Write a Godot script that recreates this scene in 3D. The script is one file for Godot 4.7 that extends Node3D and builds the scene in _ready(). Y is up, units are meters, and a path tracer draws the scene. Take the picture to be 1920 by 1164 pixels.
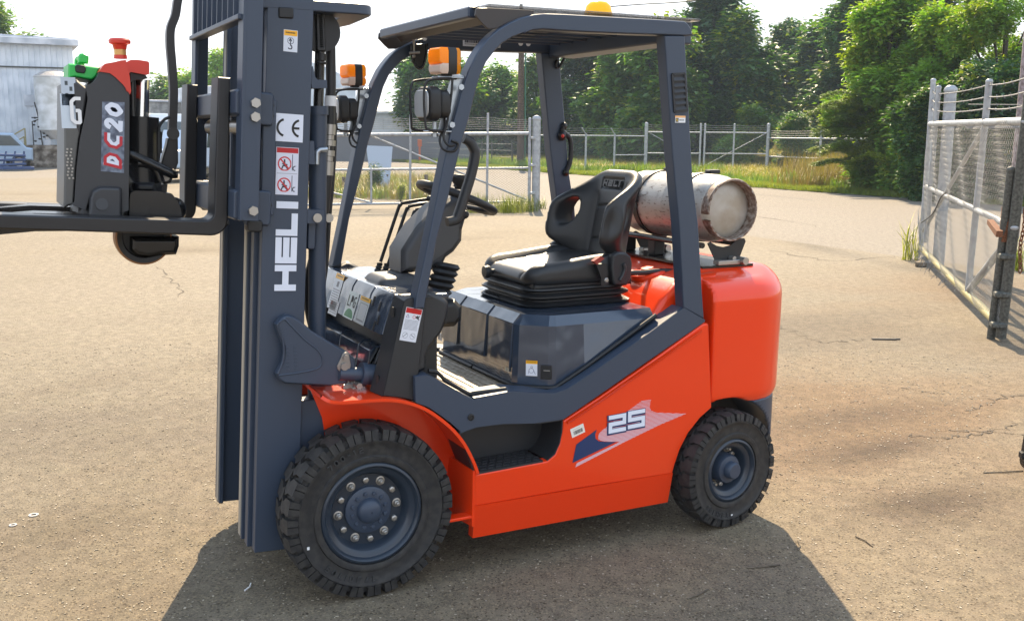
extends Node3D
# A counterbalance forklift carrying a pallet truck in a works yard, seen against the morning sun.
# Units are metres. The origin is on the ground under the front axle; x runs to the rear of the forklift.


func _ready() -> void:
	var cam := Camera3D.new()
	cam.name = "camera"
	cam.transform = Transform3D(Basis(Vector3(0.88968, 0.00748, 0.45652), Vector3(0.07051, 0.98562, -0.15356), Vector3(-0.45111, 0.16881, 0.87636)).orthonormalized(), Vector3(-1.1524, 1.6581, 3.8504))
	cam.fov = 33.893
	cam.near = 0.05
	cam.far = 600.0
	add_child(cam)
	cam.current = true
	var env := Environment.new()
	env.background_mode = Environment.BG_SKY
	var sky := Sky.new()
	var sm := ProceduralSkyMaterial.new()
	sm.sky_top_color = Color(0.56, 0.72, 0.96).linear_to_srgb()
	sm.sky_horizon_color = Color(1.0, 1.0, 1.0)
	sm.sky_curve = 0.3
	sm.ground_bottom_color = Color(0.3, 0.26, 0.2).linear_to_srgb()
	sm.ground_horizon_color = Color(0.6, 0.58, 0.54).linear_to_srgb()
	sm.sun_angle_max = 30.0
	sm.sky_energy_multiplier = 0.86
	sky.sky_material = sm
	env.sky = sky
	env.tonemap_mode = Environment.TONE_MAPPER_LINEAR
	env.tonemap_exposure = 2.4
	env.sdfgi_enabled = true
	env.ssao_enabled = true
	env.ssil_enabled = true
	env.fog_enabled = true
	env.fog_density = 0.00065
	env.fog_light_color = Color(0.86, 0.93, 1.0)
	var we := WorldEnvironment.new()
	we.name = "environment"
	we.environment = env
	add_child(we)
	var sun := DirectionalLight3D.new()
	sun.name = "sun"
	sun.light_energy = 1.6
	sun.light_color = Color(1.0, 0.91, 0.77)
	sun.light_angular_distance = 0.5
	sun.shadow_enabled = true
	add_child(sun)
	sun.look_at_from_position(Vector3.ZERO, Vector3(-0.34, -0.656, 0.674), Vector3.UP)

	make_materials()
	build_ground()
	build_field()
	build_buildings()
	build_fences()
	build_gates()
	build_trees()
	build_plants()
	build_forklift()
	var fork := get_node("forklift")
	build_gas(fork)
	build_pallet_truck()
	build_small_things()


func make_materials() -> void:
	M.blue = relief(paint(0.036, 0.052, 0.083, 0.42), noise_tex(0.09, 3, true, 2.0), 6.0, 0.12)
	M.blue_steel = relief(paint(0.036, 0.052, 0.083, 0.4), noise_tex(0.09, 3, true, 2.0), 6.0, 0.12)
	M.blue_gloss = paint(0.021, 0.031, 0.047, 0.3)
	M.blue_dark = paint(0.02, 0.03, 0.045, 0.4)
	M.blue_film = relief(paint(0.03, 0.045, 0.072, 0.17), noise_tex(0.01, 21, true, 8.0, 2), 1.3, 0.4)
	M.blue_film.clearcoat_enabled = true
	M.blue_film.clearcoat = 0.7
	M.blue_film.clearcoat_roughness = 0.06
	M.orange = relief(paint(0.82, 0.045, 0.004, 0.3), noise_tex(0.02, 8, true, 3.0, 2), 2.0, 0.07)
	M.orange.clearcoat_enabled = true
	M.orange.metallic_specular = 0.35
	M.orange.clearcoat = 0.6
	M.orange.clearcoat_roughness = 0.05
	M.red = paint(0.6, 0.035, 0.015, 0.3)
	M.red_dark = paint(0.28, 0.03, 0.02, 0.4)
	M.crimson = paint(0.5, 0.02, 0.035, 0.4)
	M.green = paint(0.02, 0.45, 0.07, 0.35)
	M.navy = paint(0.012, 0.035, 0.12, 0.35)
	M.pink = paint(0.78, 0.5, 0.55, 0.4)
	M.white_blue = paint(0.72, 0.76, 0.86, 0.4)
	M.white = paint(0.78, 0.78, 0.78, 0.5)
	M.rubber = grime(paint(0.034, 0.031, 0.028, 0.66), 0.03, 14, Color(0.58, 0.6, 0.66), 3.0)
	M.rubber.normal_enabled = true
	M.rubber.normal_texture = noise_tex(0.12, 4, true, 3.0)
	M.rubber.normal_scale = 0.3
	M.rubber_light = paint(0.035, 0.035, 0.036, 0.6)
	M.rubber_soft = paint(0.012, 0.012, 0.013, 0.45)
	M.vinyl = relief(paint(0.017, 0.018, 0.02, 0.38), noise_tex(0.25, 6, true, 3.0), 7.0, 0.25)
	M.vinyl_light = paint(0.05, 0.05, 0.053, 0.42)
	M.plastic = relief(paint(0.02, 0.021, 0.024, 0.46), noise_tex(0.3, 7, true, 3.0), 8.0, 0.2)
	M.grey_plastic = relief(paint(0.045, 0.046, 0.05, 0.42), noise_tex(0.3, 7, true, 3.0), 8.0, 0.2)
	M.charcoal = relief(paint(0.035, 0.036, 0.04, 0.46), noise_tex(0.2, 9, true, 2.0), 6.0, 0.15)
	M.grey_metal = paint(0.1, 0.1, 0.097, 0.36, 0.3)
	M.plate_grey = grime(paint(0.2, 0.24, 0.31, 0.3), 0.03, 11, Color(0.6, 0.6, 0.65), 4.0)
	M.black = paint(0.011, 0.011, 0.012, 0.5)
	M.black_gloss = paint(0.01, 0.01, 0.011, 0.24)
	M.black_satin = relief(paint(0.013, 0.013, 0.015, 0.38), noise_tex(0.06, 12, true, 2.0), 4.0, 0.15)
	M.zinc = paint(0.4, 0.385, 0.36, 0.35, 0.8)
	M.zinc_plate = paint(0.42, 0.46, 0.5, 0.3, 0.7)
	M.washer = paint(0.42, 0.41, 0.39, 0.7)
	M.pin = paint(0.3, 0.28, 0.26, 0.45, 0.6)
	M.steel = paint(0.35, 0.35, 0.35, 0.3, 0.9)
	M.bare_steel = paint(0.34, 0.33, 0.3, 0.45, 0.5)
	M.chrome = paint(0.7, 0.7, 0.7, 0.12, 1.0)
	M.brass = paint(0.6, 0.35, 0.12, 0.35, 0.6)
	M.bronze = paint(0.035, 0.028, 0.026, 0.4)
	M.smoked = paint(0.05, 0.04, 0.035, 0.1)
	M.smoked.transparency = BaseMaterial3D.TRANSPARENCY_ALPHA
	M.smoked.albedo_color.a = 0.5
	M.amber = paint(1.0, 0.36, 0.015, 0.18)
	M.amber.backlight_enabled = true
	M.amber.backlight = Color(1.0, 0.75, 0.2)
	M.amber_dome = paint(1.0, 0.62, 0.02, 0.15)
	M.amber_dome.backlight_enabled = true
	M.amber_dome.backlight = Color(1.0, 0.9, 0.3)
	M.amber_deep = paint(0.7, 0.12, 0.01, 0.3)
	M.clear_lens = paint(0.75, 0.66, 0.58, 0.12)
	M.clear_lens.backlight_enabled = true
	M.clear_lens.backlight = Color(0.8, 0.7, 0.6)
	M.lens = relief(paint(0.42, 0.43, 0.44, 0.18, 0.3), noise_tex(0.05, 15, true, 6.0, 2), 10.0, 0.5)
	M.floor = grime(paint(0.4, 0.34, 0.26, 0.45), 0.05, 16, Color(0.7, 0.66, 0.6), 2.0)
	M.bottle = grime(paint(0.44, 0.42, 0.39, 0.42, 0.35), 0.045, 18, Color(0.34, 0.24, 0.18), 3.4)
	M.bottle.albedo_texture.color_ramp.offsets = PackedFloat32Array([0.08, 0.3])
	M.bottle.normal_enabled = true
	M.bottle.normal_texture = noise_tex(0.03, 19, true, 3.0, 4)
	M.bottle.normal_scale = 0.35
	M.bottle.uv1_scale = Vector3(4.5, 4.5, 1.6)
	M.bottle_end = grime(paint(0.44, 0.41, 0.37, 0.4, 0.35), 0.015, 17, Color(0.88, 0.85, 0.8), 1.6)
	M.bottle_rim = grime(paint(0.4, 0.36, 0.32, 0.5, 0.3), 0.05, 20, Color(0.5, 0.36, 0.27), 3.0)
	M.tan_tread = paint(0.3, 0.14, 0.05, 0.5)
	M.galv = grime(paint(0.4, 0.42, 0.44, 0.5, 0.45), 0.03, 22, Color(0.84, 0.84, 0.85), 1.2)
	M.galv_dark = grime(paint(0.13, 0.135, 0.12, 0.6, 0.3), 0.05, 22, Color(0.6, 0.6, 0.6), 3.0)
	M.wire = paint(0.19, 0.195, 0.195, 0.5, 0.3)
	M.rust = grime(paint(0.28, 0.11, 0.045, 0.85), 0.08, 23, Color(0.4, 0.35, 0.3), 4.0)
	M.yellow_pipe = grime(paint(0.52, 0.5, 0.26, 0.6), 0.06, 24, Color(0.5, 0.42, 0.3), 4.0)
	M.siding = grime(paint(0.66, 0.71, 0.77, 0.45), 0.02, 25, Color(0.84, 0.86, 0.88), 0.14)
	M.siding_white = grime(paint(0.62, 0.65, 0.7, 0.5), 0.02, 26, Color(0.78, 0.8, 0.82), 0.14)
	M.concrete = grime(paint(0.3, 0.27, 0.23, 0.9), 0.03, 27, Color(0.45, 0.4, 0.36), 0.3)
	M.wood_pole = grime(paint(0.13, 0.085, 0.06, 0.9), 0.06, 28, Color(0.5, 0.5, 0.5), 0.7)
	M.wood = grime(paint(0.25, 0.2, 0.14, 0.9), 0.06, 29, Color(0.5, 0.5, 0.5), 0.9)
	M.glass = paint(0.03, 0.05, 0.06, 0.08)
	M.glass.metallic_specular = 0.8
	M.car_blue = paint(0.06, 0.14, 0.3, 0.3)
	M.car_white = paint(0.7, 0.72, 0.74, 0.3)
	M.bark = grime(paint(0.09, 0.07, 0.05, 0.95), 0.06, 30, Color(0.5, 0.5, 0.5), 1.2)
	M.leaf = StandardMaterial3D.new()
	M.leaf.vertex_color_use_as_albedo = true
	M.leaf.roughness = 0.5
	M.leaf.backlight_enabled = true
	M.leaf.backlight = Color(0.95, 1.0, 0.5)
	M.board = paint(0.45, 0.52, 0.62, 0.6)
	M.orange_marker = paint(0.5, 0.12, 0.05, 0.7)


# ---------------------------------------------------------------- mesh building
class Build:
	var v := PackedVector3Array()
	var n := PackedVector3Array()
	var uv := PackedVector2Array()
	var col := PackedColorArray()
	var use_uv := false
	var tint := Color.WHITE
	var use_col := false
	var t := Transform3D()

	func tri(a: Vector3, b: Vector3, c: Vector3, na: Vector3, nb: Vector3, nc: Vector3, ua := Vector2.ZERO, ub := Vector2.ZERO, uc := Vector2.ZERO) -> void:
		a = t * a; b = t * b; c = t * c
		na = (t.basis * na).normalized(); nb = (t.basis * nb).normalized(); nc = (t.basis * nc).normalized()
		if (b - a).cross(c - a).dot(na + nb + nc) > 0.0:
			var h := b; b = c; c = h
			h = nb; nb = nc; nc = h
			var k := ub; ub = uc; uc = k
		v.append(a); v.append(b); v.append(c)
		n.append(na); n.append(nb); n.append(nc)
		if use_uv:
			uv.append(ua); uv.append(ub); uv.append(uc)
		if use_col:
			col.append(tint); col.append(tint); col.append(tint)

	func quad(a: Vector3, b: Vector3, c: Vector3, d: Vector3, na: Vector3, nb: Vector3, nc: Vector3, nd: Vector3) -> void:
		tri(a, b, c, na, nb, nc)
		tri(a, c, d, na, nc, nd)

	func flat(a: Vector3, b: Vector3, c: Vector3, d: Vector3, out: Vector3) -> void:
		var m := (c - a).cross(d - b).normalized()
		if m.dot(out) < 0.0:
			m = -m
		quad(a, b, c, d, m, m, m, m)

	func ext(poly: Array, z0: float, z1: float, bev := 0.0, both := true) -> void:
		var p := PackedVector2Array()
		for q in poly:
			if p.is_empty() or p[p.size() - 1].distance_to(q) > maxf(0.0003, bev * 0.35):
				p.append(q)
		if p[0].distance_to(p[p.size() - 1]) < maxf(0.0003, bev * 0.35):
			p.remove_at(p.size() - 1)
		if Geometry2D.is_polygon_clockwise(p):
			p.reverse()
		var k := p.size()
		var en := []
		for i in k:
			var e := (p[(i + 1) % k] - p[i]).normalized()
			en.append(Vector2(e.y, -e.x))
		var inner := PackedVector2Array()
		var vn := []
		for i in k:
			var a: Vector2 = en[(i + k - 1) % k]
			var b: Vector2 = en[i]
			var m := (a + b)
			m = m.normalized() if m.length() > 0.01 else a
			var d := maxf(m.dot(a), 0.45)
			inner.append(p[i] - m * bev / d)
			vn.append([m, m] if a.dot(b) > 0.8 else [a, b])
		var z := [minf(z0, z1), maxf(z0, z1)]
		var lo: float = z[0] + (bev if both else 0.0)
		var hi: float = z[1] - bev
		for i in k:
			var j := (i + 1) % k
			var ni: Vector2 = vn[i][1]
			var nj: Vector2 = vn[j][0]
			var a3 := Vector3(ni.x, ni.y, 0)
			var b3 := Vector3(nj.x, nj.y, 0)
			quad(Vector3(p[i].x, p[i].y, lo), Vector3(p[j].x, p[j].y, lo), Vector3(p[j].x, p[j].y, hi), Vector3(p[i].x, p[i].y, hi), a3, b3, b3, a3)
			if bev > 0.0:
				quad(Vector3(p[i].x, p[i].y, hi), Vector3(p[j].x, p[j].y, hi), Vector3(inner[j].x, inner[j].y, z[1]), Vector3(inner[i].x, inner[i].y, z[1]), a3, b3, Vector3.BACK, Vector3.BACK)
				if both:
					quad(Vector3(p[i].x, p[i].y, lo), Vector3(p[j].x, p[j].y, lo), Vector3(inner[j].x, inner[j].y, z[0]), Vector3(inner[i].x, inner[i].y, z[0]), a3, b3, Vector3.FORWARD, Vector3.FORWARD)
		if bev > 0.0 and Geometry2D.triangulate_polygon(inner).is_empty():
			inner = p
		var cap := inner if bev > 0.0 else p
		var cap0 := cap if both else p
		var ix := Geometry2D.triangulate_polygon(cap)
		for i in range(0, ix.size(), 3):
			tri(Vector3(cap[ix[i]].x, cap[ix[i]].y, z[1]), Vector3(cap[ix[i + 1]].x, cap[ix[i + 1]].y, z[1]), Vector3(cap[ix[i + 2]].x, cap[ix[i + 2]].y, z[1]), Vector3.BACK, Vector3.BACK, Vector3.BACK)
		ix = Geometry2D.triangulate_polygon(cap0)
		for i in range(0, ix.size(), 3):
			tri(Vector3(cap0[ix[i]].x, cap0[ix[i]].y, z[0]), Vector3(cap0[ix[i + 1]].x, cap0[ix[i + 1]].y, z[0]), Vector3(cap0[ix[i + 2]].x, cap0[ix[i + 2]].y, z[0]), Vector3.FORWARD, Vector3.FORWARD, Vector3.FORWARD)

	func box(c: Vector3, s: Vector3, bev := 0.004) -> void:
		var x := s.x / 2.0
		var y := s.y / 2.0
		var q := minf(bev, minf(x, minf(y, s.z / 2.0)) * 0.8)
		var p := [Vector2(-x + q, -y), Vector2(x - q, -y), Vector2(x, -y + q), Vector2(x, y - q), Vector2(x - q, y), Vector2(-x + q, y), Vector2(-x, y - q), Vector2(-x, -y + q)]
		if q <= 0.0:
			p = [Vector2(-x, -y), Vector2(x, -y), Vector2(x, y), Vector2(-x, y)]
		for i in p.size():
			p[i] += Vector2(c.x, c.y)
		ext(p, c.z - s.z / 2.0, c.z + s.z / 2.0, q)

	# an outline lying anywhere in space, made thick along a vector
	func slab(pts: Array, thick: Vector3) -> void:
		var m := Vector3.ZERO
		var k := pts.size()
		for i in k:
			m += (pts[i] - pts[0]).cross(pts[(i + 1) % k] - pts[0])
		m = m.normalized()
		if m.dot(thick) > 0.0:
			m = -m
		var u: Vector3 = (pts[1] - pts[0]).normalized()
		var w := m.cross(u)
		var flatp := PackedVector2Array()
		for q in pts:
			flatp.append(Vector2((q - pts[0]).dot(u), (q - pts[0]).dot(w)))
		var ix := Geometry2D.triangulate_polygon(flatp)
		for i in range(0, ix.size(), 3):
			tri(pts[ix[i]], pts[ix[i + 1]], pts[ix[i + 2]], m, m, m)
			tri(pts[ix[i]] + thick, pts[ix[i + 1]] + thick, pts[ix[i + 2]] + thick, -m, -m, -m)
		var mid := Vector3.ZERO
		for q in pts:
			mid += q / k
		for i in k:
			var a: Vector3 = pts[i]
			var b: Vector3 = pts[(i + 1) % k]
			var s := (b - a).cross(thick).normalized()
			var ccw := 1.0 if Geometry2D.is_polygon_clockwise(flatp) else -1.0
			var o := (b - a).cross(m) * -ccw
			if s.dot(o) < 0.0:
				s = -s
			quad(a, b, b + thick, a + thick, s, s, s, s)

	# a profile carried along a path; up keeps it from turning
	func sweep(pts: Array, prof: Array, up := Vector3.UP, smooth := true, closed := false) -> void:
		var k := pts.size()
		var m := prof.size()
		var rings := []
		var norms := []
		var area := 0.0
		for i in m:
			area += prof[i].cross(prof[(i + 1) % m])
		var pn := []
		for i in m:
			var e0: Vector2 = (prof[i] - prof[(i + m - 1) % m]).normalized()
			var e1: Vector2 = (prof[(i + 1) % m] - prof[i]).normalized()
			var a := Vector2(e0.y, -e0.x)
			var b := Vector2(e1.y, -e1.x)
			if area < 0.0:
				a = -a; b = -b
			pn.append([(a + b).normalized(), (a + b).normalized()] if smooth and a.dot(b) > 0.3 else [a, b])
		var r := Vector3.ZERO
		for i in k:
			var d0: Vector3 = pts[i] - pts[i - 1] if i > 0 else (pts[0] - pts[k - 1] if closed else pts[1] - pts[0])
			var d1: Vector3 = pts[(i + 1) % k] - pts[i] if i < k - 1 or closed else d0
			d0 = d0.normalized(); d1 = d1.normalized()
			var d := (d0 + d1).normalized()
			if up != Vector3.ZERO:
				r = d.cross(up)
			elif r == Vector3.ZERO:
				r = d.cross(Vector3(0.31, 0.9, 0.2))
			else:
				r = r - d * r.dot(d)
			r = r.normalized()
			var w := r.cross(d)
			var st := 1.0 / maxf(0.5, d.dot(d0))
			var side := d0.cross(d1)
			var ring := PackedVector3Array()
			var nr := []
			for j in m:
				var off: Vector3 = r * prof[j].x + w * prof[j].y
				if side.length() > 0.01:
					var bis := side.normalized().cross(d)
					off += bis * off.dot(bis) * (st - 1.0)
				ring.append(pts[i] + off)
				nr.append([r * pn[j][0].x + w * pn[j][0].y, r * pn[j][1].x + w * pn[j][1].y])
			rings.append(ring)
			norms.append(nr)
		for i in (k if closed else k - 1):
			var i2 := (i + 1) % k
			for j in m:
				var j2 := (j + 1) % m
				quad(rings[i][j], rings[i][j2], rings[i2][j2], rings[i2][j], norms[i][j][1], norms[i][j2][0], norms[i2][j2][0], norms[i2][j][1])
		if not closed:
			for e in [0, k - 1]:
				var d: Vector3 = (pts[0] - pts[1] if e == 0 else pts[k - 1] - pts[k - 2]).normalized()
				var c: Vector3 = pts[e]
				for j in m:
					tri(c, rings[e][j], rings[e][(j + 1) % m], d, d, d)

	func tube(pts: Array, r: float, sides := 8, closed := false) -> void:
		var prof := []
		for i in sides:
			prof.append(Vector2.from_angle(TAU * i / sides) * r)
		sweep(pts, prof, Vector3.ZERO, true, closed)

	# a profile of (radius, height) turned about the local Z axis
	func lathe(prof: Array, segs := 32, a0 := 0.0, a1 := TAU) -> void:
		var k := prof.size()
		var nn := []
		for i in k - 1:
			var e: Vector2 = (prof[i + 1] - prof[i]).normalized()
			nn.append(Vector2(e.y, -e.x))
		for i in k - 1:
			var p: Vector2 = prof[i]
			var q: Vector2 = prof[i + 1]
			if p.is_equal_approx(q):
				continue
			var np: Vector2 = nn[i]
			var nq: Vector2 = nn[i]
			if i > 0 and nn[i - 1].dot(nn[i]) > 0.75:
				np = (nn[i - 1] + nn[i]).normalized()
			if i < k - 2 and nn[i + 1].dot(nn[i]) > 0.75:
				nq = (nn[i + 1] + nn[i]).normalized()
			for s in segs:
				var c0 := Vector2.from_angle(lerpf(a0, a1, float(s) / segs))
				var c1 := Vector2.from_angle(lerpf(a0, a1, float(s + 1) / segs))
				quad(Vector3(c0.x * p.x, c0.y * p.x, p.y), Vector3(c1.x * p.x, c1.y * p.x, p.y), Vector3(c1.x * q.x, c1.y * q.x, q.y), Vector3(c0.x * q.x, c0.y * q.x, q.y), Vector3(c0.x * np.x, c0.y * np.x, np.y), Vector3(c1.x * np.x, c1.y * np.x, np.y), Vector3(c1.x * nq.x, c1.y * nq.x, nq.y), Vector3(c0.x * nq.x, c0.y * nq.x, nq.y))

	func rod(a: Vector3, b: Vector3, r: float, segs := 12) -> void:
		tube([a, b], r, segs)

	func ball(c: Vector3, r: Vector3, segs := 16) -> void:
		var keep := t
		t = t * Transform3D(Basis.from_scale(r), c)
		var prof := []
		for i in 11:
			var a := -PI / 2 + PI * i / 10.0
			prof.append(Vector2(cos(a), sin(a)))
		lathe(prof, segs)
		t = keep

	# smooth skin through rows of points
	func skin(rows: Array, closed := false) -> void:
		var h := rows.size()
		var w: int = rows[0].size()
		var nr := []
		for i in h:
			var line := PackedVector3Array()
			for j in w:
				var l: int = (j + w - 1) % w if closed else maxi(j - 1, 0)
				var q: int = (j + 1) % w if closed else mini(j + 1, w - 1)
				var du: Vector3 = rows[i][q] - rows[i][l]
				var dv: Vector3 = rows[mini(i + 1, h - 1)][j] - rows[maxi(i - 1, 0)][j]
				line.append(du.cross(dv).normalized())
			nr.append(line)
		for i in h - 1:
			for j in (w if closed else w - 1):
				var q := (j + 1) % w
				quad(rows[i][j], rows[i][q], rows[i + 1][q], rows[i + 1][j], nr[i][j], nr[i][q], nr[i + 1][q], nr[i + 1][j])

	# surface nets: the skin of a distance field
	func field(f: Callable, lo: Vector3, hi: Vector3, h: float) -> void:
		var nx := int(ceil((hi.x - lo.x) / h)) + 1
		var ny := int(ceil((hi.y - lo.y) / h)) + 1
		var nz := int(ceil((hi.z - lo.z) / h)) + 1
		var d := PackedFloat32Array()
		d.resize(nx * ny * nz)
		for i in nx:
			for j in ny:
				for k in nz:
					d[(i * ny + j) * nz + k] = f.call(lo + Vector3(i, j, k) * h)
		var pos := {}
		var nor := {}
		var sx := ny * nz
		var corner := [0, 1, nz, nz + 1, sx, sx + 1, sx + nz, sx + nz + 1]
		var at := [Vector3(0, 0, 0), Vector3(0, 0, 1), Vector3(0, 1, 0), Vector3(0, 1, 1), Vector3(1, 0, 0), Vector3(1, 0, 1), Vector3(1, 1, 0), Vector3(1, 1, 1)]
		var edges := [[0, 1], [0, 2], [0, 4], [1, 3], [1, 5], [2, 3], [2, 6], [3, 7], [4, 5], [4, 6], [5, 7], [6, 7]]
		for i in nx - 1:
			for j in ny - 1:
				for k in nz - 1:
					var b := (i * ny + j) * nz + k
					var c0 := 0
					for q in corner:
						if d[b + q] < 0.0:
							c0 += 1
					if c0 == 0 or c0 == 8:
						continue
					var s := Vector3.ZERO
					var m := 0
					for e in edges:
						var a: float = d[b + corner[e[0]]]
						var c: float = d[b + corner[e[1]]]
						if (a < 0.0) != (c < 0.0):
							s += at[e[0]].lerp(at[e[1]], a / (a - c))
							m += 1
					var p := lo + (Vector3(i, j, k) + s / m) * h
					pos[b] = p
					var g := h * 0.5
					nor[b] = Vector3(f.call(p + Vector3(g, 0, 0)) - f.call(p - Vector3(g, 0, 0)), f.call(p + Vector3(0, g, 0)) - f.call(p - Vector3(0, g, 0)), f.call(p + Vector3(0, 0, g)) - f.call(p - Vector3(0, 0, g))).normalized()
		var step := [sx, nz, 1]
		for b in pos:
			for ax in 3:
				var o: int = step[ax]
				if b + o >= d.size() or (d[b] < 0.0) == (d[b + o] < 0.0):
					continue
				var u: int = step[(ax + 1) % 3]
				var w: int = step[(ax + 2) % 3]
				if pos.has(b - u) and pos.has(b - w) and pos.has(b - u - w):
					quad(pos[b], pos[b - u], pos[b - u - w], pos[b - w], nor[b], nor[b - u], nor[b - u - w], nor[b - w])

	# a line of even width lying on the XY plane (strokes of letters, trims)
	func stroke(pts: Array, w: float, z0: float, z1: float, join := Geometry2D.JOIN_MITER, end := Geometry2D.END_BUTT) -> void:
		var p := PackedVector2Array()
		for q in pts:
			p.append(q * 100.0)
		for o in Geometry2D.offset_polyline(p, w * 50.0, join, end):
			var a := []
			for q in o:
				a.append(q / 100.0)
			ext(a, z0, z1)

	func mesh() -> ArrayMesh:
		var a := []
		a.resize(Mesh.ARRAY_MAX)
		a[Mesh.ARRAY_VERTEX] = v
		a[Mesh.ARRAY_NORMAL] = n
		if use_uv:
			a[Mesh.ARRAY_TEX_UV] = uv
		if use_col:
			a[Mesh.ARRAY_COLOR] = col
		var m := ArrayMesh.new()
		m.add_surface_from_arrays(Mesh.PRIMITIVE_TRIANGLES, a)
		return m

	func mirror() -> void:      # adds the same again on the other side (z becomes -z)
		var k := v.size()
		for i in range(0, k, 3):
			for q in [0, 2, 1]:
				v.append(v[i + q] * Vector3(1, 1, -1))
				n.append(n[i + q] * Vector3(1, 1, -1))
				if use_uv:
					uv.append(uv[i + q])


static func arc(c: Vector2, r: float, a0: float, a1: float, k := 8) -> Array:
	var o := []
	for i in k + 1:
		o.append(c + Vector2.from_angle(deg_to_rad(lerpf(a0, a1, float(i) / k))) * r)
	return o


static func spline(pts: Array, k := 6, closed := false) -> Array:
	var o := []
	var m := pts.size()
	for i in (m if closed else m - 1):
		var a = pts[(i - 1 + m) % m] if closed else pts[maxi(i - 1, 0)]
		var b = pts[i]
		var c = pts[(i + 1) % m]
		var d = pts[(i + 2) % m] if closed else pts[mini(i + 2, m - 1)]
		for s in k:
			o.append(b.cubic_interpolate(c, a, d, float(s) / k))
	if not closed:
		o.append(pts[m - 1])
	return o


static func lift(pts: Array, z: float) -> Array:
	var o := []
	for p in pts:
		o.append(Vector3(p.x, p.y, z))
	return o


static func smin(a: float, b: float, k: float) -> float:
	var h := clampf(0.5 + 0.5 * (b - a) / k, 0.0, 1.0)
	return lerpf(b, a, h) - k * h * (1.0 - h)


static func rbox(p: Vector3, c: Vector3, s: Vector3, r: float) -> float:
	var q := (p - c).abs() - s + Vector3.ONE * r
	return q.max(Vector3.ZERO).length() + minf(maxf(q.x, maxf(q.y, q.z)), 0.0) - r


static func rbox2(p: Vector2, c: Vector2, s: Vector2, r: float) -> float:
	var q := (p - c).abs() - s + Vector2.ONE * r
	return q.max(Vector2.ZERO).length() + minf(maxf(q.x, q.y), 0.0) - r


static func capsule(p: Vector3, a: Vector3, b: Vector3, r: float) -> float:
	var h := clampf((p - a).dot(b - a) / (b - a).length_squared(), 0.0, 1.0)
	return (p - a - (b - a) * h).length() - r


# ---------------------------------------------------------------- things, parts, materials
var used := {}
var M := {}


func numbered(parent: Node, called: String) -> String:
	var key := "%d/%s" % [parent.get_instance_id(), called]
	var k: int = used.get(key, 0)
	used[key] = k + 1
	return called if k == 0 else "%s_%03d" % [called, k]


func thing(called: String, label: String, category: String, at := Vector3.ZERO, turn := 0.0, group := "") -> Node3D:
	var o := Node3D.new()
	o.name = numbered(self, called)
	add_child(o, true)
	o.position = at
	o.rotation.y = turn
	o.set_meta("label", label)
	o.set_meta("category", category)
	if group:
		o.set_meta("group", group)
	return o


func part(parent: Node, called: String, b: Build, m: Material) -> MeshInstance3D:
	var o := MeshInstance3D.new()
	o.name = numbered(parent, called)
	o.mesh = b.mesh()
	o.material_override = m
	parent.add_child(o, true)
	return o


func piece(parent: Node, called: String, mesh: Mesh, m: Material, x := Transform3D()) -> MeshInstance3D:
	var o := MeshInstance3D.new()
	o.name = numbered(parent, called)
	o.mesh = mesh
	o.material_override = m
	o.transform = x
	parent.add_child(o, true)
	return o


func tag(o: Node3D, label: String, category := "", group := "") -> Node3D:
	o.set_meta("label", label)
	if category:
		o.set_meta("category", category)
	if group:
		o.set_meta("group", group)
	return o


func copy(o: Node3D, label := "") -> Node3D:
	var c: Node3D = o.duplicate()
	c.name = numbered(self, String(o.name).rstrip("0123456789").trim_suffix("_"))
	add_child(c, true)
	if label:
		c.set_meta("label", label)
	return c


func structure(o: Node3D) -> Node3D:
	o.set_meta("kind", "structure")
	return o


func stuff(o: Node3D) -> Node3D:
	o.set_meta("kind", "stuff")
	return o


func scatter(parent: Node, called: String, mesh: Mesh, m: Material, xs: Array, colors := []) -> MultiMeshInstance3D:
	var mm := MultiMesh.new()
	mm.transform_format = MultiMesh.TRANSFORM_3D
	mm.use_colors = not colors.is_empty()
	mm.mesh = mesh
	mm.instance_count = xs.size()
	for i in xs.size():
		mm.set_instance_transform(i, xs[i])
		if mm.use_colors:
			mm.set_instance_color(i, colors[i])
	var o := MultiMeshInstance3D.new()
	o.name = numbered(parent, called)
	o.multimesh = mm
	o.material_override = m
	parent.add_child(o, true)
	return stuff(o)


func paint(r: float, g: float, b: float, rough: float, metal := 0.0) -> StandardMaterial3D:
	var m := StandardMaterial3D.new()
	m.albedo_color = Color(r, g, b).linear_to_srgb()
	m.roughness = rough
	m.metallic = metal
	return m


func noise_tex(freq: float, seed_: int, normal := false, strength := 4.0, octaves := 4, size := 512) -> NoiseTexture2D:
	var f := FastNoiseLite.new()
	f.seed = seed_
	f.frequency = freq
	f.fractal_octaves = octaves
	var x := NoiseTexture2D.new()
	x.width = size
	x.height = size
	x.seamless = true
	x.noise = f
	x.as_normal_map = normal
	x.bump_strength = strength
	return x


func relief(m: StandardMaterial3D, x: Texture2D, scale: float, strength: float) -> StandardMaterial3D:
	m.normal_enabled = true
	m.normal_texture = x
	m.normal_scale = strength
	m.uv1_triplanar = true
	m.uv1_scale = Vector3.ONE * scale
	return m


func grime(m: StandardMaterial3D, freq: float, seed_: int, lo: Color, scale: float, hi := Color.WHITE) -> StandardMaterial3D:
	var x := noise_tex(freq, seed_, false, 1.0, 5, 256)
	var g := Gradient.new()
	g.set_color(0, lo)
	g.set_color(1, hi)
	g.set_offset(0, 0.15)
	g.set_offset(1, 0.75)
	x.color_ramp = g
	m.albedo_texture = x
	m.uv1_triplanar = true
	m.uv1_scale = Vector3.ONE * scale
	return m


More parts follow.
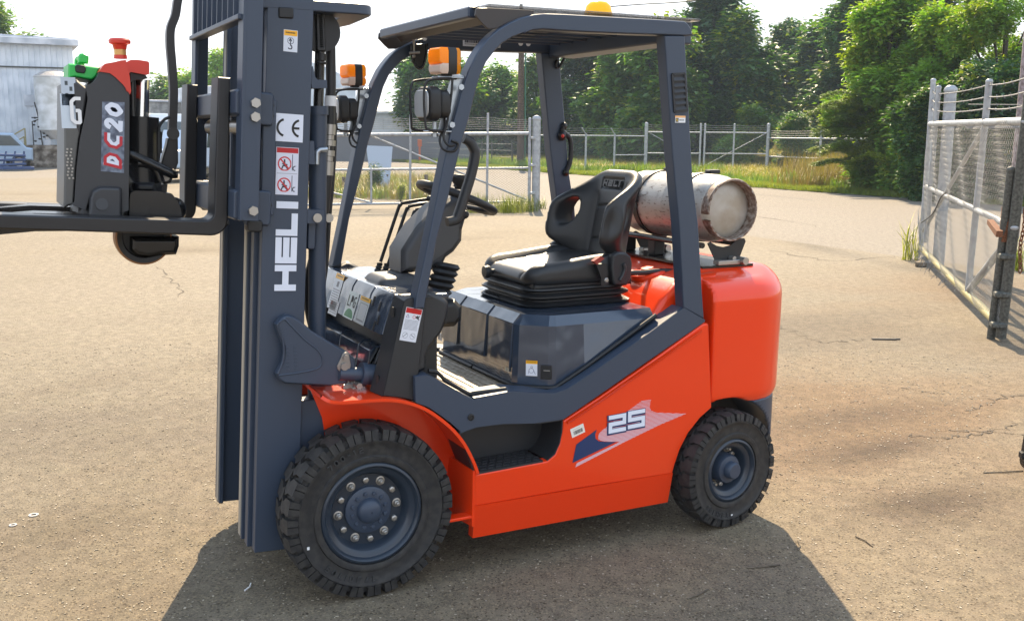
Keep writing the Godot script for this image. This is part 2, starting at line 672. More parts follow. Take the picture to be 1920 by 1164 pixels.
# a printed label: one thin sheet; draw gets the picture to fill
func sticker(parent: Node, called: String, centre: Vector3, right: Vector3, up: Vector3, w: float, h: float, px: Vector2i, draw: Callable, label := "") -> MeshInstance3D:
	var im := Image.create(px.x, px.y, false, Image.FORMAT_RGB8)
	draw.call(im)
	var m := StandardMaterial3D.new()
	m.albedo_texture = ImageTexture.create_from_image(im)
	m.roughness = 0.35
	var b := Build.new()
	b.use_uv = true
	right = right.normalized()
	var nrm := right.cross(up).normalized()
	up = nrm.cross(right).normalized()
	var a := centre - right * w / 2 - up * h / 2
	var d := [a, a + right * w, a + right * w + up * h, a + up * h]
	b.tri(d[0], d[1], d[2], nrm, nrm, nrm, Vector2(0, 1), Vector2(1, 1), Vector2(1, 0))
	b.tri(d[0], d[2], d[3], nrm, nrm, nrm, Vector2(0, 1), Vector2(1, 0), Vector2(0, 0))
	var o := part(parent, called, b, m)
	if label:
		o.set_meta("label", label)
	return o


static func fill(im: Image, x: int, y: int, w: int, h: int, c: Color) -> void:
	im.fill_rect(Rect2i(x, y, w, h), c)


static func lines(im: Image, x: int, y: int, w: int, rows: int, gap: int, c: Color, rng: RandomNumberGenerator) -> void:
	for r in rows:
		var q := x
		while q < x + w - 2:
			var k := rng.randi_range(2, 6)
			im.fill_rect(Rect2i(q, y + r * gap, mini(k, x + w - q), maxi(1, gap / 2)), c)
			q += k + 1


static func ring(im: Image, c: Vector2, r: float, w: float, col: Color) -> void:
	for y in range(maxi(0, int(c.y - r - 2)), mini(im.get_height(), int(c.y + r + 2))):
		for x in range(maxi(0, int(c.x - r - 2)), mini(im.get_width(), int(c.x + r + 2))):
			if absf(Vector2(x, y).distance_to(c) - r) < w / 2:
				im.set_pixel(x, y, col)


static func segment(im: Image, a: Vector2, b: Vector2, w: float, col: Color) -> void:
	var k := int(a.distance_to(b)) * 2 + 1
	for i in k + 1:
		var p := a.lerp(b, float(i) / k)
		im.fill_rect(Rect2i(int(p.x - w / 2), int(p.y - w / 2), maxi(1, int(w)), maxi(1, int(w))), col)


# ---------------------------------------------------------------- the forklift
const TILT := 0.0576            # the mast leans back
var tilt_x := Transform3D()


func tyre_wheel(root: Node3D, called: String, at: Vector3, turn: float, R: float, w: float, rim: float, front: bool) -> Node3D:
	var wheel := Node3D.new()
	wheel.name = numbered(root, called)
	wheel.position = at
	wheel.rotation.y = turn
	root.add_child(wheel, true)
	var k := R / 0.3175
	var b := Build.new()
	var s := w / 2.0
	var ri := rim + 0.004
	var face := [Vector2(ri, s - 0.03), Vector2(ri + 0.006, s - 0.004), Vector2(ri + 0.016, s), Vector2(ri + 0.028, s - 0.001), Vector2(ri + 0.032, s - 0.007), Vector2(ri + 0.05, s - 0.006), Vector2(R - 0.058 * k, s - 0.004), Vector2(R - 0.054 * k, s - 0.001), Vector2(R - 0.046 * k, s - 0.001), Vector2(R - 0.043 * k, s - 0.01), Vector2(R - 0.022 * k, s - 0.014), Vector2(R - 0.018 * k, s - 0.03), Vector2(R - 0.016 * k, 0)]
	b.lathe(face, 64)
	var back := []
	for p in face:
		back.append(Vector2(p.x, -p.y))
	back.reverse()
	b.lathe(back, 64)
	# lugs: two rows of blocks that meet in a zigzag
	var N := 28 if front else 26
	var da := TAU / N
	for side in [1.0, -1.0]:
		for i in N:
			var a0: float = i * da + (0.0 if side > 0 else da * 0.5)
			# plan of one block: (angle, z)
			var plan := [Vector2(-0.37, s - 0.002), Vector2(0.37, s - 0.002), Vector2(0.38, s * 0.5), Vector2(0.55, s * 0.26), Vector2(0.34, s * 0.02), Vector2(-0.3, s * 0.02), Vector2(-0.12, s * 0.26), Vector2(-0.38, s * 0.5)]
			var top := []
			var low := []
			for p in plan:
				var rr := R - 0.006 * pow(p.y / s, 4.0)
				var c := Vector2.from_angle(a0 + p.x * da)
				top.append(Vector3(c.x * rr, c.y * rr, p.y * side))
				low.append(Vector3(c.x * (R - 0.02 * k), c.y * (R - 0.02 * k), p.y * side))
			var rad := Vector3(cos(a0), sin(a0), 0)
			for q in [[0, 1, 2, 7], [7, 2, 3, 6], [6, 3, 4, 5]]:
				b.flat(top[q[0]], top[q[1]], top[q[2]], top[q[3]], rad)
			var mid := Vector3.ZERO
			for q in top:
				mid += q / 8.0
			for j in range(1, 8):
				var j2 := (j + 1) % 8
				b.flat(top[j], top[j2], low[j2], low[j], (top[j] + top[j2]) / 2.0 - mid)
			# the shoulder of the block down the side wall, cut by a slit
			for h in [[-0.37, -0.025], [0.025, 0.37]]:
				var c0 := Vector2.from_angle(a0 + h[0] * da)
				var c1 := Vector2.from_angle(a0 + h[1] * da)
				var r1 := R - 0.006
				var r2 := R - 0.044 * k
				var zt: float = (s - 0.002) * side
				var zb: float = (s + 0.003) * side
				var zi: float = (s - 0.016) * side
				var q0 := Vector3(c0.x * r1, c0.y * r1, zt)
				var q1 := Vector3(c1.x * r1, c1.y * r1, zt)
				var q2 := Vector3(c1.x * r2, c1.y * r2, zb)
				var q3 := Vector3(c0.x * r2, c0.y * r2, zb)
				var back3 := Vector3(0, 0, zi - zb)
				b.flat(q0, q1, q2, q3, Vector3(0, 0, side))
				b.flat(q0, q3, q3 + back3, q0 + back3, q0 - q1)
				b.flat(q1, q2, q2 + back3, q1 + back3, q1 - q0)
				b.flat(q2, q3, q3 + back3, q2 + back3, -rad)
	part(wheel, "tyre", b, M.rubber)
	# moulded letters and the small white mark on the side wall
	b = Build.new()
	var words := [["S", 226], ["O", 233], ["L", 240], ["I", 245], ["D", 250], ["E", 257], ["A", 264], ["L", 271]]
	if front:
		words.append_array([["7", 128], ["0", 122], ["0", 116], ["-", 110], ["1", 105], ["2", 99]])
	for q in words:
		var a := deg_to_rad(float(q[1]))
		var flip: bool = q[1] > 180
		var rr := R - 0.072 * k
		b.t = Transform3D(Basis(Vector3.BACK, a + (PI / 2 if flip else -PI / 2)), Vector3(cos(a) * rr, sin(a) * rr, 0))
		glyph(b, q[0], Vector2(-0.008, -0.011), 0.016, 0.022, 0.004, s - 0.006, s - 0.0015)
	b.t = Transform3D()
	part(wheel, "tyre_lettering", b, M.rubber_light)
	b = Build.new()
	var am := deg_to_rad(200.0 if front else 272.0)
	b.box(Vector3(cos(am) * (ri + 0.068), sin(am) * (ri + 0.068), s - 0.005), Vector3(0.009, 0.011, 0.003), 0.0)
	part(wheel, "tyre_mark", b, M.white)
	b = Build.new()
	var deep := 0.062 if front else 0.085
	b.lathe([Vector2(ri + 0.004, s - 0.05), Vector2(ri + 0.005, s - 0.012), Vector2(rim + 0.002, s - 0.004), Vector2(rim - 0.004, s - 0.003), Vector2(rim - 0.009, s - 0.008), Vector2(rim - 0.014, s - 0.02), Vector2(rim - 0.03, s - 0.026), Vector2(rim - 0.036, s - 0.032), Vector2(rim - 0.044, s - deep + 0.01), Vector2(rim - 0.05, s - deep), Vector2(0.085 * k, s - deep), Vector2(0.0, s - deep)], 64)
	part(wheel, "rim", b, M.blue_gloss)
	b = Build.new()
	if front:
		b.lathe([Vector2(0.088, s - deep - 0.002), Vector2(0.087, s - deep + 0.012), Vector2(0.08, s - deep + 0.016), Vector2(0.048, s - deep + 0.018), Vector2(0.044, s - deep + 0.032), Vector2(0.034, s - deep + 0.042), Vector2(0.012, s - deep + 0.047), Vector2(0.004, s - deep + 0.047), Vector2(0.003, s - deep + 0.044), Vector2(0.0, s - deep + 0.044)], 40)
	else:
		b.lathe([Vector2(0.066, s - deep - 0.002), Vector2(0.064, s - 0.035), Vector2(0.058, s - 0.024), Vector2(0.038, s - 0.02), Vector2(0.036, s + 0.006), Vector2(0.03, s + 0.012), Vector2(0.0, s + 0.012)], 40)
	part(wheel, "hub", b, M.blue)
	if front:
		for i in 12:
			var a := TAU * i / 12.0 + 0.2
			b = Build.new()
			b.t = Transform3D(Basis(), Vector3(cos(a) * 0.064, sin(a) * 0.064, s - deep + 0.016))
			b.lathe([Vector2(0.0085, 0), Vector2(0.0085, 0.006), Vector2(0.0065, 0.008), Vector2(0, 0.008)], 6)
			part(wheel, "hub_bolt", b, M.blue)
	var nut := Build.new()
	nut.lathe([Vector2(0.017, 0), Vector2(0.017, 0.003), Vector2(0.0125, 0.004)], 16)
	nut.lathe([Vector2(0.0125, 0), Vector2(0.0125, 0.014), Vector2(0.0105, 0.016), Vector2(0.0075, 0.016)], 6)
	nut.lathe([Vector2(0.0072, 0.01), Vector2(0.0072, 0.024), Vector2(0.005, 0.026), Vector2(0, 0.026)], 10)
	var nm := nut.mesh()
	var small := Build.new()
	small.lathe([Vector2(0.012, 0), Vector2(0.012, 0.01), Vector2(0.009, 0.0125), Vector2(0.0, 0.0125)], 6)
	small.lathe([Vector2(0.0, 0.0125), Vector2(0.006, 0.0125), Vector2(0.006, 0.0145), Vector2(0, 0.0145)], 10)
	var sm := small.mesh()
	var pcr := 0.112 if front else 0.082
	for i in 12:
		if not front and i in [4, 5]:
			continue
		var a := TAU * i / 12.0 + 0.06
		piece(wheel, "wheel_nut" if i % 2 == 0 else "wheel_bolt", nm if i % 2 == 0 else sm, M.zinc, Transform3D(Basis(Vector3.BACK, i * 0.7), Vector3(cos(a) * pcr, sin(a) * pcr, s - deep)))
	return wheel


# letters made of strokes in a box of w by h whose lower left corner is o
static func glyph(b: Build, ch: String, o: Vector2, w: float, h: float, sw: float, z0: float, z1: float, slant := 0.0) -> void:
	var i := sw / 2.0
	var l := i
	var r := w - i
	var u := h - i
	var d := i
	var m := h / 2.0
	var q := w * 0.3 if ch in ["D", "C", "G", "0", "O", "P"] else 0.0
	var paths := []
	match ch:
		"H": paths = [[Vector2(l, 0), Vector2(l, h)], [Vector2(r, 0), Vector2(r, h)], [Vector2(l, m), Vector2(r, m)]]
		"E": paths = [[Vector2(w, d), Vector2(l, d), Vector2(l, u), Vector2(w, u)], [Vector2(l, m), Vector2(w, m)]]
		"L": paths = [[Vector2(l, h), Vector2(l, d), Vector2(w, d)]]
		"I": paths = [[Vector2(w / 2, 0), Vector2(w / 2, h)]]
		"S": paths = [[Vector2(w, u), Vector2(l + q * 0.4, u), Vector2(l, u - q * 0.6), Vector2(l, m + q * 0.3), Vector2(l + q * 0.4, m), Vector2(r - q * 0.4, m), Vector2(r, m - q * 0.3), Vector2(r, d + q * 0.6), Vector2(r - q * 0.4, d), Vector2(0, d)]]
		"2": paths = [[Vector2(0, u), Vector2(r - q, u), Vector2(r, u - q), Vector2(r, m + q * 0.6), Vector2(r - q, m), Vector2(l + q, m), Vector2(l, m - q), Vector2(l, d), Vector2(w, d)]]
		"Z": paths = [[Vector2(i * 0.9, h * 0.66)] + arc(Vector2(w / 2, h * 0.7), w / 2 - i, 175, -35, 10) + [Vector2(l, d), Vector2(w, d)]]
		"5": paths = [[Vector2(w, u), Vector2(l, u), Vector2(l, m), Vector2(r - q, m), Vector2(r, m - q), Vector2(r, d + q * 0.6), Vector2(r - q, d), Vector2(0, d)]]
		"0", "O": paths = [[Vector2(w / 2 + 0.0004, u), Vector2(r - q, u), Vector2(r, u - q), Vector2(r, d + q), Vector2(r - q, d), Vector2(l + q, d), Vector2(l, d + q), Vector2(l, u - q), Vector2(l + q, u), Vector2(w / 2, u)]]
		"D": paths = [[Vector2(l, 0), Vector2(l, h)], [Vector2(l, u), Vector2(r - q, u), Vector2(r, u - q), Vector2(r, d + q), Vector2(r - q, d), Vector2(l, d)]]
		"C": paths = [[Vector2(w, u), Vector2(l + q, u), Vector2(l, u - q), Vector2(l, d + q), Vector2(l + q, d), Vector2(w, d)]]
		"G": paths = [[Vector2(w, u), Vector2(l + q, u), Vector2(l, u - q), Vector2(l, d + q), Vector2(l + q, d), Vector2(r, d), Vector2(r, m), Vector2(w * 0.5, m)]]
		"P": paths = [[Vector2(l, 0), Vector2(l, u), Vector2(r - q, u), Vector2(r, u - q), Vector2(r, m + q * 0.4), Vector2(r - q, m - i * 0.2), Vector2(l, m - i * 0.2)]]
		"A": paths = [[Vector2(l, 0), Vector2(w / 2, u), Vector2(r, 0)], [Vector2(w * 0.28, h * 0.33), Vector2(w * 0.72, h * 0.33)]]
		"N": paths = [[Vector2(l, 0), Vector2(l, h)], [Vector2(l, u), Vector2(r, d)], [Vector2(r, 0), Vector2(r, h)]]
		"1": paths = [[Vector2(w * 0.25, h * 0.75), Vector2(w * 0.55, u), Vector2(w * 0.55, 0)]]
		"7": paths = [[Vector2(0, u), Vector2(r, u), Vector2(w * 0.35, 0)]]
		"-": paths = [[Vector2(w * 0.15, m), Vector2(w * 0.85, m)]]
	var n := 0
	for p in paths:
		var a := []
		for v in p:
			var w2 := o + Vector2(v.x + v.y * slant, v.y)
			if a.is_empty() or a[a.size() - 1].distance_to(w2) > 0.0002:
				a.append(w2)
		b.stroke(a, sw, z0, z1 + n * 0.0002, Geometry2D.JOIN_MITER if ch in ["H", "E", "L", "I", "2", "5", "Z"] else Geometry2D.JOIN_ROUND)
		n += 1


func build_forklift() -> void:
	var root := thing("forklift", "orange and dark grey counterbalance forklift with raised forks and black seat", "forklift")
	tilt_x = Transform3D(Basis(Vector3.BACK, -TILT), Vector3(0, 0.2, 0)) * Transform3D(Basis(), Vector3(0, -0.2, 0))
	forklift_body(root)
	forklift_guard(root)
	forklift_cab(root)
	forklift_seat(root)
	forklift_mast(root)
	forklift_lamps(root)
	tyre_wheel(root, "front_wheel", Vector3(0, 0.3175, 0.452), 0.0, 0.3175, 0.165, 0.182, true)
	tyre_wheel(root, "front_wheel", Vector3(0, 0.3175, -0.452), PI, 0.3175, 0.165, 0.182, true)
	tyre_wheel(root, "rear_wheel", Vector3(1.6, 0.2545, 0.505), 0.093, 0.2545, 0.135, 0.131, false)
	tyre_wheel(root, "rear_wheel", Vector3(1.6, 0.2545, -0.475), PI + 0.093, 0.2545, 0.135, 0.131, false)


func forklift_body(root: Node3D) -> void:
	# orange side panels, each with a lower skirt that leans in
	var outline := [Vector2(0.401, 0.405), Vector2(0.57, 0.41), Vector2(0.717, 0.414), Vector2(0.75, 0.435), Vector2(0.771, 0.475), Vector2(0.782, 0.522), Vector2(0.786, 0.565), Vector2(0.96, 0.647), Vector2(1.166, 0.751), Vector2(1.446, 0.899), Vector2(1.468, 0.901), Vector2(1.48, 0.893), Vector2(1.514, 0.532), Vector2(1.454, 0.493), Vector2(1.397, 0.436), Vector2(1.357, 0.372), Vector2(1.333, 0.308), Vector2(1.321, 0.27), Vector2(0.826, 0.276), Vector2(0.404, 0.276)]
	var crease := [Vector3(0.405, 0.28, 0.53), Vector3(1.32, 0.275, 0.53)]
	var foot := [Vector3(0.408, 0.143, 0.505), Vector3(1.317, 0.139, 0.505)]
	for s in [1.0, -1.0]:
		var b := Build.new()
		b.t = Transform3D(Basis.from_scale(Vector3(1, 1, s)))
		b.ext(outline, 0.49, 0.531, 0.009, false)
		part(root, "side_panel", b, M.orange)
		b = Build.new()
		b.t = Transform3D(Basis.from_scale(Vector3(1, 1, s)))
		b.slab([crease[0], crease[1], foot[1], foot[0]], Vector3(0, 0, -0.04))
		part(root, "side_skirt", b, M.orange)
		# the raised lip along the sloping top
		b = Build.new()
		b.t = Transform3D(Basis.from_scale(Vector3(1, 1, s)))
		var lip := [Vector3(0.8, 0.56, 0.532), Vector3(0.959, 0.635, 0.532), Vector3(1.165, 0.739, 0.532), Vector3(1.434, 0.873, 0.532)]
		b.sweep(lip, [Vector2(-0.004, -0.011), Vector2(0.006, -0.008), Vector2(0.009, 0.004), Vector2(-0.004, 0.012)], Vector3.BACK, false)
		part(root, "panel_lip", b, M.orange)
	# frame under and between
	var b := Build.new()
	b.ext([Vector2(0.30, 0.2), Vector2(1.25, 0.2), Vector2(1.28, 0.5), Vector2(1.4, 0.7), Vector2(1.3, 0.86), Vector2(0.75, 0.66), Vector2(0.3, 0.6)], -0.31, 0.31)
	b.box(Vector3(0.02, 0.42, 0), Vector3(0.5, 0.3, 0.62), 0.02)
	part(root, "chassis", b, M.black)
	b = Build.new()
	b.rod(Vector3(0, 0.3175, -0.42), Vector3(0, 0.3175, 0.42), 0.07, 20)
	b.rod(Vector3(1.6, 0.2545, -0.47), Vector3(1.6, 0.2545, 0.47), 0.05, 20)
	part(root, "axle", b, M.black)
	# dark grey sloping frame members
	var member := [Vector2(0.169, 0.804), Vector2(0.213, 0.806), Vector2(0.245, 0.794), Vector2(0.281, 0.77), Vector2(0.373, 0.709), Vector2(0.406, 0.694), Vector2(0.404, 0.7), Vector2(0.479, 0.704), Vector2(0.567, 0.708), Vector2(0.64, 0.694), Vector2(0.748, 0.68), Vector2(0.805, 0.691), Vector2(0.906, 0.739), Vector2(1.047, 0.812), Vector2(1.185, 0.882), Vector2(1.35, 0.973), Vector2(1.459, 0.914), Vector2(1.458, 0.906), Vector2(1.169, 0.761), Vector2(0.963, 0.657), Vector2(0.788, 0.57), Vector2(0.725, 0.569), Vector2(0.667, 0.569), Vector2(0.525, 0.585), Vector2(0.414, 0.586), Vector2(0.344, 0.571), Vector2(0.349, 0.577), Vector2(0.308, 0.617), Vector2(0.268, 0.65), Vector2(0.221, 0.686), Vector2(0.171, 0.709)]
	for s in [1.0, -1.0]:
		b = Build.new()
		b.t = Transform3D(Basis.from_scale(Vector3(1, 1, s)))
		b.ext(member, 0.4, 0.526, 0.016, false)
		part(root, "frame_member", b, M.blue)
		b = Build.new()
		b.t = Transform3D(Basis.from_scale(Vector3(1, 1, s)), Vector3(0, 0, 0))
		var plug := Vector3(0.39, 0.628, 0.527)
		b.t = b.t * Transform3D(Basis(), plug)
		b.lathe([Vector2(0.013, -0.004), Vector2(0.013, 0.003), Vector2(0.009, 0.004), Vector2(0.008, 0.001), Vector2(0, 0.001)], 16)
		part(root, "rubber_plug", b, M.black)
	# foot step cut into the side
	var liner := [Vector2(0.342, 0.573), Vector2(0.412, 0.588), Vector2(0.522, 0.587), Vector2(0.664, 0.571), Vector2(0.785, 0.571), Vector2(0.784, 0.522), Vector2(0.773, 0.474), Vector2(0.752, 0.434), Vector2(0.719, 0.412), Vector2(0.57, 0.409), Vector2(0.405, 0.405)]
	var tread_y := [Vector2(0.405, 0.406), Vector2(0.719, 0.413)]
	for s in [1.0, -1.0]:
		b = Build.new()
		b.t = Transform3D(Basis.from_scale(Vector3(1, 1, s)))
		b.ext(liner, 0.365, 0.375)
		var k := liner.size()
		for i in k:
			var p: Vector2 = liner[i]
			var q: Vector2 = liner[(i + 1) % k]
			if i in [3, 4, 5, 6, 7, 10]:
				var e := (q - p).normalized() * 0.004
				var side := Vector3(e.y, -e.x, 0)
				b.slab([Vector3(p.x, p.y, 0.375), Vector3(q.x, q.y, 0.375), Vector3(q.x, q.y, 0.527), Vector3(p.x, p.y, 0.527)], side)
		part(root, "step_liner", b, M.plastic)
		b = Build.new()
		var a := Vector3(tread_y[0].x + 0.004, tread_y[0].y + 0.004, 0.376)
		var c := Vector3(tread_y[1].x - 0.02, tread_y[1].y + 0.004, 0.376)
		b.t = Transform3D(Basis.from_scale(Vector3(1, 1, s)))
		b.slab([a, c, c + Vector3(0, 0, 0.15), a + Vector3(0, 0, 0.15)], Vector3(0, -0.012, 0))
		for i in 9:
			for j in 5:
				var f := (i + 0.5 + (0.25 if j % 2 else -0.25)) / 9.0
				var p := a.lerp(c, f) + Vector3(0, 0.0015, 0.02 + j * 0.028)
				b.box(p, Vector3(0.024, 0.004, 0.007), 0.001)
		part(root, "step_tread", b, M.plastic)
	# front mudguards
	var arch := [Vector3(-0.177, 0.761, 0.53), Vector3(-0.158, 0.748, 0.53), Vector3(-0.12, 0.737, 0.53), Vector3(-0.066, 0.734, 0.53), Vector3(-0.003, 0.731, 0.53), Vector3(0.053, 0.727, 0.53), Vector3(0.11, 0.716, 0.53), Vector3(0.168, 0.694, 0.53), Vector3(0.218, 0.666, 0.53), Vector3(0.274, 0.621, 0.53), Vector3(0.318, 0.577, 0.53), Vector3(0.355, 0.527, 0.53), Vector3(0.388, 0.464, 0.53), Vector3(0.409, 0.41, 0.53), Vector3(0.407, 0.404, 0.53)]
	var smooth := spline(arch, 4)
	for s in [1.0, -1.0]:
		b = Build.new()
		b.t = Transform3D(Basis.from_scale(Vector3(1, 1, s)))
		var rows := []
		for p in smooth:
			var tip := clampf((0.02 - p.x) / 0.22, 0.0, 1.0)
			var za := 0.534 - 0.05 * pow(clampf((-0.14 - p.x) / 0.06, 0.0, 1.0), 2.0)
			var zb := 0.3 + 0.0 * tip
			rows.append([Vector3(p.x, p.y, za), Vector3(p.x, p.y, zb)])
		for i in rows.size() - 1:
			var d: Vector3 = rows[i + 1][0] - rows[i][0]
			var nn := Vector3(-d.y, d.x, 0).normalized()
			var th := nn * 0.012
			b.flat(rows[i][0], rows[i + 1][0], rows[i + 1][1], rows[i][1], -nn)
			b.flat(rows[i][0] + th, rows[i + 1][0] + th, rows[i + 1][1] + th, rows[i][1] + th, nn)
			b.flat(rows[i][0], rows[i + 1][0], rows[i + 1][0] + th, rows[i][0] + th, Vector3.BACK)
		b.flat(rows[0][0], rows[0][1], rows[0][1] + Vector3(0, 0.012, 0), rows[0][0] + Vector3(0, 0.012, 0), Vector3.LEFT)
		part(root, "mudguard", b, M.orange)
		b = Build.new()
		b.t = Transform3D(Basis.from_scale(Vector3(1, 1, s)))
		var inner := [Vector2(-0.17, 0.775)]
		for p in smooth:
			if p.x > -0.15:
				inner.append(Vector2(p.x, p.y + 0.004))
		inner.append_array([Vector2(0.38, 0.19), Vector2(0.1, 0.25), Vector2(-0.1, 0.5), Vector2(-0.12, 0.64)])
		b.ext(inner, 0.325, 0.335)
		part(root, "mudguard_wall", b, M.orange)
		b = Build.new()
		b.t = Transform3D(Basis.from_scale(Vector3(1, 1, s)))
		b.box(Vector3(-0.02, 0.735, 0.345), Vector3(0.05, 0.05, 0.02), 0.004)
		b.rod(Vector3(-0.03, 0.73, 0.35), Vector3(-0.03, 0.73, 0.375), 0.012, 6)
		b.rod(Vector3(-0.005, 0.742, 0.35), Vector3(-0.005, 0.742, 0.37), 0.009, 6)
		part(root, "mudguard_bolt", b, M.zinc)
		# front face of the side panel behind the wheel
		b = Build.new()
		b.t = Transform3D(Basis.from_scale(Vector3(1, 1, s)))
		b.slab([Vector3(0.394, 0.2, 0.528), Vector3(0.398, 0.42, 0.528), Vector3(0.385, 0.42, 0.33), Vector3(0.36, 0.2, 0.33)], Vector3(0.012, 0, 0))
		b.box(Vector3(0.345, 0.235, 0.5), Vector3(0.11, 0.014, 0.05), 0.004)
		part(root, "panel_return", b, M.orange)
	# counterweight with the rear wheel arches cut out
	var wheel_c := Vector2(1.6, 0.2545)
	b = Build.new()
	var cw := func(p: Vector3) -> float:
		var xr := 2.0 - 0.02 * maxf(0.0, 0.9 - p.y)
		var d := rbox2(Vector2(p.x, p.z), Vector2((1.3 + xr) / 2.0, 0), Vector2((xr - 1.3) / 2.0, 0.528), 0.24)
		var top := 1.105 - 0.12 * smoothstep(0.28, 0.5, absf(p.z)) * 0.35
		var w := Vector2(d + 0.085, maxf(p.y - top, 0.5 - p.y) + 0.085)
		var e := minf(maxf(w.x, w.y), 0.0) + w.max(Vector2.ZERO).length() - 0.085
		e = maxf(e, maxf(0.52 - p.y, -1.0))
		e = maxf(e, 1.505 - 0.0 - p.x)
		e = maxf(e, 0.305 - Vector2(p.x, p.y).distance_to(wheel_c) if absf(p.z) > 0.3 else -1.0)
		# shallow pan in the top in front of the bracket
		return maxf(e, -rbox(p, Vector3(1.42, 1.12, 0), Vector3(0.2, 0.05, 0.3), 0.04))
	b.field(cw, Vector3(1.49, 0.5, -0.54), Vector3(2.03, 1.13, 0.54), 0.0135)
	part(root, "counterweight", b, M.orange)
	b = Build.new()
	var skirt := func(p: Vector3) -> float:
		var d := rbox2(Vector2(p.x, p.z), Vector2(1.65, 0), Vector2(0.335, 0.518), 0.24)
		var e := maxf(d, maxf(p.y - 0.538, 0.33 - p.y))
		e = maxf(e, 1.52 - p.x)
		e = maxf(e, 0.305 - Vector2(p.x, p.y).distance_to(wheel_c))
		return e
	b.field(skirt, Vector3(1.5, 0.31, -0.53), Vector3(2.0, 0.56, 0.53), 0.014)
	part(root, "counterweight_base", b, M.blue)
	b = Build.new()
	for s in [1.0, -1.0]:
		b.t = Transform3D(Basis.from_scale(Vector3(1, 1, s)))
		b.ext(arc(Vector2(1.6, 0.25), 0.34, 10, 190, 20) + [Vector2(1.3, 0.2), Vector2(1.3, 0.62), Vector2(1.9, 0.6), Vector2(1.92, 0.3)], 0.3, 0.31)
	b.t = Transform3D()
	b.box(Vector3(1.63, 0.48, 0), Vector3(0.64, 0.36, 0.6), 0.02)
	part(root, "rear_arch_liner", b, M.black)
	# orange cover between seat and counterweight
	b = Build.new()
	b.ext([Vector2(1.2, 0.9), Vector2(1.27, 0.955), Vector2(1.3, 0.995), Vector2(1.37, 1.055), Vector2(1.5, 1.085), Vector2(1.6, 1.09), Vector2(1.6, 0.9)], -0.44, 0.44, 0.03)
	part(root, "rear_cover", b, M.orange)
	b = Build.new()
	b.t = Transform3D(Basis(Vector3.RIGHT, -PI / 2), Vector3(1.42, 1.073, 0.16)) * Transform3D(Basis.from_euler(Vector3(0, -0.2, 0)))
	b.lathe([Vector2(0.085, -0.02), Vector2(0.083, 0.0), Vector2(0.075, 0.006), Vector2(0.03, 0.01), Vector2(0.028, 0.02), Vector2(0, 0.022)], 32)
	part(root, "filler_cap", b, M.orange)
	b = Build.new()
	b.ext([Vector2(1.52, 0.99), Vector2(1.66, 1.0), Vector2(1.68, 1.03), Vector2(1.66, 1.075), Vector2(1.52, 1.07)], 0.36, 0.41, 0.006)
	# bonnet: dark grey hood with a bevelled rim and three grooves in front
	hood(root)
	markings(root)


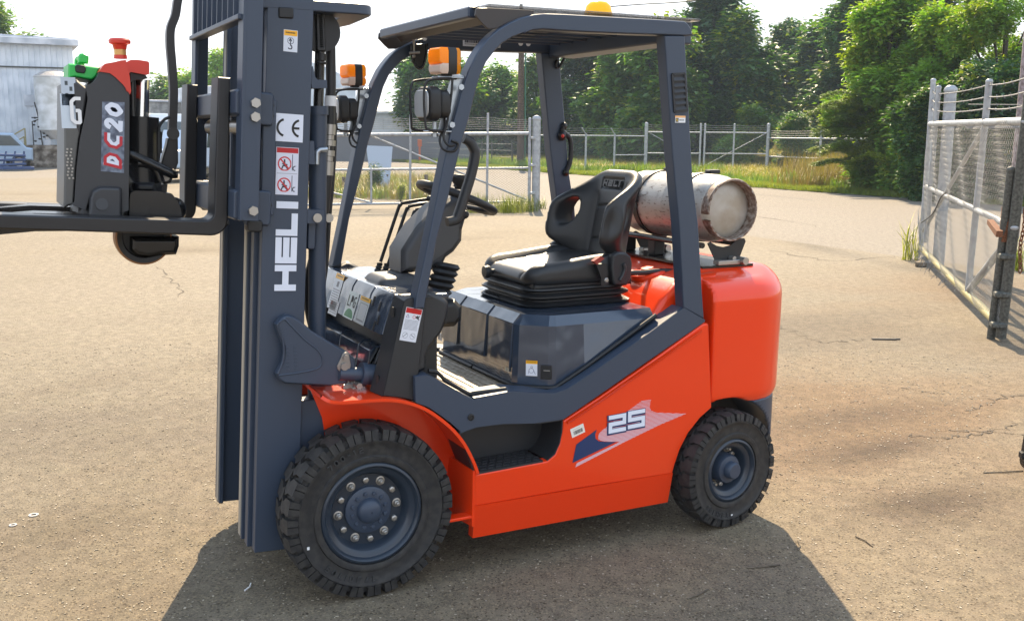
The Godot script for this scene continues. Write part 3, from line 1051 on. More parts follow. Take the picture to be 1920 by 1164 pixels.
func hood(root: Node3D) -> void:
	var low := 0.69
	var rim := 0.925
	var top := 0.962
	# plan outlines (x, z) at the foot, under the bevel and on top
	var half := [Vector2(0.652, 0.0), Vector2(0.652, 0.13), Vector2(0.652, 0.345), Vector2(0.664, 0.372), Vector2(0.76, 0.447), Vector2(0.79, 0.458), Vector2(0.92, 0.46), Vector2(1.26, 0.46)]
	var lean := [Vector2(0.667, 0.0), Vector2(0.667, 0.13), Vector2(0.667, 0.335), Vector2(0.678, 0.36), Vector2(0.768, 0.435), Vector2(0.796, 0.444), Vector2(0.92, 0.446), Vector2(1.26, 0.446)]
	var inn := [Vector2(0.7, 0.0), Vector2(0.7, 0.13), Vector2(0.7, 0.31), Vector2(0.712, 0.335), Vector2(0.79, 0.402), Vector2(0.812, 0.41), Vector2(0.92, 0.412), Vector2(1.26, 0.412)]
	var b := Build.new()
	var k := half.size()
	for s in [1.0, -1.0]:
		for i in k - 1:
			var slope := func(x: float) -> float: return maxf(low, 0.69 + (x - 0.80) * 0.555)
			var a: Vector2 = half[i]
			var c: Vector2 = half[i + 1]
			var p := Vector3(a.x, slope.call(a.x), a.y * s)
			var q := Vector3(c.x, slope.call(c.x), c.y * s)
			var p1 := Vector3(lean[i].x, rim, lean[i].y * s)
			var q1 := Vector3(lean[i + 1].x, rim, lean[i + 1].y * s)
			var p2 := Vector3(inn[i].x, top, inn[i].y * s)
			var q2 := Vector3(inn[i + 1].x, top, inn[i + 1].y * s)
			var out := Vector3(-1, 0.2, 2.0 * s) if i > 2 else Vector3(-1, 0.2, 0)
			b.flat(p, q, q1, p1, out)
			b.flat(p1, q1, q2, p2, out + Vector3.UP)
	var roof := []
	for i in k:
		roof.append(Vector3(inn[i].x, top, inn[i].y))
	for i in range(k - 1, 0, -1):
		roof.append(Vector3(inn[i].x, top, -inn[i].y))
	b.slab(roof, Vector3(0, -0.02, 0))
	part(root, "bonnet", b, M.blue_film)
	# raised ribs on the front face leave grooves between them
	for z in [-0.265, 0.0, 0.245]:
		b = Build.new()
		var w: float = 0.19 if z == 0.0 else 0.17
		for seg in [[Vector3(0.6515, low + 0.06, 0), Vector3(0.6665, rim, 0)], [Vector3(0.667, rim, 0), Vector3(0.7, top, 0)]]:
			var p: Vector3 = seg[0]
			var q: Vector3 = seg[1]
			var nn := Vector3(-(q.y - p.y), q.x - p.x, 0).normalized()
			b.slab([p + Vector3(0, 0, z - w / 2), q + Vector3(0, 0, z - w / 2), q + Vector3(0, 0, z + w / 2), p + Vector3(0, 0, z + w / 2)].map(func(v): return v + nn * 0.005), nn * -0.008)
		part(root, "bonnet_rib", b, M.blue_film)
	b = Build.new()
	var seal := []
	for i in k:
		seal.append(Vector3(half[i].x - 0.008, maxf(low, 0.69 + (half[i].x - 0.80) * 0.555) - 0.006, half[i].y + 0.008))
	b.tube(seal, 0.009, 6)
	b.mirror()
	part(root, "bonnet_seal", b, M.black)
	b = Build.new()
	b.ext([Vector2(0.44, 0.6), Vector2(1.3, 0.6), Vector2(1.3, 0.87), Vector2(0.8, 0.66), Vector2(0.44, 0.66)], -0.47, 0.47)
	part(root, "frame_deck", b, M.blue)
	# floor plate with raised bars
	b = Build.new()
	b.box(Vector3(0.24, 0.667, 0), Vector3(0.2, 0.014, 0.62), 0.003)
	b.box(Vector3(0.50, 0.668, 0), Vector3(0.32, 0.016, 0.94), 0.004)
	for i in 9:
		b.box(Vector3(0.34 + i * 0.034, 0.677, 0.06), Vector3(0.012, 0.005, 0.74), 0.002)
	part(root, "floor_plate", b, M.floor)
	b = Build.new()
	var edge := [Vector3(0.236, 0.812, 0.49), Vector3(0.268, 0.805, 0.49), Vector3(0.288, 0.786, 0.49), Vector3(0.3, 0.77, 0.49), Vector3(0.39, 0.712, 0.49), Vector3(0.423, 0.701, 0.49), Vector3(0.42, 0.707, 0.49), Vector3(0.553, 0.71, 0.49)]
	b.tube(edge, 0.008, 6)
	part(root, "floor_trim", b, M.black)
	# latch and small labels on the bonnet
	var fn := Vector3(-0.615, 0, 0.788)
	var rt := Vector3(0.788, 0, 0.615)
	b = Build.new()
	b.t = Transform3D(Basis(rt, Vector3.UP, fn), Vector3(0.7545, 0.745, 0.4435))
	b.box(Vector3.ZERO, Vector3(0.044, 0.056, 0.006), 0.003)
	part(root, "bonnet_latch", b, M.black)
	b = Build.new()
	b.t = Transform3D(Basis(rt, Vector3.UP, fn), Vector3(0.7545, 0.752, 0.4475))
	b.box(Vector3.ZERO, Vector3(0.026, 0.0035, 0.004), 0.001)
	part(root, "latch_bar", b, M.zinc)
	var rng := RandomNumberGenerator.new()
	rng.seed = 5
	sticker(root, "warning_label", Vector3(0.708, 0.758, 0.4085), rt, Vector3(0.012, 1, 0), 0.046, 0.062, Vector2i(60, 80), func(im: Image) -> void:
		im.fill(Color(0.86, 0.87, 0.9))
		fill(im, 0, 0, 60, 17, Color(0.95, 0.68, 0.08))
		lines(im, 4, 4, 52, 2, 5, Color(0.25, 0.2, 0.05), rng)
		ring(im, Vector2(28, 52), 12, 2, Color(0.4, 0.42, 0.5))
		ring(im, Vector2(30, 34), 5, 2, Color(0.4, 0.42, 0.5))
		segment(im, Vector2(38, 44), Vector2(50, 70), 2, Color(0.4, 0.42, 0.5))
		segment(im, Vector2(18, 46), Vector2(14, 68), 2, Color(0.4, 0.42, 0.5)), "white label with a yellow band and a seated driver diagram")
	sticker(root, "small_label", Vector3(0.6505, 0.75, 0.31), Vector3(0, 0, 1), Vector3(0.06, 1, 0), 0.034, 0.038, Vector2i(40, 50), func(im: Image) -> void:
		im.fill(Color(0.75, 0.76, 0.72))
		fill(im, 0, 0, 40, 14, Color(0.9, 0.75, 0.2))
		lines(im, 4, 20, 32, 5, 6, Color(0.3, 0.3, 0.3), rng))
	sticker(root, "small_label", Vector3(0.6505, 0.75, -0.37), Vector3(0, 0, 1), Vector3(0.06, 1, 0), 0.05, 0.036, Vector2i(50, 36), func(im: Image) -> void:
		im.fill(Color(0.8, 0.8, 0.8))
		fill(im, 4, 4, 16, 28, Color(0.2, 0.2, 0.22))
		lines(im, 24, 8, 22, 4, 6, Color(0.3, 0.3, 0.3), rng))


func markings(root: Node3D) -> void:
	# flash on the orange panel: navy wedge, hatched arrow, the number 25, a bar code
	var b := Build.new()
	b.ext([Vector2(0.938, 0.512), Vector2(0.931, 0.493), Vector2(0.934, 0.475), Vector2(0.949, 0.463), Vector2(0.982, 0.456), Vector2(1.032, 0.449), Vector2(0.829, 0.39), Vector2(0.845, 0.463)], 0.5325, 0.5332)
	part(root, "flash_wedge", b, M.navy)
	var arrow := PackedVector2Array([Vector2(0.948, 0.493), Vector2(0.966, 0.507), Vector2(0.989, 0.518), Vector2(0.994, 0.525), Vector2(1.067, 0.562), Vector2(1.205, 0.635), Vector2(1.192, 0.593), Vector2(1.19, 0.573), Vector2(1.198, 0.559), Vector2(1.219, 0.549), Vector2(1.286, 0.538), Vector2(1.376, 0.525), Vector2(1.237, 0.492), Vector2(1.071, 0.443), Vector2(0.842, 0.37), Vector2(0.849, 0.386), Vector2(1.049, 0.447), Vector2(0.989, 0.456), Vector2(0.96, 0.463), Vector2(0.945, 0.474)])
	b = Build.new()
	var lo := Vector2(0.842, 0.368)
	var hi := Vector2(1.372, 0.618)
	var rows := 46
	for i in rows:
		var y := lerpf(lo.y, hi.y, float(i) / rows)
		var th := (hi.y - lo.y) / rows * lerpf(0.82, 0.42, clampf(float(i) / rows * 1.4 - 0.3, 0.0, 1.0))
		var strip := PackedVector2Array([Vector2(lo.x - 0.05, y - 0.004), Vector2(hi.x + 0.05, y - 0.014), Vector2(hi.x + 0.05, y - 0.014 + th), Vector2(lo.x - 0.05, y - 0.004 + th)])
		for q in Geometry2D.intersect_polygons(arrow, strip):
			if q.size() > 2:
				b.ext(Array(q), 0.5325, 0.5332)
	part(root, "flash_arrow", b, M.pink)
	var o := Vector2(0.993, 0.488)
	var e := Vector2(1.078, 0.556)
	var w := (e.x - o.x) * 0.97
	var h := (e.y - o.y) * 1.08
	for layer in [[M.navy, 0.012, 0.534, 0.5345, -0.0022, -0.0028], [M.white_blue, 0.0, 0.535, 0.5355, 0.0, 0.0]]:
		b = Build.new()
		for q in [["2", 0.0], ["5", w * 1.11]]:
			var off := o + Vector2(q[1] - layer[1] / 2.6 + layer[4], q[1] * 0.08 - layer[1] / 2.6 + layer[5])
			b.t = Transform3D(Basis(Vector3.BACK, 0.04), Vector3(off.x, off.y, 0))
			glyph(b, q[0], Vector2.ZERO, w + layer[1] / 1.3, h + layer[1] / 1.3, 0.0165 + layer[1] / 1.3, layer[2], layer[3], 0.03)
		b.t = Transform3D()
		part(root, "panel_number", b, layer[0])
	var c := Vector3(0.85, 0.519, 0.533)
	var rng := RandomNumberGenerator.new()
	rng.seed = 9
	sticker(root, "bar_code_label", c, Vector3(1, 0.29, 0), Vector3(-0.29, 1, 0), 0.062, 0.038, Vector2i(80, 50), func(im: Image) -> void:
		im.fill(Color(0.9, 0.88, 0.84))
		var x := 14
		while x < 66:
			var k := rng.randi_range(1, 3)
			fill(im, x, 20, k, 20, Color(0.1, 0.1, 0.1))
			x += k + rng.randi_range(1, 2)
		lines(im, 16, 10, 40, 1, 4, Color(0.6, 0.55, 0.5), rng), "white bar code label")


func forklift_guard(root: Node3D) -> void:
	var hoop := [Vector2(0.173, 1.051), Vector2(0.178, 1.095), Vector2(0.223, 1.284), Vector2(0.264, 1.467), Vector2(0.297, 1.612), Vector2(0.315, 1.684), Vector2(0.334, 1.746), Vector2(0.351, 1.803), Vector2(0.362, 1.834), Vector2(0.381, 1.883), Vector2(0.409, 1.937), Vector2(0.43, 1.966), Vector2(0.455, 1.995), Vector2(0.477, 2.015), Vector2(0.503, 2.033), Vector2(0.542, 2.055), Vector2(0.586, 2.074), Vector2(0.636, 2.088), Vector2(0.687, 2.095), Vector2(0.766, 2.097), Vector2(0.947, 2.099), Vector2(1.185, 2.102), Vector2(1.304, 2.102), Vector2(1.32, 2.094), Vector2(1.338, 2.075), Vector2(1.346, 2.051), Vector2(1.311, 2.047), Vector2(1.209, 2.045), Vector2(1.042, 2.041), Vector2(0.857, 2.038), Vector2(0.722, 2.038), Vector2(0.679, 2.039), Vector2(0.636, 2.033), Vector2(0.593, 2.017), Vector2(0.6, 2.024), Vector2(0.555, 2.005), Vector2(0.512, 1.98), Vector2(0.477, 1.946), Vector2(0.451, 1.915), Vector2(0.426, 1.865), Vector2(0.409, 1.812), Vector2(0.392, 1.747), Vector2(0.373, 1.684), Vector2(0.354, 1.631), Vector2(0.317, 1.491), Vector2(0.259, 1.295), Vector2(0.213, 1.073), Vector2(0.208, 1.049)]
	var post := [Vector2(1.211, 2.048), Vector2(0.104, 1.718)]
	var pillar := [Vector2(1.212, 2.044), Vector2(1.27, 1.58), Vector2(1.313, 1.315), Vector2(1.35, 0.971), Vector2(1.459, 0.915), Vector2(1.441, 1.046), Vector2(1.41, 1.312), Vector2(1.375, 1.484), Vector2(1.309, 2.049)]
	for s in [1.0, -1.0]:
		var b := Build.new()
		b.t = Transform3D(Basis.from_scale(Vector3(1, 1, s)))
		b.ext(hoop, 0.459, 0.526, 0.006)
		part(root, "guard_leg", b, M.blue)
		b = Build.new()
		b.t = Transform3D(Basis.from_scale(Vector3(1, 1, s)))
		b.ext(pillar, 0.461, 0.5235, 0.006)
		part(root, "guard_pillar", b, M.blue)
	# slats and cross members of the roof
	for i in 7:
		var b := Build.new()
		b.box(Vector3(0.91, 2.09, -0.36 + i * 0.12), Vector3(0.84, 0.034, 0.012), 0.003)
		part(root, "roof_slat", b, M.blue)
	for x in [0.43, 1.32]:
		var b := Build.new()
		b.box(Vector3(x, 2.09 if x < 1 else 2.066, 0), Vector3(0.04 if x < 1 else 0.14, 0.04 if x < 1 else 0.085, 0.92), 0.006)
		part(root, "roof_cross_beam", b, M.blue)
	var b := Build.new()
	b.box(Vector3(0.92, 2.0875, 0), Vector3(0.12, 0.012, 0.9), 0.003)
	part(root, "roof_cross_beam", b, M.blue)
	# rain sheet with a drooping front edge
	b = Build.new()
	b.box(Vector3(0.935, 2.114, 0.02), Vector3(0.93, 0.008, 0.96), 0.002)
	part(root, "roof_sheet", b, M.smoked)
	b = Build.new()
	b.slab([Vector3(0.424, 2.104, 0.49), Vector3(0.462, 2.104, -0.46), Vector3(0.512, 2.06, -0.46), Vector3(0.474, 2.05, 0.49)], Vector3(0.012, 0.004, 0))
	part(root, "roof_visor", b, M.bronze)
	for s in [1.0, -1.0]:
		b = Build.new()
		b.t = Transform3D(Basis.from_scale(Vector3(1, 1, s)))
		b.ext([Vector2(0.42, 2.095), Vector2(0.426, 2.1), Vector2(0.471, 2.103), Vector2(0.65, 2.105), Vector2(0.65, 2.092), Vector2(0.577, 2.068), Vector2(0.498, 2.033), Vector2(0.465, 2.031), Vector2(0.446, 2.046), Vector2(0.417, 2.074)], 0.492, 0.504, 0.002)
		part(root, "roof_cheek", b, M.bronze)
	# row of punched emblems and a plate along the far beam
	for x in [0.53, 0.575, 0.62, 1.10, 1.14]:
		b = Build.new()
		b.ext(arc(Vector2(x, 2.082), 0.012, 180, 360, 8), -0.4585, -0.457)
		part(root, "beam_badge", b, M.white)
	var rng := RandomNumberGenerator.new()
	rng.seed = 4
	sticker(root, "beam_plate", Vector3(0.9, 2.073, -0.457), Vector3.RIGHT, Vector3.UP, 0.19, 0.034, Vector2i(120, 24), func(im: Image) -> void:
		im.fill(Color(0.85, 0.87, 0.9))
		lines(im, 6, 2, 108, 1, 22, Color(0.25, 0.27, 0.33), rng)
		lines(im, 6, 16, 90, 1, 4, Color(0.35, 0.37, 0.43), rng))
	# amber beacon on the roof
	b = Build.new()
	var bc := Vector3(1.235, 2.124, 0.0)
	b.t = Transform3D(Basis(Vector3.RIGHT, -PI / 2), bc)
	b.lathe([Vector2(0.062, 0.0), Vector2(0.062, 0.02), Vector2(0.06, 0.055), Vector2(0.052, 0.085), Vector2(0.036, 0.1), Vector2(0, 0.106)], 28)
	part(root, "beacon", b, M.amber_dome)
	b = Build.new()
	b.t = Transform3D(Basis(Vector3.RIGHT, -PI / 2), bc)
	b.lathe([Vector2(0.03, 0.002), Vector2(0.03, 0.055), Vector2(0.022, 0.062), Vector2(0, 0.062)], 16)
	part(root, "beacon_core", b, M.amber_deep)
	# louvre and label on the near pillar
	var lc := [Vector3(1.251, 1.9, 0.525), Vector3(1.31, 1.904, 0.525), Vector3(1.328, 1.761, 0.525), Vector3(1.269, 1.755, 0.525)]
	b = Build.new()
	for i in 4:
		var j := (i + 1) % 4
		b.sweep([lc[i], lc[j]], [Vector2(-0.004, -0.003), Vector2(0.004, -0.003), Vector2(0.004, 0.005), Vector2(-0.004, 0.005)], Vector3.BACK, false)
	b.slab(lc, Vector3(0, 0, -0.002))
	part(root, "louvre", b, M.plastic)
	for i in 6:
		var f := (i + 0.7) / 6.4
		var p: Vector3 = lc[0].lerp(lc[3], f)
		var q: Vector3 = lc[1].lerp(lc[2], f)
		b = Build.new()
		b.slab([p + Vector3(0.004, 0, 0.001), q + Vector3(-0.004, 0, 0.001), q + Vector3(-0.004, -0.012, 0.007), p + Vector3(0.004, -0.012, 0.007)], Vector3(0, 0.003, 0.0))
		part(root, "louvre_slat", b, M.plastic)
	sticker(root, "warning_label", Vector3(1.297, 1.728, 0.527), Vector3.RIGHT, Vector3(0.08, 1, 0), 0.05, 0.027, Vector2i(60, 32), func(im: Image) -> void:
		im.fill(Color(0.86, 0.87, 0.88))
		fill(im, 0, 0, 60, 9, Color(0.93, 0.7, 0.45))
		fill(im, 3, 11, 17, 18, Color(0.15, 0.15, 0.17))
		segment(im, Vector2(11, 14), Vector2(6, 26), 2, Color(0.95, 0.8, 0.3))
		segment(im, Vector2(11, 14), Vector2(16, 26), 2, Color(0.95, 0.8, 0.3))
		lines(im, 24, 18, 30, 1, 8, Color(0.15, 0.15, 0.17), rng))
	# grab handle with a red button on the far pillar
	b = Build.new()
	var hp := spline([Vector3(1.336, 1.707, -0.452), Vector3(1.327, 1.682, -0.452), Vector3(1.368, 1.65, -0.452), Vector3(1.377, 1.59, -0.452), Vector3(1.37, 1.53, -0.452), Vector3(1.351, 1.487, -0.452)], 4)
	b.tube(hp, 0.012, 8)
	b.ball(hp[0], Vector3(0.017, 0.02, 0.012), 10)
	b.ball(hp[hp.size() - 1], Vector3(0.017, 0.02, 0.012), 10)
	b.ball(Vector3(1.324, 1.661, -0.448), Vector3(0.022, 0.024, 0.014), 12)
	part(root, "grab_handle", b, M.black)
	b = Build.new()
	b.ball(Vector3(1.319, 1.66, -0.434), Vector3(0.009, 0.009, 0.005), 10)
	part(root, "horn_button", b, M.red)
	b = Build.new()
	b.tube(spline([Vector3(1.333, 2.029, -0.452), Vector3(1.31, 1.989, -0.452), Vector3(1.293, 1.979, -0.452), Vector3(1.285, 1.993, -0.452), Vector3(1.293, 2.013, -0.452)], 5), 0.006, 6)
	part(root, "roof_cable", b, M.black)
	# rear-view mirror hung from the far front corner
	b = Build.new()
	var mz := -0.46
	var d := [Vector2(0.547, 2.052), Vector2(0.548, 2.015), Vector2(0.557, 1.975), Vector2(0.572, 1.954), Vector2(0.584, 1.949), Vector2(0.599, 1.956), Vector2(0.612, 1.989), Vector2(0.618, 2.023), Vector2(0.619, 2.058)]
	b.ext(d, mz, mz + 0.03, 0.008)
	part(root, "rear_mirror", b, M.black)
	b = Build.new()
	b.tube(lift(spline(d, 3), mz + 0.028), 0.006, 6)
	part(root, "mirror_rim", b, M.black_gloss)
	b = Build.new()
	b.tube([Vector3(0.544, 2.085, -0.43), Vector3(0.558, 2.069, -0.43), Vector3(0.556, 2.02, -0.43)], 0.006, 6)
	b.tube([Vector3(0.532, 2.011, -0.42), Vector3(0.58, 2.016, -0.42)], 0.006, 6)
	b.ball(Vector3(0.553, 1.999, -0.42), Vector3(0.009, 0.009, 0.005), 10)
	b.ball(Vector3(0.537, 2.084, -0.42), Vector3(0.012, 0.008, 0.008), 10)
	part(root, "mirror_bracket", b, M.zinc)


func forklift_lamps(root: Node3D) -> void:
	# one lamp group on each front leg: turn signal, work lamp in a wire guard, bracket, cable
	for side in 2:
		var z := 0.5 if side == 0 else -0.5
		var c := Vector3(0.262, 1.765, z)
		var b := Build.new()
		b.t = Transform3D(Basis(Vector3.UP, -PI / 2 + 0.12), c)       # local z looks along -x
		var shell := arc(Vector2(0.03, 0.03), 0.03, 0, 90, 4) + arc(Vector2(-0.03, 0.03), 0.03, 90, 180, 4) + arc(Vector2(-0.03, -0.028), 0.03, 180, 270, 4) + arc(Vector2(0.03, -0.028), 0.03, 270, 360, 4)
		b.ext(shell, 0.0, 0.05, 0.012)
		var small := []
		for p in shell:
			small.append(p * 0.82)
		b.ext(small, -0.045, 0.004, 0.014)
		part(root, "work_lamp", b, M.black)
		b = Build.new()
		b.t = Transform3D(Basis(Vector3.UP, -PI / 2 + 0.12), c + Vector3(-0.0012, 0, 0))
		var lens := []
		for p in shell:
			lens.append(p * 0.8)
		b.ext(lens, 0.046, 0.055, 0.004)
		part(root, "lamp_lens", b, M.lens)
		b = Build.new()
		b.t = Transform3D(Basis(Vector3.UP, -PI / 2 + 0.12), c)
		b.tube(spline([Vector3(0.02, 0.09, -0.075), Vector3(0.06, 0.085, 0.02), Vector3(0.05, 0.06, 0.066), Vector3(0.05, -0.06, 0.066), Vector3(0.05, -0.088, 0.05), Vector3(0.02, -0.09, -0.04)], 6), 0.0045, 7)
		b.tube(spline([Vector3(-0.02, 0.09, -0.075), Vector3(-0.06, 0.085, 0.02), Vector3(-0.05, 0.06, 0.066), Vector3(-0.05, -0.06, 0.066), Vector3(-0.05, -0.088, 0.05), Vector3(-0.02, -0.09, -0.04)], 6), 0.0045, 7)
		part(root, "lamp_guard", b, M.black)
		b = Build.new()
		b.sweep([c + Vector3(0.04, -0.105, 0.0), c + Vector3(0.095, 0.105, 0.0)], [Vector2(-0.03, -0.003), Vector2(0.03, -0.003), Vector2(0.03, 0.003), Vector2(-0.03, 0.003)], Vector3.BACK, false)
		b.box(c + Vector3(0.05, 0.093, 0), Vector3(0.1, 0.006, 0.06), 0.002)
		b.box(c + Vector3(0.01, -0.093, 0), Vector3(0.09, 0.006, 0.05), 0.002)
		b.rod(c + Vector3(0.0, -0.105, 0), c + Vector3(0.0, -0.06, 0), 0.008, 8)
		b.rod(c + Vector3(0.0, -0.112, 0), c + Vector3(0.0, -0.1, 0), 0.013, 6)
		b.rod(c + Vector3(0.085, 0.06, 0.034), c + Vector3(0.085, 0.06, 0.04), 0.011, 6)
		b.rod(c + Vector3(0.05, -0.07, 0.034), c + Vector3(0.05, -0.07, 0.04), 0.011, 6)
		part(root, "lamp_bracket", b, M.zinc_plate)
		b = Build.new()
		b.tube(spline([c + Vector3(0.03, 0.0, 0.0), c + Vector3(0.035, -0.07, 0.01), c + Vector3(0.01, -0.12, 0.02), c + Vector3(0.02, -0.155, 0.03), c + Vector3(0.06, -0.16, 0.03), c + Vector3(0.075, -0.135, 0.03), c + Vector3(0.05, -0.125, 0.033)], 5), 0.0045, 6)
		b.tube(spline([c + Vector3(0.055, 0.09, 0.03), c + Vector3(0.05, 0.03, 0.03), c + Vector3(0.035, -0.06, 0.03), c + Vector3(0.02, -0.11, 0.03), c + Vector3(0.035, -0.14, 0.036), c + Vector3(0.06, -0.14, 0.036)], 5), 0.0045, 6)
		part(root, "lamp_cable", b, M.black)
		# turn signal: amber lens with a clear foot on each face, black body between
		var s := c + Vector3(0.045, 0.145, 0)
		var face := [Vector2(-0.04, -0.042), Vector2(0.04, -0.042), Vector2(0.046, -0.03), Vector2(0.046, 0.036), Vector2(0.038, 0.048), Vector2(-0.038, 0.048), Vector2(-0.046, 0.036), Vector2(-0.046, -0.03)]
		b = Build.new()
		b.t = Transform3D(Basis(Vector3.UP, -PI / 2 + 0.12), s)
		b.ext(face, -0.018, 0.016, 0.002)
		b.rod(Vector3(0, -0.055, 0), Vector3(0, -0.04, 0), 0.02, 10)
		part(root, "turn_signal", b, M.black)
		for f in [1.0, -1.0]:
			b = Build.new()
			b.t = Transform3D(Basis(Vector3.UP, -PI / 2 + 0.12), s) * Transform3D(Basis.from_scale(Vector3(1, 1, f)), Vector3(0, 0, 0.016 * f))
			b.ext([Vector2(-0.045, -0.006), Vector2(0.045, -0.006), Vector2(0.045, 0.036), Vector2(0.038, 0.047), Vector2(-0.038, 0.047), Vector2(-0.045, 0.036)], 0.001, 0.036 if f > 0 else 0.022, 0.009, false)
			part(root, "turn_lens", b, M.amber)
			b = Build.new()
			b.t = Transform3D(Basis(Vector3.UP, -PI / 2 + 0.12), s) * Transform3D(Basis.from_scale(Vector3(1, 1, f)), Vector3(0, 0, 0.016 * f))
			b.ext([Vector2(-0.039, -0.041), Vector2(0.039, -0.041), Vector2(0.045, -0.03), Vector2(0.045, -0.007), Vector2(-0.045, -0.007), Vector2(-0.045, -0.03)], 0.001, 0.034 if f > 0 else 0.022, 0.009, false)
			part(root, "turn_lens", b, M.clear_lens if f > 0 else M.amber)


func forklift_cab(root: Node3D) -> void:
	# front cowl: black side covers, glossy dashboard front, ledge with hydraulics, levers, steering
	var bulge := [Vector2(0.147, 1.081), Vector2(0.184, 1.088), Vector2(0.233, 1.108), Vector2(0.246, 1.108), Vector2(0.309, 1.072), Vector2(0.321, 1.06), Vector2(0.324, 1.04), Vector2(0.316, 0.993), Vector2(0.295, 0.947), Vector2(0.265, 0.912), Vector2(0.245, 0.89), Vector2(0.234, 0.867), Vector2(0.232, 0.815), Vector2(0.184, 0.798), Vector2(0.182, 0.712), Vector2(0.133, 0.72), Vector2(0.095, 0.823)]
	var cover := [Vector2(0.053, 0.74), Vector2(0.09, 0.888), Vector2(0.113, 0.984), Vector2(0.131, 1.056), Vector2(0.137, 1.078), Vector2(0.151, 1.086), Vector2(0.17, 1.088), Vector2(0.215, 1.071), Vector2(0.222, 1.049), Vector2(0.209, 0.929), Vector2(0.193, 0.807), Vector2(0.178, 0.797), Vector2(0.175, 0.71), Vector2(0.127, 0.723)]
	var back := [Vector3(0.031, 0.745, 0.43), Vector3(0.059, 0.843, 0.43), Vector3(0.085, 0.954, 0.43), Vector3(0.113, 1.046, 0.43), Vector3(0.13, 1.089, 0.43), Vector3(0.147, 1.092, 0.43)]
	var front := [Vector3(0.053, 0.74, 0.505), Vector3(0.09, 0.888, 0.505), Vector3(0.113, 0.984, 0.505), Vector3(0.131, 1.056, 0.505), Vector3(0.137, 1.078, 0.505), Vector3(0.151, 1.086, 0.505)]
	for s in [1.0, -1.0]:
		var b := Build.new()
		b.t = Transform3D(Basis.from_scale(Vector3(1, 1, s)))
		b.ext(bulge, 0.42, 0.49, 0.02)
		part(root, "leg_cowl", b, M.plastic)
		b = Build.new()
		b.t = Transform3D(Basis.from_scale(Vector3(1, 1, s)))
		b.ext(cover, 0.47, 0.5055, 0.006)
		for i in 5:
			b.flat(front[i], front[i + 1], back[i + 1], back[i], Vector3(-1, 0.2, 0.4))
		b.flat(front[5], back[5], back[5] + Vector3(0.1, 0, 0), front[5] + Vector3(0.1, 0.0, 0), Vector3.UP)
		part(root, "leg_cover", b, M.plastic)
		for p in [Vector3(0.108, 1.035, 0.47), Vector3(0.052, 0.79, 0.458)]:
			b = Build.new()
			b.t = Transform3D(Basis.from_scale(Vector3(1, 1, s))) * Transform3D(Basis(Vector3.UP, -1.0), p)
			b.ext(arc(Vector2(0, 0.012), 0.007, 0, 180, 6) + arc(Vector2(0, -0.012), 0.007, 180, 360, 6), -0.003, 0.003)
			part(root, "cover_slot", b, M.black)
	# dashboard front, four panels with grooves between
	var dash := [Vector2(0.147, 1.092), Vector2(0.136, 1.091), Vector2(0.119, 1.066), Vector2(0.08, 0.946)]
	var dn: Vector2 = (dash[2] - dash[3]).normalized()
	for i in 4:
		var b := Build.new()
		var z0 := -0.43 + i * 0.215
		b.ext([dash[0] + Vector2(0.12, -0.02), dash[0], dash[1], dash[2], dash[3], dash[3] + Vector2(0.1, -0.02)], z0 + 0.003, z0 + 0.212, 0.006)
		part(root, "dash_panel", b, M.blue_film)
	var b := Build.new()
	b.ext([dash[0] + Vector2(0.12, -0.03), dash[0] + Vector2(0.004, -0.01), dash[2] + Vector2(0.006, 0), dash[3] + Vector2(0.006, 0.004), dash[3] + Vector2(0.05, -0.006), Vector2(0.3, 0.9), Vector2(0.3, 1.0)], -0.42, 0.42)
	part(root, "dash_body", b, M.blue_dark)
	b = Build.new()
	for q in [[0.335, 1.035], [0.335, 0.965], [0.36, 0.99], [0.26, 1.045]]:
		b.t = Transform3D(Basis(), Vector3(0, 0, q[0]))
		var f: float = (q[1] - dash[3].y) / (dash[2].y - dash[3].y)
		var x := lerpf(dash[3].x, dash[2].x, f) - 0.0015
		b.t = Transform3D(Basis(Vector3(0, 0, 1), Vector3(dn.x, dn.y, 0), Vector3(-dn.y, dn.x, 0)), Vector3(x, q[1], q[0]))
		b.ext(arc(Vector2(0, 0.012), 0.007, 0, 180, 6) + arc(Vector2(0, -0.012), 0.007, 180, 360, 6), -0.001, 0.0012)
	b.t = Transform3D()
	part(root, "dash_slot", b, M.black)
	# ledge below: three boxes with glossy tops
	for i in 3:
		b = Build.new()
		var z0: float = [-0.42, -0.12, 0.11][i]
		var z1: float = [-0.125, 0.105, 0.24][i]
		b.ext([Vector2(0.085, 0.76), Vector2(0.21, 0.76), Vector2(0.21, 0.872), Vector2(0.122, 0.866), Vector2(0.1, 0.85)], z0, z1, 0.008)
		part(root, "valve_cover", b, M.blue_film)
	b = Build.new()
	b.ext([Vector2(0.14, 0.765), Vector2(0.3, 0.765), Vector2(0.3, 0.9), Vector2(0.16, 0.9)], -0.42, 0.42)
	part(root, "bulkhead", b, M.black)
	b = Build.new()
	var rngp := RandomNumberGenerator.new()
	rngp.seed = 12
	for i in 6:
		var z := 0.18 + i * 0.035
		b.tube(spline([Vector3(0.13, 0.86, z), Vector3(0.09 + rngp.randf() * 0.03, 0.8, z + 0.01), Vector3(0.1, 0.72, z - 0.02), Vector3(0.06, 0.66, z - 0.05)], 4), 0.008, 6)
	part(root, "hydraulic_pipe", b, M.black_gloss)
	b = Build.new()
	for z in [0.2, 0.24, -0.1]:
		b.tube(spline([Vector3(0.02, 0.8, z), Vector3(0.04, 0.74, z - 0.02), Vector3(0.02, 0.66, z - 0.02), Vector3(-0.03, 0.62, z - 0.04)], 4), 0.009, 7)
	part(root, "steel_pipe", b, M.zinc)
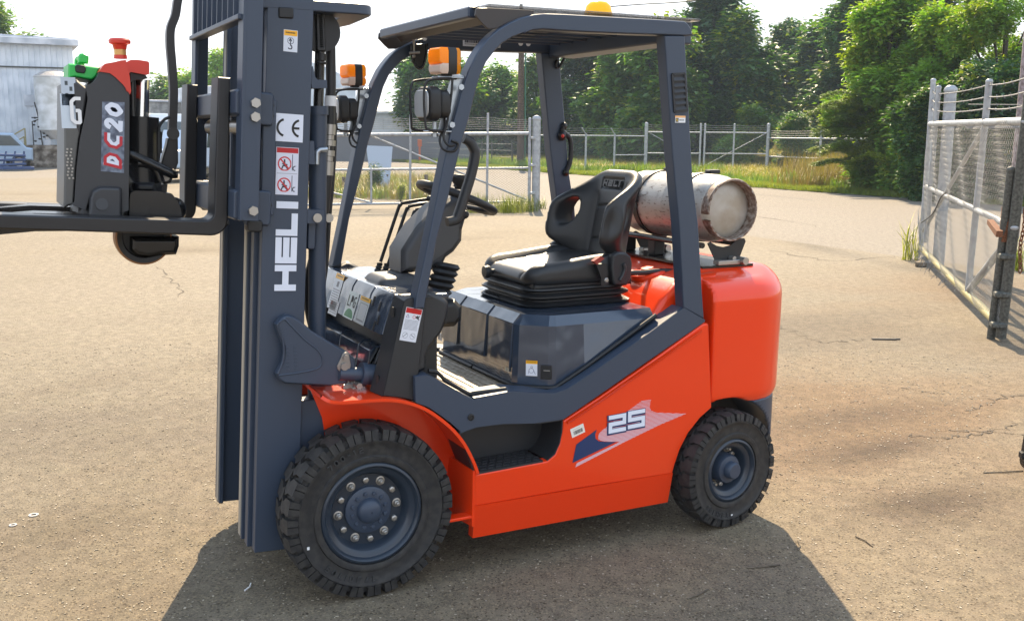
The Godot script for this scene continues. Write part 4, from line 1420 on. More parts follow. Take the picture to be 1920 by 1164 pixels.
	# tilt cylinder and its pin
	for s in [1.0, -1.0]:
		b = Build.new()
		b.t = Transform3D(Basis.from_scale(Vector3(1, 1, s)))
		b.rod(Vector3(-0.07, 0.81, 0.385), Vector3(0.12, 0.785, 0.385), 0.026, 16)
		b.rod(Vector3(0.03, 0.797, 0.385), Vector3(0.2, 0.777, 0.385), 0.038, 18)
		b.rod(Vector3(0.012, 0.8, 0.385), Vector3(0.03, 0.797, 0.385), 0.044, 18)
		part(root, "tilt_cylinder", b, M.blue)
		b = Build.new()
		b.t = Transform3D(Basis.from_scale(Vector3(1, 1, s)))
		b.rod(Vector3(-0.005, 0.765, 0.38), Vector3(-0.005, 0.765, 0.425), 0.012, 6)
		part(root, "cylinder_bolt", b, M.zinc)
	# stickers on the dashboard front
	var up := Vector3(dn.x, dn.y, 0)
	var rt := Vector3(0, 0, 1)
	var rng := RandomNumberGenerator.new()
	rng.seed = 3
	var at := func(f: float, z: float) -> Vector3:
		var p: Vector2 = dash[3].lerp(dash[2], f)
		return Vector3(p.x - 0.002, p.y, z)
	sticker(root, "warning_label", at.call(0.62, -0.178), rt, up, 0.105, 0.15, Vector2i(70, 120), func(im: Image) -> void:
		im.fill(Color(0.82, 0.84, 0.86))
		fill(im, 0, 0, 70, 18, Color(0.95, 0.7, 0.12))
		lines(im, 10, 6, 50, 1, 8, Color(0.3, 0.22, 0.05), rng)
		fill(im, 26, 26, 18, 18, Color(0.35, 0.36, 0.38))
		lines(im, 6, 52, 58, 8, 8, Color(0.5, 0.5, 0.53), rng), "long white label with a yellow heading")
	sticker(root, "fuel_label", at.call(0.42, 0.04), rt, up, 0.118, 0.108, Vector2i(96, 110), func(im: Image) -> void:
		im.fill(Color(0.84, 0.88, 0.87))
		for y in range(68, 104):
			for x in range(6, 90):
				if Vector2(x - 48, (y - 104) * 1.15).length() < 40:
					im.set_pixel(x, y, Color(0.16, 0.5, 0.3)), "white label reading LPG over a green arc")
	b = Build.new()
	var basis := Basis(rt, up, rt.cross(up))
	b.t = Transform3D(basis, at.call(0.42, 0.04) + rt.cross(up) * 0.0004)
	var x := -0.045
	for ch in ["L", "P", "G"]:
		glyph(b, ch, Vector2(x, -0.006), 0.025, 0.044, 0.0058, 0.0002, 0.0008)
		x += 0.033
	part(root, "fuel_lettering", b, M.black)
	sticker(root, "warning_label", at.call(0.42, 0.177), rt, up, 0.112, 0.105, Vector2i(80, 100), func(im: Image) -> void:
		im.fill(Color(0.74, 0.76, 0.76))
		fill(im, 0, 0, 80, 16, Color(0.9, 0.68, 0.15))
		lines(im, 10, 5, 60, 1, 8, Color(0.35, 0.25, 0.05), rng)
		fill(im, 10, 24, 60, 66, Color(0.4, 0.42, 0.42))
		fill(im, 12, 26, 56, 62, Color(0.76, 0.77, 0.77))
		lines(im, 14, 84, 50, 1, 8, Color(0.5, 0.5, 0.5), rng), "square label with an orange heading and a blank frame")
	sticker(root, "data_label", at.call(0.1, -0.15), rt, up, 0.11, 0.06, Vector2i(80, 56), func(im: Image) -> void:
		im.fill(Color(0.78, 0.79, 0.8))
		lines(im, 4, 4, 72, 6, 8, Color(0.45, 0.45, 0.47), rng)
		fill(im, 6, 6, 12, 12, Color(0.7, 0.15, 0.12)))
	# warning label on the near cover
	var q := [Vector3(0.146, 1.058, 0.508), Vector3(0.208, 1.043, 0.508), Vector3(0.18, 0.925, 0.508), Vector3(0.118, 0.94, 0.508)]
	var mid: Vector3 = (q[0] + q[1] + q[2] + q[3]) / 4.0
	sticker(root, "warning_label", mid, q[1] - q[0] + q[2] - q[3], q[0] - q[3], (q[1] - q[0]).length(), (q[0] - q[3]).length(), Vector2i(110, 200), func(im: Image) -> void:
		im.fill(Color(0.84, 0.85, 0.88))
		fill(im, 3, 3, 104, 30, Color(0.75, 0.06, 0.08))
		segment(im, Vector2(22, 42), Vector2(12, 60), 2, Color(0.5, 0.2, 0.3))
		segment(im, Vector2(22, 42), Vector2(32, 60), 2, Color(0.3, 0.3, 0.5))
		segment(im, Vector2(12, 60), Vector2(32, 60), 2, Color(0.3, 0.3, 0.5))
		ring(im, Vector2(64, 52), 9, 3, Color(0.75, 0.3, 0.35))
		fill(im, 76, 46, 12, 12, Color(0.12, 0.12, 0.14))
		segment(im, Vector2(86, 42), Vector2(100, 66), 4, Color(0.12, 0.12, 0.14))
		segment(im, Vector2(100, 42), Vector2(88, 62), 4, Color(0.12, 0.12, 0.14))
		lines(im, 10, 72, 90, 9, 7, Color(0.5, 0.52, 0.56), rng)
		ring(im, Vector2(30, 166), 17, 2, Color(0.5, 0.52, 0.56))
		ring(im, Vector2(80, 166), 17, 2, Color(0.5, 0.52, 0.56))
		segment(im, Vector2(20, 176), Vector2(40, 156), 3, Color(0.45, 0.46, 0.5))
		segment(im, Vector2(70, 160), Vector2(92, 172), 3, Color(0.45, 0.46, 0.5)), "tall white warning label with a red band")
	# top of the dashboard
	b = Build.new()
	var y0: float = dash[0].y - 0.006
	b.box(Vector3(dash[0].x + 0.1, y0 - 0.012, 0), Vector3(0.2, 0.02, 0.86), 0.006)
	part(root, "dash_top", b, M.blue_film)
	b = Build.new()
	var hump := func(p: Vector3) -> float:
		var e := rbox(p, Vector3(0.27, 1.04, 0.05), Vector3(0.1, 0.075, 0.12), 0.045)
		e = smin(e, rbox(p, Vector3(0.27, 1.0, 0.25), Vector3(0.08, 0.075, 0.1), 0.04), 0.03)
		e = smin(e, rbox(p, Vector3(0.3, 1.0, -0.2), Vector3(0.1, 0.06, 0.12), 0.04), 0.03)
		return e
	b.field(hump, Vector3(0.17, 0.93, -0.34), Vector3(0.54, 1.13, 0.37), 0.016)
	part(root, "dash_hump", b, M.grey_plastic)
	# steering column, its cover, bellows
	b = Build.new()
	var colz := 0.095
	b.ext([Vector2(0.295, 1.118), Vector2(0.296, 1.207), Vector2(0.326, 1.251), Vector2(0.364, 1.303), Vector2(0.441, 1.371), Vector2(0.526, 1.422), Vector2(0.557, 1.429), Vector2(0.588, 1.364), Vector2(0.564, 1.307), Vector2(0.56, 1.235), Vector2(0.525, 1.193), Vector2(0.431, 1.133), Vector2(0.34, 1.116)], -colz, colz, 0.03)
	part(root, "column_cover", b, M.grey_plastic)
	b = Build.new()
	b.ext([Vector2(0.354, 1.144), Vector2(0.385, 1.289), Vector2(0.484, 1.325), Vector2(0.538, 1.32), Vector2(0.572, 1.318), Vector2(0.561, 1.283), Vector2(0.537, 1.266), Vector2(0.499, 1.193), Vector2(0.464, 1.125), Vector2(0.445, 1.118)], -colz - 0.03, 0.09, 0.02)
	part(root, "column_shroud", b, M.plastic)
	b = Build.new()
	for i in 6:
		var f := i / 5.0
		var c := Vector3(lerpf(0.42, 0.475, f), lerpf(1.02, 1.14, f), 0.12)
		b.t = Transform3D(Basis(Vector3.RIGHT, -PI / 2), c) * Transform3D(Basis.from_euler(Vector3(0, 0.2, 0)))
		b.lathe([Vector2(0.05 - f * 0.008, -0.012), Vector2(0.062 - f * 0.01, 0.0), Vector2(0.05 - f * 0.008, 0.012)], 20)
	b.t = Transform3D()
	b.box(Vector3(0.44, 0.96, 0.13), Vector3(0.14, 0.11, 0.15), 0.03)
	part(root, "column_bellows", b, M.black)
	b = Build.new()
	b.t = Transform3D(Basis(Vector3.RIGHT, -PI / 2), Vector3(0.57, 1.405, 0)) * Transform3D(Basis.from_euler(Vector3(0, 0.38, 0)))
	var rimpts := []
	for i in 40:
		rimpts.append(Vector3(cos(TAU * i / 40.0), sin(TAU * i / 40.0), 0) * 0.162)
	b.tube(rimpts, 0.0165, 10, true)
	for a in [0.3, 2.4, 4.5]:
		b.tube([Vector3(0, 0, -0.03), Vector3(cos(a), sin(a), 0) * 0.155], 0.011, 8)
	b.lathe([Vector2(0.045, -0.06), Vector2(0.048, -0.03), Vector2(0.036, -0.012), Vector2(0, -0.008)], 20)
	part(root, "steering_wheel", b, M.black)
	b = Build.new()
	b.rod(Vector3(0.5, 1.3, 0), Vector3(0.555, 1.39, 0), 0.028, 14)
	b.tube([Vector3(0.565, 1.45, 0), Vector3(0.576, 1.471, 0)], 0.012, 8)
	b.t = Transform3D(Basis(Vector3.RIGHT, -PI / 2), Vector3(0.579, 1.47, 0)) * Transform3D(Basis.from_euler(Vector3(0, 0.1, 0)))
	b.lathe([Vector2(0.014, -0.03), Vector2(0.02, -0.01), Vector2(0.033, 0.005), Vector2(0.034, 0.02), Vector2(0.026, 0.03), Vector2(0, 0.033)], 18)
	part(root, "steering_knob", b, M.black)
	b = Build.new()
	b.tube([Vector3(0.527, 1.316, 0.1), Vector3(0.547, 1.329, 0.1), Vector3(0.56, 1.343, 0.1)], 0.012, 8)
	b.ball(Vector3(0.56, 1.344, 0.1), Vector3(0.018, 0.018, 0.018), 10)
	part(root, "direction_lever", b, M.black)
	for i in 3:
		b = Build.new()
		var off := Vector3(i * 0.022, -0.012 * i, i * 0.03)
		b.tube(spline([Vector3(0.335, 1.12, -0.28), Vector3(0.415, 1.335, -0.28), Vector3(0.428, 1.36, -0.28), Vector3(0.45, 1.372, -0.28), Vector3(0.56, 1.385, -0.28)].map(func(v): return v + off), 5), 0.0075, 8)
		b.ball(Vector3(0.565, 1.386, -0.28) + off, Vector3(0.018, 0.014, 0.014), 10)
		part(root, "control_lever", b, M.black)
	b = Build.new()
	for i in 3:
		for j in 5:
			b.t = Transform3D(Basis(Vector3.RIGHT, -PI / 2), Vector3(0.315 + i * 0.022 + j * 0.004, 1.062 + j * 0.012, -0.28 + i * 0.03))
			b.lathe([Vector2(0.012, -0.006), Vector2(0.021 - j * 0.002, 0), Vector2(0.012, 0.006)], 12)
	part(root, "lever_bellows", b, M.black)
	# grab handle inside the near leg
	b = Build.new()
	var gh := spline([Vector3(0.404, 1.649, 0.43), Vector3(0.429, 1.636, 0.43), Vector3(0.446, 1.611, 0.43), Vector3(0.45, 1.589, 0.43), Vector3(0.436, 1.523, 0.43), Vector3(0.408, 1.441, 0.43), Vector3(0.383, 1.371, 0.43), Vector3(0.369, 1.353, 0.43), Vector3(0.338, 1.347, 0.43)], 5)
	b.sweep(gh, [Vector2(-0.016, -0.012), Vector2(-0.008, -0.018), Vector2(0.008, -0.018), Vector2(0.016, -0.012), Vector2(0.016, 0.012), Vector2(0.008, 0.018), Vector2(-0.008, 0.018), Vector2(-0.016, 0.012)], Vector3.BACK, true)
	part(root, "grab_handle", b, M.plastic)


func forklift_seat(root: Node3D) -> void:
	# rubber bellows under the cushion
	var b := Build.new()
	var ring := func(y: float, g: float) -> Array:
		var o := []
		var x0 := 0.795 - g
		var x1 := 1.275 + g
		var zz := 0.235 + g
		var r := 0.09
		for q in [[x1 - r, zz - r, 0], [x0 + r, zz - r, 90], [x0 + r, -zz + r, 180], [x1 - r, -zz + r, 270]]:
			for v in arc(Vector2(q[0], q[1]), r, q[2], q[2] + 90, 7):
				o.append(Vector3(v.x, y, v.y))
		return o
	var rows := []
	for q in [[0.96, 0.0], [0.966, 0.022], [0.972, 0.026], [0.985, 0.0], [0.99, 0.0], [1.003, 0.022], [1.009, 0.022], [1.02, 0.0], [1.024, 0.0], [1.034, 0.016], [1.04, 0.014], [1.05, -0.01]]:
		rows.append(ring.call(q[0], q[1]))
	for i in rows.size() - 1:
		b.skin([rows[i], rows[i + 1]], true)
	part(root, "seat_bellows", b, M.rubber_soft)
	b = Build.new()
	b.ext([Vector2(0.81, 1.035), Vector2(1.29, 1.035), Vector2(1.29, 1.06), Vector2(0.81, 1.06)], -0.235, 0.235, 0.01)
	part(root, "seat_pan", b, M.black)
	# cushion with raised side bolsters
	b = Build.new()
	var cushion := func(p: Vector3) -> float:
		var rise := 0.03 * smoothstep(0.82, 1.2, p.x)
		var side := absf(p.z)
		var bol := 0.022 * smoothstep(0.15, 0.2, side)
		var topy := 1.118 + rise + bol - 0.012 * smoothstep(0.87, 0.79, p.x)
		var d := rbox2(Vector2(p.x, p.z), Vector2(1.035, 0), Vector2(0.25, 0.25), 0.085)
		var w := Vector2(d + 0.04, maxf(p.y - topy, 1.045 - p.y) + 0.04)
		var e := minf(maxf(w.x, w.y), 0.0) + w.max(Vector2.ZERO).length() - 0.04
		var seam := absf(side - 0.155 - 0.03 * (p.x - 1.02))
		e += 0.006 * exp(-pow(seam / 0.009, 2.0)) * smoothstep(topy - 0.03, topy, p.y + 0.012)
		return e
	b.field(cushion, Vector3(0.77, 1.03, -0.28), Vector3(1.3, 1.19, 0.28), 0.0095)
	part(root, "seat_cushion", b, M.vinyl)
	# backrest: shell with two padded wings, an oval hole through each
	b = Build.new()
	var lean := 0.2
	var back := func(p: Vector3) -> float:
		var h := p.y - 1.1
		var x := p.x - (1.292 + h * lean)
		var z := absf(p.z)
		var hw := 0.15 + 0.11 * smoothstep(-0.04, 0.17, h) - 0.085 * smoothstep(0.2, 0.44, h)
		var wing := smoothstep(0.09, 0.25, z) * (1.0 - 0.9 * smoothstep(0.26, 0.41, h)) * (0.4 + 0.6 * smoothstep(-0.02, 0.12, h))
		var cx := -0.15 * wing
		var th := 0.034 + 0.026 * wing
		var d := -smin(-(z - hw), -(absf(h - 0.188) - 0.225), 0.1)
		var w := Vector2(d + 0.034, absf(x - cx) - th + 0.034)
		var e := minf(maxf(w.x, w.y), 0.0) + w.max(Vector2.ZERO).length() - 0.034
		e *= 0.8
		var hole := Vector2((z - 0.185 + 0.12 * (h - 0.22)) / 0.026, (h - 0.225) / 0.062).length()
		e = -smin(-e, (hole - 1.0) * 0.026, 0.016) if hole < 2.0 else e
		var dent := (Vector3((x - cx + 0.02) / 0.05, (h - 0.2) / 0.105, (z - 0.3) / 0.062).length() - 1.0) * 0.05
		e = -smin(-e, dent, 0.02) if dent < 0.06 else e
		# stitched panels
		var front := smoothstep(0.0, -0.012, x - cx)
		for y in [0.11, 0.255]:
			if z < 0.09:
				e += 0.005 * front * exp(-pow((h - y + 0.1 * z * z * 10.0) / 0.006, 2.0))
		e += 0.005 * front * exp(-pow((z - 0.1) / 0.007, 2.0)) * smoothstep(0.33, 0.28, h)
		e += 0.006 * front * (smoothstep(0.088, 0.082, z) * smoothstep(0.028, 0.024, absf(h - 0.355)))
		return e
	b.field(back, Vector3(1.08, 1.05, -0.31), Vector3(1.47, 1.53, 0.31), 0.0088)
	part(root, "seat_back", b, M.vinyl)
	b = Build.new()
	b.t = Transform3D(Basis(Vector3(0, 0, 1), Vector3(sin(0.197), cos(0.197), 0), Vector3(-cos(0.197), sin(0.197), 0)), Vector3(1.327, 1.454, 0.0))
	var x := -0.072
	for ch in ["H", "E", "L", "I"]:
		var w := 0.012 if ch == "I" else 0.034
		glyph(b, ch, Vector2(x, -0.014), w, 0.028, 0.0085, -0.008, 0.003, 0.2)
		x += w + 0.008
	part(root, "seat_lettering", b, M.vinyl_light)
	# recliner cover, belt buckle, knob, adjusting lever
	for s in [1.0, -1.0]:
		b = Build.new()
		b.t = Transform3D(Basis.from_scale(Vector3(1, 1, s)))
		b.ext([Vector2(1.161, 1.171), Vector2(1.188, 1.182), Vector2(1.229, 1.178), Vector2(1.257, 1.16), Vector2(1.266, 1.125), Vector2(1.261, 1.066), Vector2(1.241, 1.037), Vector2(1.178, 1.039), Vector2(1.164, 1.06), Vector2(1.156, 1.119)], 0.235, 0.275, 0.012)
		part(root, "recliner_cover", b, M.plastic)
	b = Build.new()
	b.tube(spline([Vector3(1.212, 1.131, 0.277), Vector3(1.221, 1.11, 0.277), Vector3(1.212, 1.082, 0.277), Vector3(1.197, 1.062, 0.277)], 4), 0.009, 8)
	part(root, "recliner_lever", b, M.plastic)
	b = Build.new()
	b.slab([Vector3(1.115, 1.137, 0.285), Vector3(1.132, 1.096, 0.285), Vector3(1.1, 1.08, 0.285), Vector3(1.075, 1.136, 0.285)], Vector3(0, 0, -0.028))
	b.slab([Vector3(1.103, 1.082, 0.28), Vector3(1.13, 1.092, 0.28), Vector3(1.141, 1.048, 0.28), Vector3(1.104, 1.045, 0.28)], Vector3(0, 0, -0.012))
	part(root, "belt_buckle", b, M.black)
	b = Build.new()
	b.slab([Vector3(1.095, 1.17, 0.287), Vector3(1.113, 1.16, 0.287), Vector3(1.077, 1.135, 0.287), Vector3(1.06, 1.151, 0.287)], Vector3(0, 0, -0.024))
	part(root, "buckle_button", b, M.red_dark)
	b = Build.new()
	b.t = Transform3D(Basis(), Vector3(1.129, 1.067, 0.275))
	b.lathe([Vector2(0.011, -0.004), Vector2(0.011, 0.006), Vector2(0.008, 0.009), Vector2(0, 0.009)], 6)
	part(root, "seat_bolt", b, M.zinc)
	b = Build.new()
	b.t = Transform3D(Basis(Vector3.UP, -PI / 2), Vector3(0.759, 1.077, -0.1))
	b.lathe([Vector2(0.011, -0.04), Vector2(0.011, -0.012), Vector2(0.026, -0.01), Vector2(0.029, 0.0), Vector2(0.026, 0.016), Vector2(0, 0.018)], 9)
	part(root, "seat_knob", b, M.black)
	b = Build.new()
	b.tube([Vector3(0.71, 1.007, -0.02), Vector3(0.733, 0.995, -0.02)], 0.0075, 8)
	b.tube([Vector3(0.733, 0.995, -0.02), Vector3(0.776, 0.979, -0.02)], 0.004, 6)
	part(root, "adjusting_lever", b, M.black)


func forklift_mast(root: Node3D) -> void:
	# three nested pairs of rails
	for q in [[0.305, 0.35, -0.384, -0.226, 0.15, 2.3], [0.245, 0.29, -0.397, -0.24, 0.152, 2.3], [0.18, 0.225, -0.404, -0.25, 0.158, 2.3]]:
		for s in [1.0, -1.0]:
			var b := Build.new()
			b.t = tilt_x * Transform3D(Basis.from_scale(Vector3(1, 1, s)))
			var h: float = q[5] - q[4]
			var y: float = (q[4] + q[5]) / 2.0
			b.box(Vector3((q[2] + q[3]) / 2.0, y, q[1] - 0.009), Vector3(q[3] - q[2], h, 0.018), 0.003)
			for x in [q[2] + 0.009, q[3] - 0.009]:
				b.box(Vector3(x, y, (q[0] + q[1]) / 2.0 - 0.0015), Vector3(0.0175, h - 0.004, q[1] - q[0] - 0.002), 0.003)
			part(root, "mast_rail", b, M.blue_steel)
	for s in [1.0, -1.0]:
		var b := Build.new()
		b.t = tilt_x * Transform3D(Basis.from_scale(Vector3(1, 1, s)))
		b.box(Vector3(-0.4055, 1.22, 0.2025), Vector3(0.004, 2.1, 0.034), 0.001)
		part(root, "rail_wear_face", b, M.bare_steel)
	for y in [0.2, 0.62, 1.3]:
		var b := Build.new()
		b.t = tilt_x
		b.box(Vector3(-0.2, y, 0), Vector3(0.03, 0.11, 0.64), 0.006)
		part(root, "mast_cross_member", b, M.blue)
	var b := Build.new()
	b.t = tilt_x
	b.box(Vector3(-0.19, 0.5, 0.3), Vector3(0.12, 0.4, 0.06), 0.006)
	b.box(Vector3(-0.19, 0.5, -0.3), Vector3(0.12, 0.4, 0.06), 0.006)
	b.box(Vector3(-0.1, 0.42, 0.0), Vector3(0.2, 0.16, 0.66), 0.01)
	part(root, "mast_mount", b, M.blue)
	# top tie: a bowed plate with an opening
	b = Build.new()
	b.t = Transform3D(Basis(Vector3.RIGHT, PI / 2), Vector3(0, 0, 0))
	var outline := [Vector2(-0.30, 0.352), Vector2(0.02, 0.352)] + arc(Vector2(0.035, 0.28), 0.072, 90, 20, 6) + [Vector2(0.13, 0.0)] + arc(Vector2(0.035, -0.28), 0.072, -20, -90, 6) + [Vector2(-0.30, -0.352), Vector2(-0.30, -0.24), Vector2(-0.06, -0.24), Vector2(0.02, -0.2), Vector2(0.055, 0.0), Vector2(0.02, 0.2), Vector2(-0.06, 0.24), Vector2(-0.30, 0.24)]
	b.ext(outline, -2.108, -2.07, 0.006)
	part(root, "mast_top_tie", b, M.blue)
	b = Build.new()
	b.box(Vector3(-0.215, 2.06, 0.352), Vector3(0.05, 0.035, 0.012), 0.004)
	part(root, "tie_lug", b, M.black)
	# the cast ear that takes the tilt cylinder, one on each side
	var ear := [Vector2(-0.292, 1.007), Vector2(-0.273, 1.031), Vector2(-0.251, 1.038), Vector2(-0.228, 1.031), Vector2(-0.196, 1.006), Vector2(-0.164, 0.974), Vector2(-0.081, 0.917), Vector2(-0.035, 0.888), Vector2(-0.009, 0.86), Vector2(-0.004, 0.829), Vector2(-0.015, 0.796), Vector2(-0.046, 0.769), Vector2(-0.102, 0.768), Vector2(-0.268, 0.795), Vector2(-0.288, 0.812), Vector2(-0.295, 0.833), Vector2(-0.274, 0.868), Vector2(-0.265, 0.896), Vector2(-0.266, 0.929), Vector2(-0.283, 0.972)]
	for s in [1.0, -1.0]:
		b = Build.new()
		b.t = Transform3D(Basis.from_scale(Vector3(1, 1, s)))
		b.ext(ear, 0.35, 0.392, 0.008)
		part(root, "tilt_ear", b, M.blue)
		b = Build.new()
		b.t = Transform3D(Basis.from_scale(Vector3(1, 1, s)))
		b.tube(lift(spline([Vector2(-0.282, 1.014), Vector2(-0.262, 1.024), Vector2(-0.242, 1.003), Vector2(-0.191, 0.945), Vector2(-0.146, 0.904), Vector2(-0.131, 0.869), Vector2(-0.144, 0.841), Vector2(-0.194, 0.831), Vector2(-0.288, 0.827)], 4), 0.392), 0.0035, 6)
		b.tube(lift(spline([Vector2(-0.282, 1.01), Vector2(-0.27, 0.96), Vector2(-0.267, 0.911), Vector2(-0.274, 0.871), Vector2(-0.29, 0.835)], 4), 0.392), 0.0035, 6)
		part(root, "ear_rib", b, M.blue)
		b = Build.new()
		b.t = Transform3D(Basis.from_scale(Vector3(1, 1, s)))
		var pin := Vector2(-0.051, 0.841)
		b.ext(arc(pin + Vector2(0.004, 0.034), 0.014, 0, 180, 6) + arc(pin + Vector2(-0.002, 0.0), 0.026, 180, 360, 8), 0.392, 0.399, 0.002)
		b.rod(Vector3(pin.x + 0.003, pin.y + 0.03, 0.398), Vector3(pin.x + 0.003, pin.y + 0.03, 0.408), 0.01, 6)
		b.rod(Vector3(pin.x - 0.002, pin.y - 0.003, 0.398), Vector3(pin.x - 0.002, pin.y - 0.003, 0.408), 0.014, 12)
		part(root, "tilt_pin", b, M.pin)
		b = Build.new()
		b.t = Transform3D(Basis.from_scale(Vector3(1, 1, s)))
		for row in 2:
			for i in 7:
				b.box(Vector3(-0.255 + row * 0.028, 0.845 + i * 0.013, 0.3925), Vector3(0.012, 0.007, 0.002), 0.0005)
		part(root, "cast_marks", b, M.blue)
	# stickers and lettering on the near rail
	var face := 0.3515
	var rng := RandomNumberGenerator.new()
	rng.seed = 2
	var up := tilt_x.basis * Vector3.UP
	var rt := tilt_x.basis * Vector3.RIGHT
	sticker(root, "hook_label", Vector3(-0.202, 1.969, 0.352), rt, up, 0.048, 0.072, Vector2i(60, 90), func(im: Image) -> void:
		im.fill(Color(0.84, 0.86, 0.9))
		fill(im, 2, 2, 56, 22, Color(0.95, 0.68, 0.08))
		lines(im, 8, 9, 44, 1, 10, Color(0.3, 0.22, 0.05), rng)
		ring(im, Vector2(30, 44), 13, 2, Color(0.25, 0.27, 0.32))
		segment(im, Vector2(30, 38), Vector2(30, 62), 4, Color(0.2, 0.22, 0.27))
		segment(im, Vector2(30, 36), Vector2(24, 46), 3, Color(0.2, 0.22, 0.27))
		segment(im, Vector2(30, 36), Vector2(36, 46), 3, Color(0.2, 0.22, 0.27))
		for a in 16:
			segment(im, Vector2(29, 71) + Vector2.from_angle(-1.2 + a * 0.24) * 8, Vector2(29, 71) + Vector2.from_angle(-1.0 + a * 0.24) * 8, 4, Color(0.2, 0.22, 0.27)), "small label with a yellow band and a lifting hook")
	b = Build.new()
	b.t = Transform3D(tilt_x.basis, Vector3(-0.221, 1.68, 0.352))
	b.box(Vector3.ZERO, Vector3(0.108, 0.094, 0.001), 0.0)
	part(root, "mark_plate", b, M.white_blue)
	b = Build.new()
	b.t = Transform3D(tilt_x.basis, Vector3(-0.222, 1.68, 0.353))
	b.stroke(arc(Vector2(-0.006, 0), 0.028, 105, 255, 14), 0.0075, 0, 0.0006)
	b.stroke(arc(Vector2(0.047, 0), 0.028, 105, 255, 14), 0.0075, 0, 0.0006)
	b.stroke([Vector2(0.02, 0), Vector2(0.042, 0)], 0.0075, 0.0002, 0.0008)
	part(root, "mark_letters", b, M.black)
	sticker(root, "warning_label", Vector3(-0.227, 1.533, 0.352), rt, up, 0.078, 0.162, Vector2i(90, 180), func(im: Image) -> void:
		im.fill(Color(0.84, 0.85, 0.9))
		fill(im, 2, 2, 86, 19, Color(0.72, 0.06, 0.1))
		fill(im, 4, 98, 82, 2, Color(0.6, 0.6, 0.65))
		for y in [62, 142]:
			ring(im, Vector2(34, y), 25, 5, Color(0.78, 0.15, 0.18))
			segment(im, Vector2(34, y - 14), Vector2(34, y + 8), 6, Color(0.2, 0.2, 0.24))
			segment(im, Vector2(26, y), Vector2(44, y + 4), 4, Color(0.2, 0.2, 0.24))
			segment(im, Vector2(30, y + 6), Vector2(24, y + 20), 4, Color(0.2, 0.2, 0.24))
			segment(im, Vector2(36, y + 6), Vector2(46, y + 18), 4, Color(0.2, 0.2, 0.24))
			segment(im, Vector2(17, y - 18), Vector2(51, y + 18), 4, Color(0.78, 0.15, 0.18))
			segment(im, Vector2(66, y - 34), Vector2(66, y + 24), 3, Color(0.3, 0.3, 0.36))
			ring(im, Vector2(76, y + 16), 8, 4, Color(0.25, 0.25, 0.3))
			fill(im, 78, y + 8, 10, 18, Color(0.84, 0.85, 0.9)), "white label with a red band and two no-go signs")
	b = Build.new()
	var foot := Vector3(-0.209, 1.116, 0.352)
	var head := Vector3(-0.195, 1.427, 0.352)
	var lh: float = (Vector3(-0.207, 1.164, 0.352) - Vector3(-0.283, 1.168, 0.352)).length()
	var span := (head - foot).length()
	var lw := span * 0.292
	b.t = Transform3D(Basis(up, -rt, Vector3.BACK), foot)
	var xx := 0.0
	for ch in ["H", "E", "L"]:
		glyph(b, ch, Vector2(xx, 0), lw * (0.86 if ch == "L" else 1.0), lh, 0.022, 0.0, 0.001)
		xx += lw * 1.06
	glyph(b, "I", Vector2(span - 0.024, 0), 0.024, lh, 0.024, 0.0, 0.001)
	part(root, "mast_lettering", b, M.white_blue)
	# lift cylinders, chains, hoses behind the rails
	for s in [1.0, -1.0]:
		b = Build.new()
		b.t = tilt_x * Transform3D(Basis.from_scale(Vector3(1, 1, s)))
		var ca := Vector3(-0.085, 1.727, 0.26)
		var cb := Vector3(-0.105, 0.84, 0.26)
		b.t = Transform3D(Basis.from_scale(Vector3(1, 1, s)))
		b.rod(cb - Vector3(0.02, 0.35, 0), ca, 0.032, 18)
		b.rod(ca, ca + Vector3(0, 0.03, 0), 0.037, 18)
		part(root, "lift_cylinder", b, M.blue)
		b = Build.new()
		b.t = Transform3D(Basis.from_scale(Vector3(1, 1, s)))
		b.rod(ca, ca + Vector3(0.016, 0.3, 0), 0.018, 14)
		part(root, "piston_rod", b, M.black_gloss)
		b = Build.new()
		b.t = Transform3D(Basis.from_scale(Vector3(1, 1, s)))
		b.slab([Vector3(-0.134, 1.884, 0.345), Vector3(-0.125, 1.889, 0.345), Vector3(-0.117, 1.853, 0.345), Vector3(-0.109, 1.844, 0.345), Vector3(-0.076, 1.844, 0.345), Vector3(-0.076, 1.817, 0.345), Vector3(-0.129, 1.815, 0.345), Vector3(-0.135, 1.852, 0.345)], Vector3(0, 0, -0.07))
		part(root, "cylinder_clamp", b, M.blue)
		b = Build.new()
		b.t = Transform3D(Basis.from_scale(Vector3(1, 1, s)))
		b.slab([Vector3(-0.157, 1.398, 0.345), Vector3(-0.098, 1.395, 0.345), Vector3(-0.099, 1.348, 0.345), Vector3(-0.159, 1.35, 0.345)], Vector3(0, 0, -0.09))
		part(root, "cylinder_clamp", b, M.blue)
		b = Build.new()
		b.t = Transform3D(Basis.from_scale(Vector3(1, 1, s)))
		b.slab([Vector3(-0.151, 1.637, 0.345), Vector3(-0.127, 1.636, 0.345), Vector3(-0.126, 1.555, 0.345), Vector3(-0.153, 1.557, 0.345)], Vector3(0, 0, -0.03))
		part(root, "rail_lug", b, M.blue)
		b = Build.new()
		b.t = Transform3D(Basis.from_scale(Vector3(1, 1, s)))
		var top := Vector3(-0.078, 2.079, 0.28)
		var bot := Vector3(-0.077, 1.956, 0.28)
		for i in 17:
			var w := 0.032 if i % 2 == 0 else 0.021
			b.box(top.lerp(bot, i / 16.0), Vector3(w, 0.021, 0.028), 0.004)
		b.rod(bot, Vector3(-0.083, 1.852, 0.28), 0.008, 8)
		b.rod(Vector3(-0.073, 1.937, 0.28), Vector3(-0.075, 1.914, 0.28), 0.017, 6)
		b.rod(Vector3(-0.077, 1.911, 0.28), Vector3(-0.078, 1.903, 0.28), 0.021, 6)
		part(root, "lift_chain", b, M.black)
		b = Build.new()
